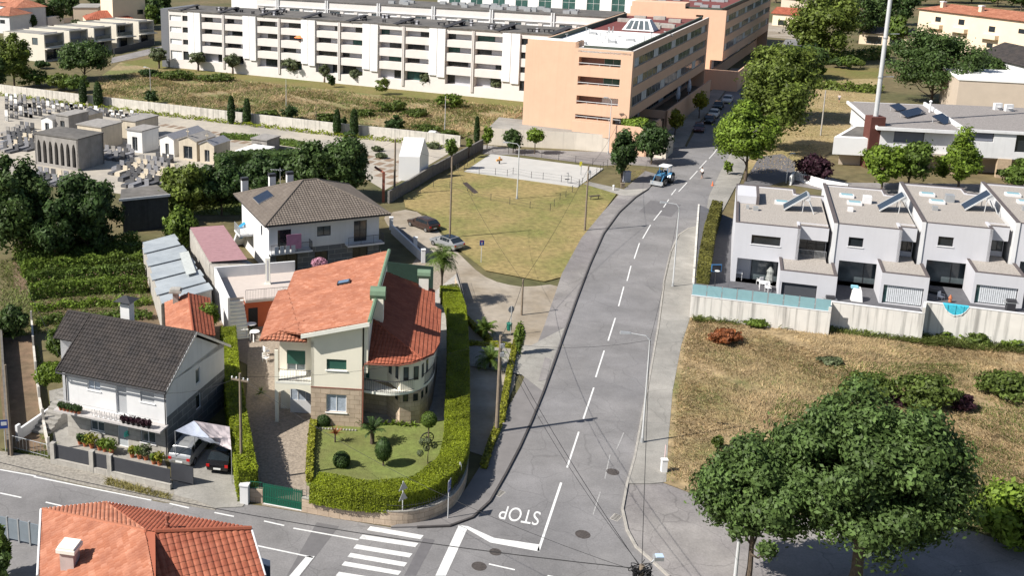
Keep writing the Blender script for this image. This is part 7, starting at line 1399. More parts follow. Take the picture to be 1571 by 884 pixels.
# ---------------- vehicles ----------------
mat('tyre',(.02,.02,.02),var=.1,rough=.9); mat('rim',(.35,.36,.38),var=.05,rough=.3,metal=.8); mat('car_glass',(.018,.024,.03),var=.1,rough=.06,spec=.9); mat('lamp_red',(.45,.015,.015),var=.05,rough=.2); mat('lamp_clear',(.7,.7,.7),var=.05,rough=.15); mat('plate',(.7,.7,.68),var=.02)
def paint(n,c,metal=.2): return mat('paint_'+n,c,var=.03,rough=.25,spec=.6,metal=metal)
def car(label,base,yaw,col,L=4.3,Wd=1.75,Hh=1.48,kind='estate',roofm=None,name='parked_car',zb=.0,z=0):
    """x from the tail (0) to the nose (L); yaw = heading of the nose, base = pixel of the middle on the ground"""
    q=P(base[0],base[1],z); t=thing(name,label,'car',tuple(q)); T=Matrix.Translation(q)@Matrix.Rotation(R(yaw),4,'Z')@Matrix.Translation((-L/2,0,0))
    w=Wd/2; S={'estate':[(0,.62,.80,.80,.9),(.06,.40,.95,.96,.95),(.16,.30,.98,1.02,.97),(.62,.25,.99,Hh-.06,1),(1.0,.25,.99,Hh,1),(2.3,.24,.98,Hh,1),(2.75,.24,.96,Hh-.07,1),(3.35,.26,.94,.97,1),(L-.35,.3,.78,.80,.95),(L-.08,.36,.66,.67,.86),(L,.45,.6,.6,.78)],
    'hatch':[(0,.60,.78,.78,.88),(.06,.40,.93,.94,.95),(.2,.30,.96,1.0,.97),(.95,.25,.98,Hh-.04,1),(1.35,.25,.98,Hh,1),(2.1,.24,.97,Hh,1),(2.5,.24,.96,Hh-.08,1),(3.2,.26,.92,.95,1),(L-.35,.3,.76,.78,.95),(L-.08,.36,.65,.66,.86),(L,.45,.6,.6,.78)],
    'sedan':[(0,.60,.78,.78,.88),(.08,.38,.95,.96,.95),(.25,.28,.97,1.0,.98),(.75,.25,.98,1.02,1),(1.4,.25,.98,Hh-.05,1),(1.8,.24,.97,Hh,1),(2.5,.24,.96,Hh-.05,1),(3.25,.26,.93,.95,1),(L-.35,.3,.76,.78,.95),(L-.08,.36,.65,.66,.86),(L,.45,.6,.6,.78)]}[kind]
    rings=[]
    for x,zl,zbt,zr,k in S:
        g=max(0,(zr-zbt)/(Hh-zbt)) ; wr=w*k*(1-.22*min(1,g)); wl=w*k
        rings.append([(x,-wl*.92,zl),(x,-wl,zl+.2),(x,-wl,(zl+zbt)/2+.05),(x,-wl*.965,zbt),(x,-wr,zr-.02*g),(x,-wr*.6,zr+.03*(.4+g)),(x,wr*.6,zr+.03*(.4+g)),(x,wr,zr-.02*g),(x,wl*.965,zbt),(x,wl,(zl+zbt)/2+.05),(x,wl,zl+.2),(x,wl*.92,zl)])
    b=MB(); bb=MB(); n=12; Hs=[T@Vector(p) for r_ in rings for p in r_]; b.v=[tuple(p) for p in Hs]
    for i in range(len(rings)-1):
        for j in range(n):
            f=(i*n+j,i*n+(j+1)%n,(i+1)*n+(j+1)%n,(i+1)*n+j); b.f.append(f); b.m.append(1 if (roofm and 4<=j<=6 and S[i][3]>Hh-.1 and S[i+1][3]>Hh-.1) else 0); b.uv.append(None)
    b.f.append(tuple(range(n-1,-1,-1))); b.m.append(0); b.uv.append(None); b.f.append(tuple((len(rings)-1)*n+j for j in range(n))); b.m.append(0); b.uv.append(None)
    b.build('body',[col,roofm or col],t,smooth=False)
    up=T.to_3x3()
    def win(i0,i1,j,a=.12,c=.88,e=.04,nm='side_window'):
        A,B_,C_,D_=[Vector(rings[i0][j]),Vector(rings[i1][j]),Vector(rings[i1][j+1]),Vector(rings[i0][j+1])]
        def bl(u,v): return (A*(1-u)+B_*u)*(1-v)+(D_*(1-u)+C_*u)*v
        nrm=(B_-A).cross(D_-A)+ (C_-B_).cross(C_-D_); nrm=nrm.normalized() if nrm.length>1e-6 else Vector((0,0,1)); cc=Vector((L/2,0,.7)); nrm=nrm if (A-cc).dot(nrm)>0 else -nrm
        m_=MB(); m_.face([T@(bl(u,v)+nrm*.012) for u,v in ((e,a),(1-e,a),(1-e,c),(e,c))]); m_.build(nm,MATS['car_glass'],t)
    iw=[i for i in range(len(S)) if S[i][3]>Hh-.1]; f0,f1=iw[0],iw[-1]
    for i in range(f0-1,f1+1):
        if i==f0-1 or i==f1: 
            for j,a,c in ((3,.1,.8),(7,.2,.9)):
                A=rings
        else: win(i,i+1,3); win(i,i+1,7,.12,.88)
    for (i0,i1,nm) in ((f0-1,f0,'rear_window'),(f1,f1+1,'windscreen')):
        A,B_=rings[i0],rings[i1]; m_=MB(); lo,hi=(A,B_) if nm=='rear_window' else (B_,A); dx=-.015 if nm=='rear_window' else .015
        def pt(rg,j): return Vector(rg[j])
        lp=[pt(lo,4)*.9+pt(hi,4)*.1,pt(lo,5)*.9+pt(hi,5)*.1,pt(lo,6)*.9+pt(hi,6)*.1,pt(lo,7)*.9+pt(hi,7)*.1]; hp=[pt(lo,j)*.1+pt(hi,j)*.9 for j in (4,5,6,7)]
        for k in range(3): m_.face([T@(p*1+Vector((dx,0,.015))) for p in ((lp[k]*.97+lp[k+1]*.03) if k==0 else lp[k],lp[k+1],hp[k+1],hp[k])])
        m_.build(nm,MATS['car_glass'],t)
    for x in (.78,L-.82):
        for sd in (-1,1):
            c=T@Vector((x,sd*(w-.09),.31)); ax=(T.to_3x3()@Vector((0,1,0))); m_=MB(); m_.tube([c-ax*.1,c+ax*.1],.31,16); wh_=m_.build('wheel',MATS['tyre'],t); m_=MB(); m_.tube([c-ax*.108,c+ax*.108],.19,12); m_.build('rim',MATS['rim'],wh_)
    for sd in (-1,1):
        m_=MB(); m_.box(-.01,.1,min(sd*w*.66,sd*w*.93),max(sd*w*.66,sd*w*.93),.68,.88,T=T); m_.build('tail_light',MATS['lamp_red'],t); m_=MB(); m_.box(L-.16,L-.05,min(sd*w*.45,sd*w*.8),max(sd*w*.45,sd*w*.8),.56,.68,T=T); m_.build('headlight',MATS['lamp_clear'],t)
        m_=MB(); m_.box(3.0,3.15,min(sd*w,sd*(w+.16)),max(sd*w,sd*(w+.16)),.92,1.04,T=T); m_.build('mirror',col,t)
    m_=MB(); m_.box(-.025,.0,-.26,.26,.5,.62,T=T); m_.build('number_plate',MATS['plate'],t)
    return t
silver=paint('silver',(.42,.43,.44),.5); black=paint('black',(.012,.012,.014)); brown=paint('brown',(.055,.035,.03)); white=paint('white',(.75,.75,.75),0); red=paint('darkred',(.10,.04,.04)); grey=paint('grey',(.12,.125,.14),.4); green=paint('darkgreen',(.02,.03,.028))
car('silver estate car backed against the tarpaulin beside the black roofed house',(294,697),74,silver,L=4.4,Wd=1.75)
car('black hatchback parked under the tarpaulin beside the clipped hedge',(345,709),80,black,L=4.0,Wd=1.68,kind='hatch',Hh=1.42)
car('dark brown estate car parked on the dirt track beyond the grey roofed house',(649,350),125,brown,L=4.6,Wd=1.8)
car('silver car with a dark glass roof parked at the foot of the wooden pole',(685,379),128,silver,L=4.4,Wd=1.8,kind='hatch',roofm=MATS['car_glass'])
car('dark red grey car parked first in the row below the peach block',(1072,201),250,red,L=4.2,kind='hatch')
car('black car parked second in the row below the peach block',(1088,188),244,black,L=4.6,kind='sedan')
car('white hatchback parked in the middle of the row below the peach block',(1095,179),244,white,L=4.1,kind='hatch')
car('dark green car parked between two white ones below the peach block',(1102,166),244,green,L=4.4,kind='sedan')
car('white car parked last in the row below the peach block',(1116,157),244,white,L=4.3,kind='hatch')
car('white car half hidden behind the cemetery wall near the white chapel',(665,214),-14,white,L=4.3,kind='sedan')
car('small white car far up the street under the trees',(1228,112),230,white,L=4.2,kind='hatch')
car('white car on the yard at the top left beside the dark hedge',(214,21),10,white,L=4.4,kind='estate')
# tractor
q=P(1017,281); ty=216; T=Matrix.Translation(q)@Matrix.Rotation(R(ty+14),4,'Z'); tr=thing('tractor','old blue tractor with a white cab roof and a front loader driving down the street','tractor',tuple(q)); blue=paint('blue',(.06,.20,.36),0)
b=MB(); b.box(.1,1.75,-.36,.36,.95,1.5,T=T); b.box(.1,1.7,-.28,.28,1.5,1.58,T=T); b.build('hood',blue,tr); b=MB(); b.box(1.755,1.80,-.33,.33,.95,1.45,T=T); b.build('grille',MATS['metal_dark'],tr)
b=MB(); b.box(-1.2,1.9,-.22,.22,.55,.95,T=T); b.box(-.9,-.5,-.75,.75,.6,.85,T=T); b.box(1.2,1.45,-.7,.7,.4,.6,T=T); b.build('chassis',MATS['metal_dark'],tr)
for sd in (-1,1):
    ax=T.to_3x3()@Vector((0,1,0))
    for x,r,w_,nm in ((-.75,.78,.4,'rear_wheel'),(1.35,.46,.28,'front_wheel')):
        c=T@Vector((x,sd*.85,r)); m_=MB(); m_.tube([c-ax*w_/2,c+ax*w_/2],r,20); wh_=m_.build(nm,MATS['tyre'],tr); m_=MB(); m_.tube([c-ax*(w_/2+.01),c+ax*(w_/2+.01)],r*.55,14); m_.build('rim',MATS['rim'],wh_)
    m_=MB(); 
    for k in range(6):
        t0,t1=R(15+k*25),R(15+(k+1)*25); p0,p1=[Vector((-.75+.9*math.cos(t),0,.78+.9*math.sin(t))) for t in (t0,t1)]; y0,y1=min(sd*.6,sd*1.08),max(sd*.6,sd*1.08)
        m_.face([T@Vector((p0.x,y0,p0.z)),T@Vector((p0.x,y1,p0.z)),T@Vector((p1.x,y1,p1.z)),T@Vector((p1.x,y0,p1.z))])
    m_.build('mudguard',blue,tr)
    b=MB(); b.tube([T@Vector((-.1,sd*.62,1.35)),T@Vector((1.4,sd*.62,1.45)),T@Vector((2.35,sd*.62,.45))],.06,6); b.build('loader_arm',blue,tr)
b=MB(); 
for x in (-1.15,.1):
    for y in (-.62,.62): b.tube([T@Vector((x,y,1.4)),T@Vector((x*.95,y*.92,2.45))],.045,6)
b.box(-1.1,.05,-.05,.05,1.5,1.56,T=T); b.build('cab_frame',blue,tr); b=MB(); b.box(-1.3,.25,-.72,.72,2.45,2.6,T=T); b.build('cab_roof',MATS['white_bright'],tr)
b=MB(); b.box(-.7,-.25,-.25,.25,1.2,1.35,T=T); b.box(-.75,-.66,-.25,.25,1.35,1.8,T=T); b.build('seat',MATS['black_soft'],tr)
b=MB(); b.box(2.25,2.75,-.95,.95,.25,.33,T=T); b.box(2.25,2.32,-.95,.95,.33,.75,T=T); b.build('loader_bucket',MATS['metal_grey'],tr); b=MB(); b.tube([T@Vector((1.2,.2,1.5)),T@Vector((1.2,.2,2.3))],.04,6); b.build('exhaust',MATS['metal_dark'],tr)
# people
def person(label,base,yaw,pose,shirt,pants,hair=(.03,.02,.015),name='person'):
    q=P(*base); t=thing(name,label,'person',tuple(q)); Tm=Matrix.Translation(q)@Matrix.Rotation(R(yaw),4,'Z')
    J=dict(pel=(0,0,.93),chest=(.05,0,1.28),neck=(.06,0,1.47),head=(.09,0,1.60),top=(.09,0,1.74),ls=(.05,.19,1.40),rs=(.05,-.19,1.40),le=(.12,.27,1.13),re=(.12,-.27,1.13),lh=(.3,.22,.98),rh=(.3,-.22,.98),lhip=(0,.09,.9),rhip=(0,-.09,.9),lk=(.16,.1,.50),rk=(-.02,-.1,.50),lf=(.22,.1,.08),rf=(-.28,-.1,.12),lt=(.38,.1,.04),rt=(-.14,-.1,.03)); J.update(pose)
    def skin(nm,vs,ed,rad,m,par):
        me=bpy.data.meshes.new(nm); me.from_pydata([tuple(Tm@Vector(J[v]) - q) for v in vs],[(vs.index(a),vs.index(c)) for a,c in ed],[]); me.materials.append(m); o=bpy.data.objects.new(nm,me); COL.objects.link(o); o.parent=par
        md=o.modifiers.new('skin','SKIN'); 
        if not me.skin_vertices: me.skin_vertices  # layer comes with the modifier
        sv=me.skin_vertices[0].data if len(me.skin_vertices) else None
        if sv is None:
            import bmesh; bm=bmesh.new(); bm.from_mesh(me); l=bm.verts.layers.skin.verify(); bm.verts.ensure_lookup_table()
            for i,v in enumerate(bm.verts): v[l].radius=(rad[i],rad[i])
            bm.verts[0][l].use_root=True; bm.to_mesh(me); bm.free()
        else:
            for i in range(len(vs)): sv[i].radius=(rad[i],rad[i])
            sv[0].use_root=True
        sb=o.modifiers.new('sub','SUBSURF'); sb.levels=1; sb.render_levels=2; return o
    sk=mat('skin',(.45,.27,.19),var=.05,rough=.6)
    body=skin('body',['pel','chest','neck','head','top','ls','rs','le','re','lh','rh','lhip','rhip','lk','rk','lf','rf','lt','rt'],[('pel','chest'),('chest','neck'),('neck','head'),('head','top'),('chest','ls'),('chest','rs'),('ls','le'),('rs','re'),('le','lh'),('re','rh'),('pel','lhip'),('pel','rhip'),('lhip','lk'),('rhip','rk'),('lk','lf'),('rk','rf'),('lf','lt'),('rf','rt')],[.13,.13,.055,.09,.07,.06,.06,.042,.042,.035,.035,.085,.085,.055,.055,.04,.04,.035,.035],sk,t)
    skin('shirt',['chest','pel','ls','rs','le','re'],[('pel','chest'),('chest','ls'),('chest','rs'),('ls','le'),('rs','re')],[.155,.15,.08,.08,.058,.058],shirt,t)
    skin('trousers',['pel','lhip','rhip','lk','rk'],[('pel','lhip'),('pel','rhip'),('lhip','lk'),('rhip','rk')],[.155,.105,.105,.08,.08],pants,t)
    b=MB(); hd_=Tm@Vector(J['top']); b.ball((hd_.x,hd_.y,hd_.z-.03),.095,n=10,rz=.08); b.build('hair',mat('hair',hair,var=.1),t,smooth=True); return t
person('person in a white shirt and dark shorts walking across the street beyond the tractor',(1077,274),200,{},mat('shirt_white',(.7,.68,.66),var=.05),mat('shorts_dark',(.05,.04,.04),var=.1))
person('person in a pale top standing in the hay field near the concrete pole',(1287,157),250,dict(rf=(-.05,-.1,.08),lf=(.05,.1,.08),rt=(.1,-.1,.04),lt=(.18,.1,.04),lk=(.03,.1,.5)),mat('shirt_pale',(.6,.55,.55),var=.05),mat('trousers_grey',(.12,.12,.14),var=.1))
q=P(1093,285); b=MB(); b.box(-.2,.2,-.2,.2,0,.04,T=Matrix.Translation(q)); b.lathe([(.15,.04),(.03,.7)],tuple(q),10); tag(b.build('traffic_cone',mat('cone',(.65,.16,.06),var=.05)),'small orange traffic cone at the right side of the street beyond the hedge','traffic cone')
# ---------------- poles, lamps, wires ----------------
TOPS={}
def pole(label,base,top,r=.14,key=None,cross=0,name='utility_pole',m='wood_pole',ins=0,h=None,rot=0,tilt=0):
    q=P(*base); Hh=h or HZ(*base,top); t=thing(name,label,'utility pole',tuple(q)); b=MB(); b.tube([q,q+U*Hh],[r,r*.68],10); b.build('shaft',MATS[m],t); TOPS[key]=q+U*(Hh-.25)
    if cross:
        b=MB(); d=dirv(rot)*cross; b.box(-cross,cross,-.05,.05,-.06,.06,T=Matrix.Translation(q+U*(Hh-.5))@Matrix.Rotation(R(rot),4,'Z')); ca=b.build('crossarm',MATS[m],t)
        for s in (-.9,-.4,.4,.9): b=MB(); b.lathe([(.05,0),(.06,.12),(.02,.16)],tuple(q+d*s+U*(Hh-.44)),8); b.build('insulator',MATS['white_wall'],ca)
    if ins:
        for k in range(ins): b=MB(); b.box(-.16,.16,-.16,.16,Hh-.9-k*.7,Hh-.6-k*.7,T=Matrix.Translation(q+Vector((.12,-.1,0)))); b.build('junction_box',MATS['metal_grey'],t)
    return t
def lamp(label,base,top,arm,r=.085,key=None,m='steel_galv',armlen=None,head='arm'):
    """arm = pixel offset of the lamp head from the pole top"""
    q=P(*base); Hh=HZ(*base,top); t=thing('street_lamp',label,'street lamp',tuple(q)); b=MB(); b.tube([q,q+U*Hh],[r,r*.6],10); b.build('pole',MATS[m],t); TOPS[key]=q+U*Hh
    b=MB(); b.lathe([(r*1.8,0),(r*1.8,.06),(r*1.2,.5)],tuple(q),10); b.build('base',MATS['metal_grey'],t)
    if arm:
        d=Vector(arm).normalized(); e=q+U*(Hh+.45)+d*Vector(arm).length; b=MB(); b.tube([q+U*(Hh-.05),q+U*(Hh+.3)+d*.3,e],[r*.6,r*.45,r*.4],8); b.build('arm',MATS[m],t)
        a=math.atan2(d.y,d.x); Tm=Matrix.Translation(e)@Matrix.Rotation(a,4,'Z'); b=MB(); k=len(b.v); b.v+=[tuple(Tm@Vector(p)) for p in ((-.1,-.1,-.06),(.65,-.17,-.08),(.65,.17,-.08),(-.1,.1,-.06),(-.1,-.06,.06),(.6,-.11,.08),(.6,.11,.08),(-.1,.06,.06))]
        for f in ((3,2,1,0),(4,5,6,7),(0,1,5,4),(1,2,6,5),(2,3,7,6),(3,0,4,7)): b.f.append(tuple(k+i for i in f)); b.m.append(0); b.uv.append(None)
        b.build('lamp_head',MATS['metal_grey'],t); 
    return t
pole('tall dark wooden pole with junction boxes at the end of the flower border',(762,665),515,.17,'A',ins=2)
pole('wooden pole with a green box at the edge of the dry field by the playground',(897,355),254,.13,'B',ins=1)
pole('wooden pole behind the silver car on the dirt track',(690,366),240,.13,'C')
pole('wooden pole with small side arms beside the tall clipped hedge',(371,742),573,.12,'D',cross=.65,rot=-20)
pole('dark thick wooden pole at the steel portal by the cemetery',(605,300),213,.17,'E')
pole('wooden pole standing on the worn verge above the driveway apron',(800,484),428,.11,'F')
pole('thin wooden pole at the corner of the peach garden wall',(949,231),176,.1,'G')
pole('concrete pole leaning slightly in the hay field',(1259,208),138,.13,'H',m='concrete',name='utility_pole')
pole('dark wooden pole in the earth lane at the left edge',(18,700),560,.12,'I')
pole('short pole in the wild field above the second pair of cypresses',(485,187),160,.07,'J')
q=P(985,868,9.0); q.z=0; t=thing('utility_pole','wooden pole top with a tangle of cables at the bottom edge beside the junction','utility pole',tuple(q)); b=MB(); b.tube([q,q+U*9],[.17,.12],10); b.build('shaft',MATS['wood_pole'],t); TOPS['N']=q+U*8.8
b=MB(); rn=random.Random(3)
for k in range(16):
    a=[q+U*(8.6+rn.uniform(-.3,.3))+Vector((rn.uniform(-.5,.5),rn.uniform(-.3,.3),rn.uniform(-.2,.35))) for _ in range(4)]; b.tube(smoothpts([(p.x,p.y,p.z) for p in a],4),.022,4)
for s in (-.3,.05,.35): b.box(-.09,.09,-.09,.09,8.4,8.75,T=Matrix.Translation(q+Vector((s,0,0))))
b.build('cable_tangle',MATS['black_soft'],t); e=P(1006,856,9.2); b=MB(); b.tube([q+U*8.4,e],.04,6); b.build('lamp_arm',MATS['metal_grey'],t); b=MB(); Tm=Matrix.Translation(e); b.box(-.1,.35,-.16,.16,-.1,.08,T=Tm); lh=b.build('lamp_head',MATS['metal_grey'],t); b=MB(); b.box(.0,.35,-.15,.15,.081,.12,T=Tm); b.build('lens',mat('lamp_blue',(.4,.5,.65),var=.05),lh)
lamp('grey street lamp on the right pavement beside the dry field',(985,681),522,(-1.5,.25,0),key='L1')
lamp('slim street lamp on the right pavement beside the clipped hedge',(1032,441),318,(-1.3,.2,0),key='L2')
lamp('pale street lamp standing inside the fenced grass below the playground',(793,306),224,(-1.5,.3,0),r=.1,key='L3')
lamp('street lamp in front of the peach corner wall',(933,236),154,(-.6,.2,0),key='L4')
lamp('tall lamp in the wild field left of the round olive tree',(682,209),147,None,r=.07,key='L5'); lamp('lamp post beside the larger fourth olive tree',(439,163),121,None,r=.07,key='L6'); lamp('thin lamp in the wild field behind the first cypresses',(231,139),106,(-.8,.3,0),r=.07,key='L7'); lamp('small lamp post beside the purple shrub',(1206,281),240,(.3,.1,0),r=.06,key='L8')
lamp('street lamp far up the street beside the trees',(1248,96),58,(-1.4,.2,0),key='L9'); lamp('lamp post beside the first olive tree of the white block',(266,104),82,None,r=.05,key='L10')
lamp('grey lamp post rising through the left dark tree at the bottom',(1126,905),790,None,r=.12,key='L11')
b=MB(); q=P(1146,830,3)
def wire(nm,a,c,sag,lab,r=.018):
    a,c=Vector(a),Vector(c); pts=[a+(c-a)*k/14-U*sag*4*(k/14)*(1-k/14) for k in range(15)]; b=MB(); b.tube(pts,r,4,caps=False); return tag(b.build('cable',MATS['black_soft']),lab,'cable')
X_=lambda x,y,z: P(x,y,z)
wire('w',TOPS['N'],X_(-80,690,7.5),.8,'thick cable crossing the lower left street from the bottom pole',.026)
wire('w',TOPS['N'],TOPS['A'],.5,'cable from the bottom pole to the dark pole by the flower border',.02); wire('w',TOPS['N']+Vector((.3,0,-.3)),TOPS['A']-U*.5,.9,'slacker lower cable from the bottom pole to the dark pole by the flower border',.016)
wire('w',TOPS['A'],TOPS['F'],.4,'cable between the dark pole and the pole on the worn verge'); wire('w',TOPS['F'],TOPS['B'],.6,'cable from the verge pole to the pole with the green box',.016); wire('w',TOPS['B'],TOPS['G'],.8,'cable from the pole with the green box to the peach corner')
wire('w',TOPS['A']-U*.3,TOPS['L1'],.5,'thin cable from the dark pole over the street to the grey lamp',.012); wire('w',TOPS['N'],TOPS['L1'],.5,'cable from the bottom pole up to the grey lamp on the pavement',.016); wire('w',TOPS['L1'],TOPS['L2'],.9,'cable between the two lamps on the right pavement',.012)
wire('w',TOPS['A'],TOPS['D'],.9,'thin pale cable over the garden of the cream house',.01); wire('w',TOPS['D'],X_(256,604,5),.3,'service cable from the hedge pole to the black roofed house',.012); wire('w',TOPS['D'],TOPS['N']+Vector((0,0,-.2)),1.2,'long cable from the hedge pole over the gate to the bottom pole',.014)
wire('w',TOPS['C'],TOPS['F'],.8,'cable from the dirt track pole to the verge pole',.014); wire('w',TOPS['E'],TOPS['C'],.6,'cable from the portal pole to the dirt track pole',.014); wire('w',TOPS['E'],X_(360,300,5.5),.6,'cable from the portal pole to the grey roofed house',.012); wire('w',TOPS['N'],X_(1250,960,9),.6,'cable leaving the bottom pole to the right under the trees',.02)
wire('w',X_(36,425,6),X_(97,556,5),.3,'pale cable running over the vegetable plot to the black roof',.014)
# ---------------- signs ----------------
def sign(label,base,top,shape,yaw,m,size=.35,extra=None,back=None,r=.035):
    q=P(*base); Hh=HZ(*base,top); t=thing('road_sign',label,'road sign',tuple(q)); b=MB(); b.tube([q,q+U*Hh],r,8); b.build('post',MATS['steel_galv'],t)
    def plate(z,shape,m,nm='plate'):
        Tm=Matrix.Translation(q+U*z)@Matrix.Rotation(R(yaw),4,'Z'); b=MB()
        if shape=='round': pr=[(size*math.cos(2*math.pi*k/20),size*math.sin(2*math.pi*k/20)) for k in range(20)]
        elif shape=='tri': pr=[(-size,-size*.6),(size,-size*.6),(0,size*1.1)]
        elif shape=='invtri': pr=[(-size,size*.6),(0,-size*1.1),(size,size*.6)]
        else: pr=[(-size,-size*1.15),(size,-size*1.15),(size,size*1.15),(-size,size*1.15)]
        k=len(b.v); n=len(pr); b.v+=[tuple(Tm@Vector((x,-.05,z_))) for x,z_ in pr]+[tuple(Tm@Vector((x,-.03,z_))) for x,z_ in pr]
        b.f.append(tuple(k+i for i in range(n))); b.m.append(0); b.f.append(tuple(k+n+i for i in range(n-1,-1,-1))); b.m.append(1)
        for i in range(n): b.f.append((k+i,k+(i+1)%n,k+n+(i+1)%n,k+n+i)); b.m.append(1)
        b.uv+= [None]*(n+2); return b.build(nm,[m,back or MATS['metal_grey']],t),Tm
    o,Tm=plate(Hh-size,shape,m)
    if extra: plate(Hh-size*3,extra,m)
    return t,Tm,o
sgrey=mat('sign_back',(.42,.40,.38),var=.05,rough=.5); sblue=mat('sign_blue',(.02,.06,.30),var=.05,rough=.4); sred=mat('sign_red',(.5,.03,.03),var=.05,rough=.4)
sign('two triangular sign backs on one pole in front of the curved stone wall',(617,806),739,'tri',35,sgrey,.36,'tri')
t,Tm,o=sign('blue rectangular pedestrian crossing sign at the curved kerb',(687,798),738,'rect',68,sblue,.34)
b=MB(); b.face([Tm@Vector(p) for p in ((-.22,-.06,-.2),(.22,-.06,-.2),(0,-.06,.24))]); cp=b.build('crossing_symbol',MATS['frame_white'],t); b=MB(); b.tube([Tm@Vector((-.06,-.066,-.14)),Tm@Vector((.02,-.066,.02))],.02,4); b.tube([Tm@Vector((.08,-.066,-.14)),Tm@Vector((.02,-.066,.02)),Tm@Vector((.02,-.066,.12))],.02,4); b.build('walking_figure',MATS['black_soft'],cp)
sign('pale sign seen edge on in the hedge shadow',(704,756),710,'round',100,sgrey,.3)
t,Tm,o=sign('small blue sign with a white T mark in the dry grass by the dirt track',(738,404),369,'rect',10,sblue,.26)
b=MB(); b.face([Tm@Vector(p) for p in ((-.04,-.056,-.2),(.04,-.056,-.2),(.04,-.056,.1),(-.04,-.056,.1))]); b.build('white_bar',MATS['frame_white'],t); b=MB(); b.face([Tm@Vector(p) for p in ((-.14,-.056,.1),(.14,-.056,.1),(.14,-.056,.18),(-.14,-.056,.18))]); b.build('red_bar',sred,t)
t,Tm,o=sign('blue bus stop sign beside the earth lane at the left edge',(9,693),645,'rect',10,sblue,.3); b=MB(); b.face([Tm@Vector(p) for p in ((-.2,-.056,-.1),(.2,-.056,-.1),(.2,-.056,.2),(-.2,-.056,.2))]); b.build('bus_symbol',MATS['frame_white'],t)
sign('round grey sign back above a green litter bin by the pole on the verge',(783,515),470,'round',200,sgrey,.32)
t,Tm,o=sign('dark blue sign back at the right corner of the foreground roof',(404,925),858,'rect',-25,mat('sign_darkblue',(.05,.07,.12),var=.05),.5)
b=MB(); q=P(783,513); b.lathe([(.22,.45),(.27,1.1),(.29,1.12),(.2,1.2)],(q.x-.15,q.y-.1,0),14); tag(b.build('litter_bin',mat('bin_green',(.02,.14,.10),var=.05,rough=.4)),'green litter bin hanging on the round sign post','litter bin')
q=P(1018,726); b=MB(); b.box(-.2,.2,-.14,.14,0,1.0,T=Matrix.Translation(q)); b.box(-.23,.23,-.17,.17,1.0,1.08,T=Matrix.Translation(q)); tag(b.build('utility_cabinet',MATS['white_bright']),'small white concrete meter box at the edge of the dry field','utility box'); b=MB(); b.tube([q+Vector((.1,.3,0)),q+Vector((.1,.3,2))],.03,6); tag(b.build('marker_post',mat('post_pink',(.7,.5,.5),var=.05)),'thin pale marker post behind the small white meter box','post')
q=P(961,279); b=MB(); b.box(-.5,.5,-.3,.3,0,1.5,T=Matrix.Translation(q)@Matrix.Rotation(R(20),4,'Z')); b.box(-.55,.55,-.35,.35,1.5,1.6,T=Matrix.Translation(q)@Matrix.Rotation(R(20),4,'Z')); tag(b.build('utility_cabinet',mat('cab_grey',(.35,.36,.42),var=.04)),'grey utility cabinet under the tree at the street corner','utility box')
q=P(941,293); b=MB(); b.lathe([(.1,0),(.1,.6),(.16,.62),(.16,.85),(.05,.9)],tuple(q),10); tag(b.build('bollard',MATS['white_wall']),'small white bollard beside the worn path','bollard')
q=P(955,288); b=MB(); b.box(-.25,.25,-.2,.2,0,.6,T=Matrix.Translation(q)); b.box(-.3,.3,-.25,.25,.6,.68,T=Matrix.Translation(q)); tag(b.build('timber_stump',MATS['wood_pole']),'brown square timber seat near the white bollard','stump')
# ---------------- playground ----------------
pf=thing('mesh_fence','low fence of thin dark posts and wire around the playground slab','fence',tuple(P(712,264)))
FP=[(700,263),(712,265),(735,268),(760,270),(778,272),(787,269),(815,275),(833,277),(861,281),(876,283),(888,287),(893,285),(905,278),(915,270),(921,264),(925,260),(932,256),(909,254),(883,250),(857,246),(831,242),(805,239),(780,236),(756,233),(750,236),(738,243),(728,250),(717,256),(703,262)]
for x,y in FP: b=MB(); q=P(x,y); b.tube([q,q+U*1.2],.035,5); b.build('post',MATS['metal_dark'],pf)
b=MB()
for i in range(len(FP)-1):
    a,c=P(*FP[i]),P(*FP[i+1])
    for z in (.3,.75,1.15): b.tube([a+U*z,c+U*z],.012,3,caps=False)
b.build('wire',MATS['metal_dark'],pf)
pf=thing('mesh_fence','low wire fence looping through the dry grass below the playground','fence',tuple(P(724,302)))
FQ=[(645,298),(665,288),(690,290),(724,302),(753,309),(782,315),(813,321),(844,325),(850,318),(859,308),(868,304),(878,296),(889,288)]
for x,y in FQ: b=MB(); q=P(x,y); b.tube([q,q+U*1.1],.035,5); b.build('post',MATS['metal_dark'],pf)
b=MB()
for i in range(len(FQ)-1):
    a,c=P(*FQ[i]),P(*FQ[i+1])
    for z in (.3,.7,1.05): b.tube([a+U*z,c+U*z],.011,3,caps=False)
b.build('wire',MATS['metal_dark'],pf)
q=P(766,251,.17); t=thing('spring_rider','small orange spring rider on the playground slab','play equipment',tuple(q)); b=MB(); b.tube([q,q+U*.45],.12,8); b.build('spring',MATS['metal_dark'],t); b=MB(); b.box(-.6,.5,-.1,.1,.45,.75,T=Matrix.Translation(q)@Matrix.Rotation(R(30),4,'Z')); b.box(-.1,.1,-.12,.12,.75,1.1,T=Matrix.Translation(q)@Matrix.Rotation(R(30),4,'Z')); b.build('seat',mat('play_orange',(.7,.35,.12),var=.1),t)
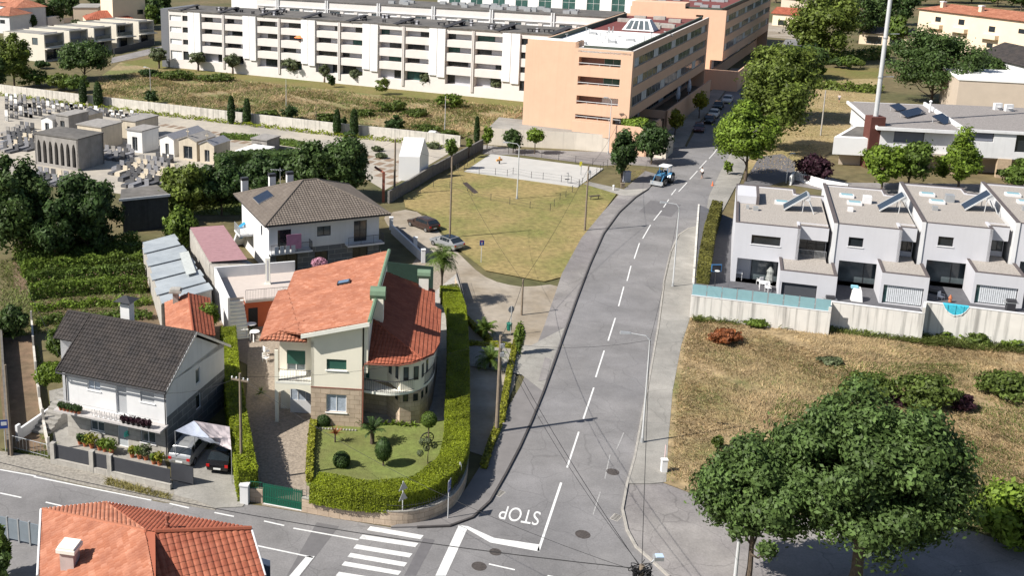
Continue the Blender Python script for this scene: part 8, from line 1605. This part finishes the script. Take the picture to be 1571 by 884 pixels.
q=P(871,281,.17); t=thing('exercise_bar','dark outdoor exercise equipment at the lower corner of the playground slab','play equipment',tuple(q)); b=MB(); b.tube([q,q+U*1.5],.05,6); b.tube([q+U*1.1-Vector((.6,0,0)),q+U*1.1+Vector((.5,0,0))],.035,6); b.tube([q+U*1.5-Vector((.3,.2,0)),q+U*1.5+Vector((.1,.2,0))],.035,6); b.build('frame',MATS['metal_grey'],t); b=MB(); b.box(-.4,.2,-.15,.15,.55,.62,T=Matrix.Translation(q)); b.build('seat',MATS['black_soft'],t)
q=P(891,268,.17); t=thing('play_panel','yellow topped play panel at the right corner of the playground slab','play equipment',tuple(q)); b=MB(); b.tube([q,q+U*1.6],.05,6); b.build('post',MATS['metal_grey'],t); b=MB(); b.box(-.25,.1,-.03,.03,1.3,2.0,T=Matrix.Translation(q)); b.build('panel',mat('play_yellow',(.6,.55,.05),var=.05),t)
for (x,y,lab,rz) in ((722,295,'dark slanted board lying in the grass left of the pale lamp',-50),(912,307,'small dark bench on the grass right of the green box pole',20)):
    q=P(x,y); t=thing('bench' if x>800 else 'timber_board',lab,'bench' if x>800 else 'board',tuple(q)); Tm=Matrix.Translation(q+U*.6)@Matrix.Rotation(R(rz),4,'Z')@(Matrix.Rotation(R(25),4,'Y') if x<800 else Matrix.Identity(4)); b=MB(); b.box(-1.3 if x<800 else -.8,1.3 if x<800 else .8,-.4 if x<800 else -.2,.4 if x<800 else .2,-.04,.04,T=Tm); b.build('seat' if x>800 else 'board',mat('board_dark',(.07,.055,.05),var=.1),t)
    b=MB(); 
    for s in (-.6,.6): b.tube([Tm@Vector((s,0,0)),Vector(((Tm@Vector((s,0,0))).x,(Tm@Vector((s,0,0))).y,0))],.05,5)
    b.build('support',MATS['metal_dark'],t)
# shallow handrail by the stair at the peach podium
# ---------------- cream house garden ----------------
gw=thing('garden_wall','curved beige granite garden wall carrying the big clipped hedge','wall',tuple(P(463,785))); WP=[(463,786),(500,793),(550,801),(600,807),(632,806),(662,799),(692,783),(708,762),(716,738),(719,700),(718,640),(717,560),(713,480),(702,436)]
wp_=smoothpts([(P(x,y).x,P(x,y).y) for x,y in WP],4); b=MB(); strip(b,[(p.x,p.y) for p in wp_],.3,1.0,1.0,off=.15); b.build('stone_wall',MATS['granite_beige'],gw); b=MB(); strip(b,[(p.x,p.y) for p in wp_],.36,1.06,.06,off=.15); b.build('wall_cap',MATS['concrete'],gw)
b=MB(); L_=[Vector((p.x,p.y,0)) for p in wp_]; acc=0
for i in range(len(L_)-1):
    d=L_[i+1]-L_[i]; n=max(1,int(d.length/.16)); 
    for k in range(n): p=L_[i]+d*k/n+Vector((-d.y,d.x,0)).normalized()*.15; b.tube([p+U*1.0,p+U*1.55],.014,4)
b.tube([Vector((p.x,p.y,1.45)) for p in L_],.015,4); b.build('iron_fence',MATS['metal_dark'],gw)
gt=thing('driveway_gate','dark green metal gate of upright bars at the cobbled driveway','gate',tuple(P(405,773))); a,c=P(405,773),P(463,784); 
T=frameT(a,c); l=(c-a).length; b=MB(); b.box(0,l,-.03,.03,.08,.16,T=T); b.box(0,l,-.03,.03,1.3,1.37,T=T); b.box(0,l,-.035,.035,.5,.56,T=T)
for k in range(23): u=l*k/22; b.box(u-.045,u+.045,-.02,.02,.09,1.5,T=T)
b.build('gate_leaf',MATS['iron_gate_green'],gt); b=MB(); b.box(0,l,-.1,.1,0,.05,T=T); b.build('track',MATS['white_wall'],gt)
q=P(376,772); b=MB(); b.box(-.28,.28,-.25,.25,0,1.35,T=Matrix.Translation(q)@Matrix.Rotation(R(-12),4,'Z')); b.box(-.32,.32,-.3,.3,1.35,1.45,T=Matrix.Translation(q)@Matrix.Rotation(R(-12),4,'Z')); tag(b.build('gate_pillar',MATS['white_wall']),'white rendered gate pillar at the foot of the tall narrow hedge','pillar')
a,c=P(384,771),P(403,773); b=MB(); b.prism([a,c,c+Vector((.05,.3,0)),a+Vector((.05,.3,0))],0,1.0); tag(b.build('wall_segment',MATS['granite_beige']),'short beige stone wall between the white pillar and the green gate','wall'); railing(P(384,770),P(403,772),1.0,.5,MATS['iron_gate_green'],None,'x')
for o in list(bpy.data.objects):
    if o.name=='x': o.name='fence_railing'; tag(o,'short green railing on the stone wall beside the driveway gate','railing')
# planting
def ball_plant(name,lab,base,r,z,m,stem=0,cone=False,n=1600,cat='topiary',ls=.07):
    q=P(*base); t=thing(name,lab,cat,tuple(q)); rng=np.random.default_rng(int(base[0])); d=rng.normal(0,1,(n,3)); d/=np.linalg.norm(d,axis=1)[:,None]; zc=z
    k=(1-.35*np.clip(d[:,2],0,1)) if cone else np.ones(n); rz=r*(1.45 if cone else 1); pts=np.stack([q.x+d[:,0]*r*k,q.y+d[:,1]*r*k,zc+d[:,2]*rz],1)+rng.normal(0,.015,(n,3)); v,f=leaves(pts,d*1.5,ls,rng); npmesh('foliage',v,f,LM[m],t)
    b=MB(); b.ball((q.x,q.y,zc),r*.93,n=12,rz=rz*.93); b.build('inner_foliage',LM[m],t)
    if stem: b=MB(); b.tube([q,q+U*zc],[.07,.05],6); b.build('trunk',MATS['bark'],t)
    return t
ball_plant('topiary_cone','pear shaped clipped topiary in the middle of the lawn',(588,716),.62,1.35,'deep',1,True)
ball_plant('topiary_ball','round clipped ball on a bare stem near the right hedge',(657,686),.58,2.2,'mid',1)
ball_plant('topiary_ball','low clipped ball at the left of the lawn',(524,716),.62,.5,'deep')
ball_plant('topiary_ball','dark dome shrub in the left bed against the granite wall',(497,652),.55,.4,'deep')
q=P(656,715); t=thing('pompom_tree','small cloud pruned tree of little balls at the right of the lawn','topiary',tuple(q)); b=MB(); b.tube([q,q+U*.9,q+U*1.6+Vector((.1,0,0))],[.04,.03,.02],5); b.build('trunk',MATS['bark'],t)
for k,(dx,dy,z) in enumerate(((-.55,0,1.0),(-.1,.2,1.3),(.0,.1,1.9),(-.4,.3,1.7),(.45,.2,1.5))):
    rng=np.random.default_rng(k); n=260; d=rng.normal(0,1,(n,3)); d/=np.linalg.norm(d,axis=1)[:,None]; c=np.array((q.x+dx,q.y+dy,z)); v,f=leaves(c+d*.24,d*1.5,.07,rng); npmesh('foliage_ball',v,f,LM['olive'],t)
def fronds(name,lab,base,zc,L_,n,m,trunk_r=.12,droop=.5,w=.28,cat='palm',seed=1,trunkm=None,up0=.75,leaflet=True,taper=None):
    q=P(*base); t=thing(name,lab,cat,tuple(q)); rn=random.Random(seed); V=[];F=[]
    for k in range(n):
        a=2*math.pi*k/n*1.618*3; el=R(rn.uniform(-10,75)); l=L_*rn.uniform(.75,1.1); p=Vector((q.x,q.y,zc)); d=Vector((math.cos(a)*math.cos(el),math.sin(a)*math.cos(el),math.sin(el))); S_=6
        side=Vector((-math.sin(a),math.cos(a),0))
        for s in range(S_):
            nd=(d-U*droop*(s/S_)*.55).normalized(); p2=p+nd*l/S_; 
            if leaflet:
                for sd in (-1,1):
                    for g in range(2):
                        b0=p+(p2-p)*(g*.5); tip=b0+side*sd*w*(1-.55*abs(s/S_-.4))+nd*w*.7-U*w*.35; k0=len(V); V+=[tuple(b0),tuple(b0+nd*.09),tuple(tip+nd*.02),tuple(tip)]; F.append((k0,k0+1,k0+2,k0+3))
            else:
                ww=w*(1-s/S_)*.5; w2=w*(1-(s+1)/S_)*.5; k0=len(V); V+=[tuple(p-side*ww),tuple(p+side*ww),tuple(p2+side*w2),tuple(p2-side*w2)]; F.append((k0,k0+1,k0+2,k0+3))
            p=p2; d=nd
    npmesh('fronds',np.array(V),np.array(F),LM[m] if m in LM else MATS[m],t)
    if trunk_r: b=MB(); b.tube([q,Vector((q.x,q.y,zc*.6)),Vector((q.x,q.y,zc))],taper or [trunk_r*1.1,trunk_r,trunk_r*1.2],8); b.build('trunk',trunkm or MATS['bark'],t)
    return t
q=P(677,468); fronds('fan_palm','tall palm with a shaggy crown and thin pale trunk beside the cream house',(677,468),HZ(677,468,398),1.9,60,'mid',.11,1.1,.42,seed=4,taper=[.12,.1,.34]); 
fronds('cycad','dark sago palm with a thick short trunk in the middle of the garden',(571,682),1.15,1.05,30,'deep',.16,.5,.16,seed=2,cat='cycad')
fronds('cordyline','reddish spiky plant at the left of the garden',(514,680),.75,.85,40,'rustbush',.06,.3,.1,seed=3,cat='plant',leaflet=False)
fronds('agave','pale yellow green spiky plant against the front hedge',(590,748),.12,.75,26,'yellow',0,.2,.12,seed=5,cat='plant',leaflet=False)
fronds('palm','small palm in the triangular bed above the driveway apron',(745,517),.8,1.2,34,'mid',.1,.7,.3,seed=6)
fronds('palm','small palm in the triangular bed below the driveway apron',(752,566),.9,1.5,38,'mid',.1,.7,.3,seed=7)
for i,(x,y) in enumerate(((582,652),(592,653),(603,653),(613,654),(623,655),(634,655))): fronds('garden_plant',['first leafy plant of the bed row under the curved balcony','second leafy plant of the bed row under the curved balcony','third leafy plant of the bed row under the curved balcony','fourth leafy plant of the bed row under the curved balcony','fifth leafy plant of the bed row under the curved balcony','sixth leafy plant of the bed row under the curved balcony'][i],(x,y),.15,.45,16,'bright',0,.5,.2,seed=20+i,cat='plant',leaflet=False)
fronds('garden_plant','straggly branching succulent at the corner of the granite wall',(548,654),.5,.9,14,'olive',.08,.1,.1,seed=31,cat='plant',leaflet=False); fronds('balcony_plant','big leafy pot plant on the left end of the curved balcony',(566,620),3.6,.6,20,'bright',0,.4,.22,seed=33,cat='plant',leaflet=False)
fronds('garden_plant','dark spiky plant beside the terracotta wall',(386,515),.3,.9,22,'deep',0,.3,.1,seed=35,cat='plant',leaflet=False); fronds('garden_plant','round potted shrub on the cobbles under the balcony column',(400,612),.5,.6,30,'vine',0,.4,.14,seed=36,cat='plant',leaflet=False)
def wheel_deco(lab,base,r,yaw,tilt=10):
    q=P(*base); t=thing('wagon_wheel',lab,'wheel',tuple(q)); Tm=Matrix.Translation(q+U*r)@Matrix.Rotation(R(yaw),4,'Z')@Matrix.Rotation(R(tilt),4,'X'); b=MB(); pts=[Tm@Vector((r*math.cos(2*math.pi*k/24),0,r*math.sin(2*math.pi*k/24))) for k in range(25)]; b.tube(pts,.045,6); b.build('rim',MATS['black_soft'],t)
    b=MB(); b.tube([Tm@Vector((0,-.08,0)),Tm@Vector((0,.08,0))],.1,10); b.build('hub',MATS['black_soft'],t)
    for k in range(10): a=2*math.pi*k/10; b=MB(); b.tube([Tm@Vector((0,0,0)),Tm@Vector((r*math.cos(a),0,r*math.sin(a)))],.02,5); b.build('spoke',MATS['black_soft'],t)
wheel_deco('black spoked wagon wheel standing beside the round topiary on the right',(655,682),.5,15); wheel_deco('black spoked wagon wheel half behind the dark dome shrub',(497,647),.5,-5)
b=MB()
for k in range(14): q=P(486+k*4.6,658.5+k*.25,.05); b.ball(tuple(q+U*.06),.09,n=6,noise=.3,seed=k)
tag(b.build('edging_stones',MATS['concrete']),'row of small pale edging stones along the left garden bed','stones',kind='stuff')
# chairs, tables
def pchair(lab,q,yaw,m,group=None):
    t=thing('garden_chair',lab,'chair',tuple(q),0,group); Tm=Matrix.Translation(q)@Matrix.Rotation(R(yaw),4,'Z'); b=MB(); b.box(-.23,.23,-.23,.23,.42,.46,T=Tm); b.build('seat',m,t); b=MB(); b.box(-.23,.23,.2,.25,.46,.9,T=Tm); b.build('backrest',m,t)
    for x in (-.2,.2):
        for y in (-.2,.2): b=MB(); b.tube([Tm@Vector((x,y,0)),Tm@Vector((x,y,.42))],.022,5); b.build('leg',m,t)
        b=MB(); b.box(min(x*1.15,x*.95),max(x*1.15,x*.95),-.2,.22,.62,.66,T=Tm); b.build('armrest',m,t)
    return t
pchair('white garden chair nearest the corner of the cream house',P(408,556),60,MATS['frame_white']); pchair('white garden chair behind the nearest one at the cream house',P(409,546),120,MATS['frame_white'])
for i,(x,y) in enumerate(((386,512),(391,524))): q=P(x,y); t=thing('garden_table',['farther small round white table on a dark stem in the patio','nearer small round white table on a dark stem in the patio'][i],'table',tuple(q)); b=MB(); b.lathe([(.45,.95),(.45,1.0),(.02,1.0)],tuple(q),18); b.build('tabletop',MATS['frame_white'],t); b=MB(); b.lathe([(.2,0),(.05,.1),(.05,.95)],tuple(q),10); b.build('stem',MATS['metal_dark'],t)
b=MB(); a,c=P(369,512),P(389,526)
fw=thing('picket_fence','short white picket fence beside the patio','fence',tuple(a)); 
for k in range(5): q=a+(c-a)*k/4; b=MB(); b.box(-.06,.06,-.02,.02,0,.8,T=Matrix.Translation(q)@Matrix.Rotation(R(-40),4,'Z')); b.build('picket',MATS['white_bright'],fw)
# low white wall and gate beside the grey roofed house
lw_=thing('garden_wall','low white garden wall with pillars beside the dirt track and grey roofed house','wall',tuple(P(602,355))); a,c=P(601,358),P(649,403); b=MB(); strip(b,[(a.x,a.y),(c.x,c.y)],.2,1.1,1.1); b.build('wall',MATS['white_wall'],lw_)
for x,y in ((600,352),(649,403),(637,384)): q=P(x,y); b=MB(); b.box(-.22,.22,-.22,.22,0,1.5,T=Matrix.Translation(q)); b.box(-.26,.26,-.26,.26,1.5,1.6,T=Matrix.Translation(q)); b.build('pillar',MATS['white_wall'],lw_)
sheet('asphalt_ramp',[(604,352),(618,352),(662,398),(648,404)],.05,MATS['asphalt_dark'])
q=P(490,404,3.0); q.z=0; t=thing('flowering_shrub','pink flowering shrub in front of the grey house, above the orange roof','shrub',tuple(q)); rng=np.random.default_rng(3); n=900; d=rng.normal(0,1,(n,3)); d/=np.linalg.norm(d,axis=1)[:,None]; pm=leafmat('petal_pink',(.62,.33,.42),.2,.3); c=np.array((q.x,q.y,3.0)); v,f=leaves(c+d*np.array([.8,.6,.55]),d,.16,rng); npmesh('blossom',v,f,pm,t); b=MB(); b.tube([q,q+U*2.8],.06,5); b.build('stem',MATS['bark'],t)
b=MB(); q=P(366,352,2.4); b.face([q,q+Vector((1.2,.3,.9)),q+Vector((1.0,.9,1.0)),q+Vector((-.3,.8,0))]); b.face([q+Vector((0,0,-1.2)),q+Vector((.5,-.1,-1.0)),q+Vector((.6,.1,.4)),q]); tag(b.build('tarpaulin',mat('tarp_blue',(.03,.22,.42),var=.15)),'crumpled bright blue tarpaulin over the stair railing of the grey roofed house','tarpaulin')
# tarpaulin over the cars
A=P(268.5,661.5,2.9); B_=P(297.5,646,3.3); C_=P(352,655,2.6); D_=P(355,691,2.6); E_=P(322,678,2.3); M_=P(321,672,3.1)
t=thing('tarpaulin','patched grey and pale tarpaulin stretched over the two parked cars','tarpaulin',tuple(A)); 
def sagquad(b,p,q_,r_,s_,n=8,sag=.18,mi=0):
    G=[[((p*(1-u)+q_*u)*(1-v)+(s_*(1-u)+r_*u)*v)-U*(sag*math.sin(math.pi*u)*math.sin(math.pi*v)+.04*math.sin(u*17)*math.sin(v*9)) for u in [i/n for i in range(n+1)]] for v in [j/n for j in range(n+1)]]
    for j in range(n):
        for i in range(n): b.face([G[j][i],G[j][i+1],G[j+1][i+1],G[j+1][i]],mi)
b=MB(); sagquad(b,A,B_,M_,E_*.6+A*.4); sagquad(b,E_*.6+A*.4,M_,M_*.5+D_*.5,E_); b.build('grey_sheet',mat('tarp_grey',(.30,.33,.40),var=.1),t); b=MB(); sagquad(b,B_,C_,D_*.5+C_*.5,M_); sagquad(b,M_,D_*.5+C_*.5,D_,E_); b.build('pale_sheet',mat('tarp_pale',(.42,.37,.38),var=.1),t)
for p in (A,B_,C_,D_): b=MB(); b.tube([Vector((p.x,p.y,0)),p],.03,5); b.build('prop',MATS['metal_grey'],t)
# potted plants in front of the black roofed house
PT=[(123,682,'deep'),(131,685,'mid'),(141,688,'yellow'),(153,691,'vine'),(161,693,'bright'),(171,697,'vine'),(203,702,'yellow'),(214,704,'vine'),(224,706,'olive'),(236,712,'vine'),(245,714,'yellow')]
for i,(x,y,c) in enumerate(PT):
    q=P(x,y,.05); t=thing('potted_plant',f"{['small dark','small','bushy yellow green','green','green','bushy','bright','trailing','sparse grey','dense','yellowish'][i]} potted plant {['at the far left of','second from the left in','third from the left in','fourth from the left in','fifth from the left in','left of the door in','right of the door in','second right of the door in','third right of the door in','next to last in','last by the wall corner in'][i]} the pot row",'potted plant',tuple(q),0,'potted plants before the black roofed house')
    b=MB(); b.lathe([(.13,0),(.2,.32),(.22,.34),(.18,.34)],tuple(q),12); b.build('pot',MATS['pot_terracotta'],t); rng=np.random.default_rng(i); n=260; d=rng.normal(0,1,(n,3)); d/=np.linalg.norm(d,axis=1)[:,None]; r=.3+.12*(i%3); cc=np.array((q.x,q.y,.38+r*.8)); v,f=leaves(cc+d*rng.uniform(.3,1,(n,1))*r,d,.13,rng); npmesh('leaves',v,f,LM[c],t)
for k in range(12):
    left=k<6; u=.2+k*.32 if left else 5.6+(k-6)*.42; q=frameT(L0,G)@Vector((u,1.0,zs+.03)); t=thing('flower_pot',('green leafy pot in the left cluster on the flowered balcony' if left else 'dark hanging pot plant in the right cluster on the flowered balcony'),'flower pot',tuple(q),0,'left balcony pots' if left else 'right balcony pots'); b=MB(); b.lathe([(.1,0),(.16,.25),(.17,.27),(.14,.27)],tuple(q),10); b.build('pot',MATS['pot_terracotta'] if left else MATS['black_soft'],t); rng=np.random.default_rng(k); n=220; d=rng.normal(0,1,(n,3)); d/=np.linalg.norm(d,axis=1)[:,None]; cc=np.array((q.x,q.y,q.z+.42)); v,f=leaves(cc+d*rng.uniform(.4,1,(n,1))*np.array([.28,.28,.26]),d,.11,rng); npmesh('leaves',v,f,LM['deep' if left else 'purple'],t)
b=MB(); TT=frameT(L0,G); c=PW(194,665,L0,G); 
for (dx,dz,r) in ((0,0,.16),(.1,.16,.1),(-.05,-.18,.12),(.16,-.08,.1)): b.ball(tuple(TT@Vector((c[0]+dx,.08,c[1]+dz))),r,n=8,rz=r)
tag(b.build('door_ornament',mat('ornament_green',(.10,.50,.40),var=.2)),'turquoise ornament hanging on the grey front door','ornament')
b=MB(); tt=PW(102,545,L0,G); b.box(-.05,.5,-2.6,-2.5,3.2,4.0,T=TT); tag(b.build('hanging_cloth',mat('cloth_red',(.5,.02,.05),var=.1)),'red cloth hanging under the side roof of the black roofed house','cloth')
# earth lane edges, grey fence lower left
ef=thing('lane_fence','grey panel fence on concrete posts at the lower left corner','fence',tuple(P(0,832))); a,c=P(-20,822),P(64,842); T2=frameT(a,c); l=(c-a).length
for k in range(5): b=MB(); b.box(l*k/5+.05,l*(k+1)/5-.05,-.03,.03,.2,1.6,T=T2); b.build('panel',mat('panel_grey',(.17,.2,.23),var=.08),ef); b=MB(); b.box(l*k/5-.05,l*k/5+.05,-.06,.06,0,1.7,T=T2); b.build('post',MATS['metal_grey'],ef)
lf=thing('lane_fence','row of old posts and wire along the right side of the earth lane','fence',tuple(P(50,520))); LP=[(49,500),(52,540),(56,580),(61,620),(67,655),(76,700)]
for x,y in LP: b=MB(); q=P(x,y); b.box(-.08,.08,-.08,.08,0,1.5,T=Matrix.Translation(q)); b.build('post',MATS['concrete'],lf)
b=MB(); strip(b,[W2(x,y) for x,y in LP],.18,.6,.6); b.build('low_wall',MATS['wall_lichen'],lf)
b=MB(); strip(b,[W2(x,y) for x,y in ((2,515),(6,580),(10,640),(14,700))],.2,1.3,1.3); tag(b.build('lane_wall',mat('lane_wall_dark',(.12,.11,.10),var=.2)),'dark old wall along the left side of the earth lane','wall')  # lane wall in one dark colour with random mottling
b=MB(); 
t=thing('farm_gate','low wire gate at the foot of the earth lane','gate',tuple(P(30,690))); railing(P(20,690),P(74,704),.1,1.0,MATS['metal_grey'],t,'gate_leaf',step=.3)
# ---------------- terraces of the row houses ----------------
tz=1.83
bh=thing('basketball_hoop','blue framed basketball backboard on a stand in the side yard','basketball hoop',tuple(P(1096,440,tz))); q=P(1096,446,tz); b=MB(); b.tube([q,q+U*2.2],.05,6); b.build('pole',MATS['metal_dark'],bh); b=MB(); b.box(-.5,.5,-.03,.03,2.0,2.75,0,T=Matrix.Translation(q)); b.box(-.42,.42,-.045,-.032,2.08,2.67,1,T=Matrix.Translation(q)); b.build('backboard',[mat('hoop_blue',(.06,.2,.42),var=.05),MATS['frame_dark']],bh); b=MB(); b.lathe([(.24,0),(.24,.03)],(q.x,q.y-.3,q.z+2.15),14); b.build('rim',MATS['frame_white'],bh); b=MB(); b.box(-.45,.45,-.4,.4,0,.18,T=Matrix.Translation(q)); b.build('base',MATS['frame_white'],bh)
b=MB(); sp=[P(x,y,tz+.02) for x,y in ((1072,441),(1096,441),(1135,447),(1124,449),(1075,447))]; b.face(sp[::-1]); tag(b.build('pool_water',mat('water_turq',(.06,.33,.38),var=.1,rough=.1,spec=.6)),kind='structure')
def setbox(lab,name,cat,x,y,z,w,d,h,m,yaw=-20,legs=True):
    q=P(x,y,z); t=thing(name,lab,cat,tuple(q)); Tm=Matrix.Translation(q)@Matrix.Rotation(R(yaw),4,'Z'); b=MB(); b.box(-w/2,w/2,-d/2,d/2,h-.08,h,T=Tm); b.build('top',m,t)
    for a in (-1,1):
        for c in (-1,1): b=MB(); b.tube([Tm@Vector((a*w*.44,c*d*.44,0)),Tm@Vector((a*w*.44,c*d*.44,h-.08))],.03,5); b.build('leg',m,t)
    return t
setbox('white draped table standing outside the leftmost row house','garden_table','table',1131,428,tz,.9,.8,.8,MATS['frame_white']); setbox('white plastic table by the glass balustrade','garden_table','table',1172,444,tz,1.0,.9,.75,MATS['frame_white'])
pchair('white plastic chair by the glass balustrade, left of the white table',P(1165,437,tz),200,MATS['frame_white']); pchair('white plastic chair by the glass balustrade, in front of the white table',P(1178,448,tz),20,MATS['frame_white']); pchair('grey garden chair between the glass balustrade and the dark garage door',P(1203,456,tz),120,MATS['metal_grey']); pchair('white reclining chair against the dark garage door',P(1221,457,tz),300,MATS['frame_white'])
q=P(1180,436,tz); t=thing('covered_parasol','folded grey parasol leaning against the first garden room','parasol',tuple(q)); b=MB(); b.lathe([(.3,.2),(.42,.5),(.3,1.1),(.36,1.4),(.1,1.8)],tuple(q),9); b.build('cover',mat('cover_grey',(.25,.26,.25),var=.3,scale=6,bump=.5),t); b=MB(); b.tube([q,q+U*2],.03,6); b.build('pole',MATS['metal_dark'],t)
q=P(1313,462,tz+.5); t=thing('covered_chair','chair draped with a white sheet and a blue towel outside the second row house','chair',tuple(q)); b=MB(); Tm=Matrix.Translation(q)@Matrix.Rotation(R(-15),4,'Z'); k=len(b.v); b.v+=[tuple(Tm@Vector(p)) for p in ((-.5,-.45,.1),(.5,-.45,.05),(.5,.4,.1),(-.5,.4,.1),(-.35,-.3,1.1),(.38,-.3,1.0),(.33,.3,1.35),(-.3,.3,1.4))]
for f in ((0,1,5,4),(1,2,6,5),(2,3,7,6),(3,0,4,7),(4,5,6,7)): b.f.append(tuple(k+i for i in f)); b.m.append(0); b.uv.append(None)
b.build('sheet',MATS['white_bright'],t); b=MB(); b.box(-.5,.1,.05,.45,1.2,1.45,T=Tm); b.build('towel',mat('towel_blue',(.25,.5,.6),var=.1),t)
b=MB(); 
for k in range(4): b.tube([Tm@Vector(((-.4,.4)[k%2],(-.35,.35)[k//2],0)),Tm@Vector(((-.4,.4)[k%2],(-.35,.35)[k//2],.3))],.03,5)
b.build('leg',MATS['frame_dark'],t)
a,c,z=segs[2][0],segs[2][1],segs[2][2]; TT=frameT(a,c); u0=PW(1447,466,a,c)[0]; u1=PW(1487,472,a,c)[0]; b=MB(); n=10
for k in range(n):
    x0,x1=u0+(u1-u0)*k/n,u0+(u1-u0)*(k+1)/n; h0_,h1_=[.95*math.sin(math.pi*t)**.7 if 0<t<1 else 0 for t in (k/n,(k+1)/n)]; e=.06+.03*math.sin(k*2)
    b.face([TT@Vector(p) for p in ((x0,e,z+.08-h0_),(x1,e,z+.08-h1_),(x1,e,z+.08),(x0,e,z+.08))]); b.face([TT@Vector(p) for p in ((x0,e,z+.08),(x1,e,z+.08),(x1,-.3,z+.09),(x0,-.3,z+.09))])
    b.face([TT@Vector(p) for p in ((x0,e+.01,z+.0-h0_),(x1,e+.01,z+.0-h1_),(x1,e+.01,z+.1-h1_),(x0,e+.01,z+.1-h0_))],1)
tag(b.build('beach_cloth',[mat('cloth_cyan',(.05,.42,.55),var=.25,scale=5),MATS['white_bright']]),'bright turquoise cloth with a white hem hanging over the retaining wall','cloth')
def grill(lab,x,y,z): 
    q=P(x,y,z); t=thing('barbecue_grill',lab,'grill',tuple(q)); Tm=Matrix.Translation(q)@Matrix.Rotation(R(-15),4,'Z'); b=MB(); b.box(-.35,.35,-.25,.25,0,.85,T=Tm); b.build('cabinet',MATS['metal_dark'],t); b=MB(); b.box(-.6,.6,-.22,.22,.85,.92,T=Tm); b.build('shelf',MATS['metal_grey'],t); b=MB(); b.tube([Tm@Vector((-.38,0,1.0)),Tm@Vector((.38,0,1.0))],.24,12); b.build('lid',MATS['metal_dark'],t); return t
grill('black barbecue grill with a pale cover at the far right garden room',1549,478,tz+1.1); grill('dark square grill at the right end of the glass balustrade',1272,472,tz)
setbox('dark sun lounger outside the third row house','sun_lounger','lounger',1432,452,tz+1.0,.7,1.9,.4,MATS['metal_dark'],yaw=40); pchair('white and black garden chair outside the third row house',P(1443,462,tz+1.0),30,MATS['frame_white'])
q=P(1457,465,tz+1.1); b=MB(); b.lathe([(.1,0),(.16,.15),(.1,.4),(.18,.45),(.05,.8)],tuple(q),10); tag(b.build('garden_figure',MATS['pot_terracotta']),'small terracotta garden figure next to the turquoise cloth','ornament')
# white planter wall behind row houses
b=MB(); strip(b,[W2(x,y) for x,y in ((1212,284),(1218,276),(1232,280),(1262,289),(1300,296))],.3,1.3,1.3); tag(b.build('planter_wall',MATS['white_bright']),'curved low white planter wall below the purple shrub','wall')
sheet('back_lane',[(1165,240),(1200,236),(1222,250),(1215,275),(1180,285),(1140,283)],.04,MATS['asphalt_dark'])
sheet('back_lane_long',[(1215,284),(1300,298),(1571,305),(1620,300),(1620,286),(1571,283),(1300,280),(1240,262),(1218,262)],.036,MATS['asphalt_old'])
# ivy on the verge post, aerial clutter
tree('ivy_column','ivy covered post at the tip of the yellow flower borders',(796,545),492,7.5,543,'vine',2600,.14,cat='shrub',trunk=False,cr=.5)
for k in range(4):
    q=P(748+k*3,226-k*5,0); 
b=MB(); a,c=P(757,221,0),P(800,180,2.6); b.tube([a+U*1.0,c+U*1.0],.04,5); b.tube([a,a+U*1.0],.03,5); b.tube([c,c+U*1.0],.03,5); b.tube([(a+c)/2,(a+c)/2+U],.03,5); tag(b.build('handrail',MATS['rust_metal']),'rusty handrail on the ramp left of the peach block','handrail')
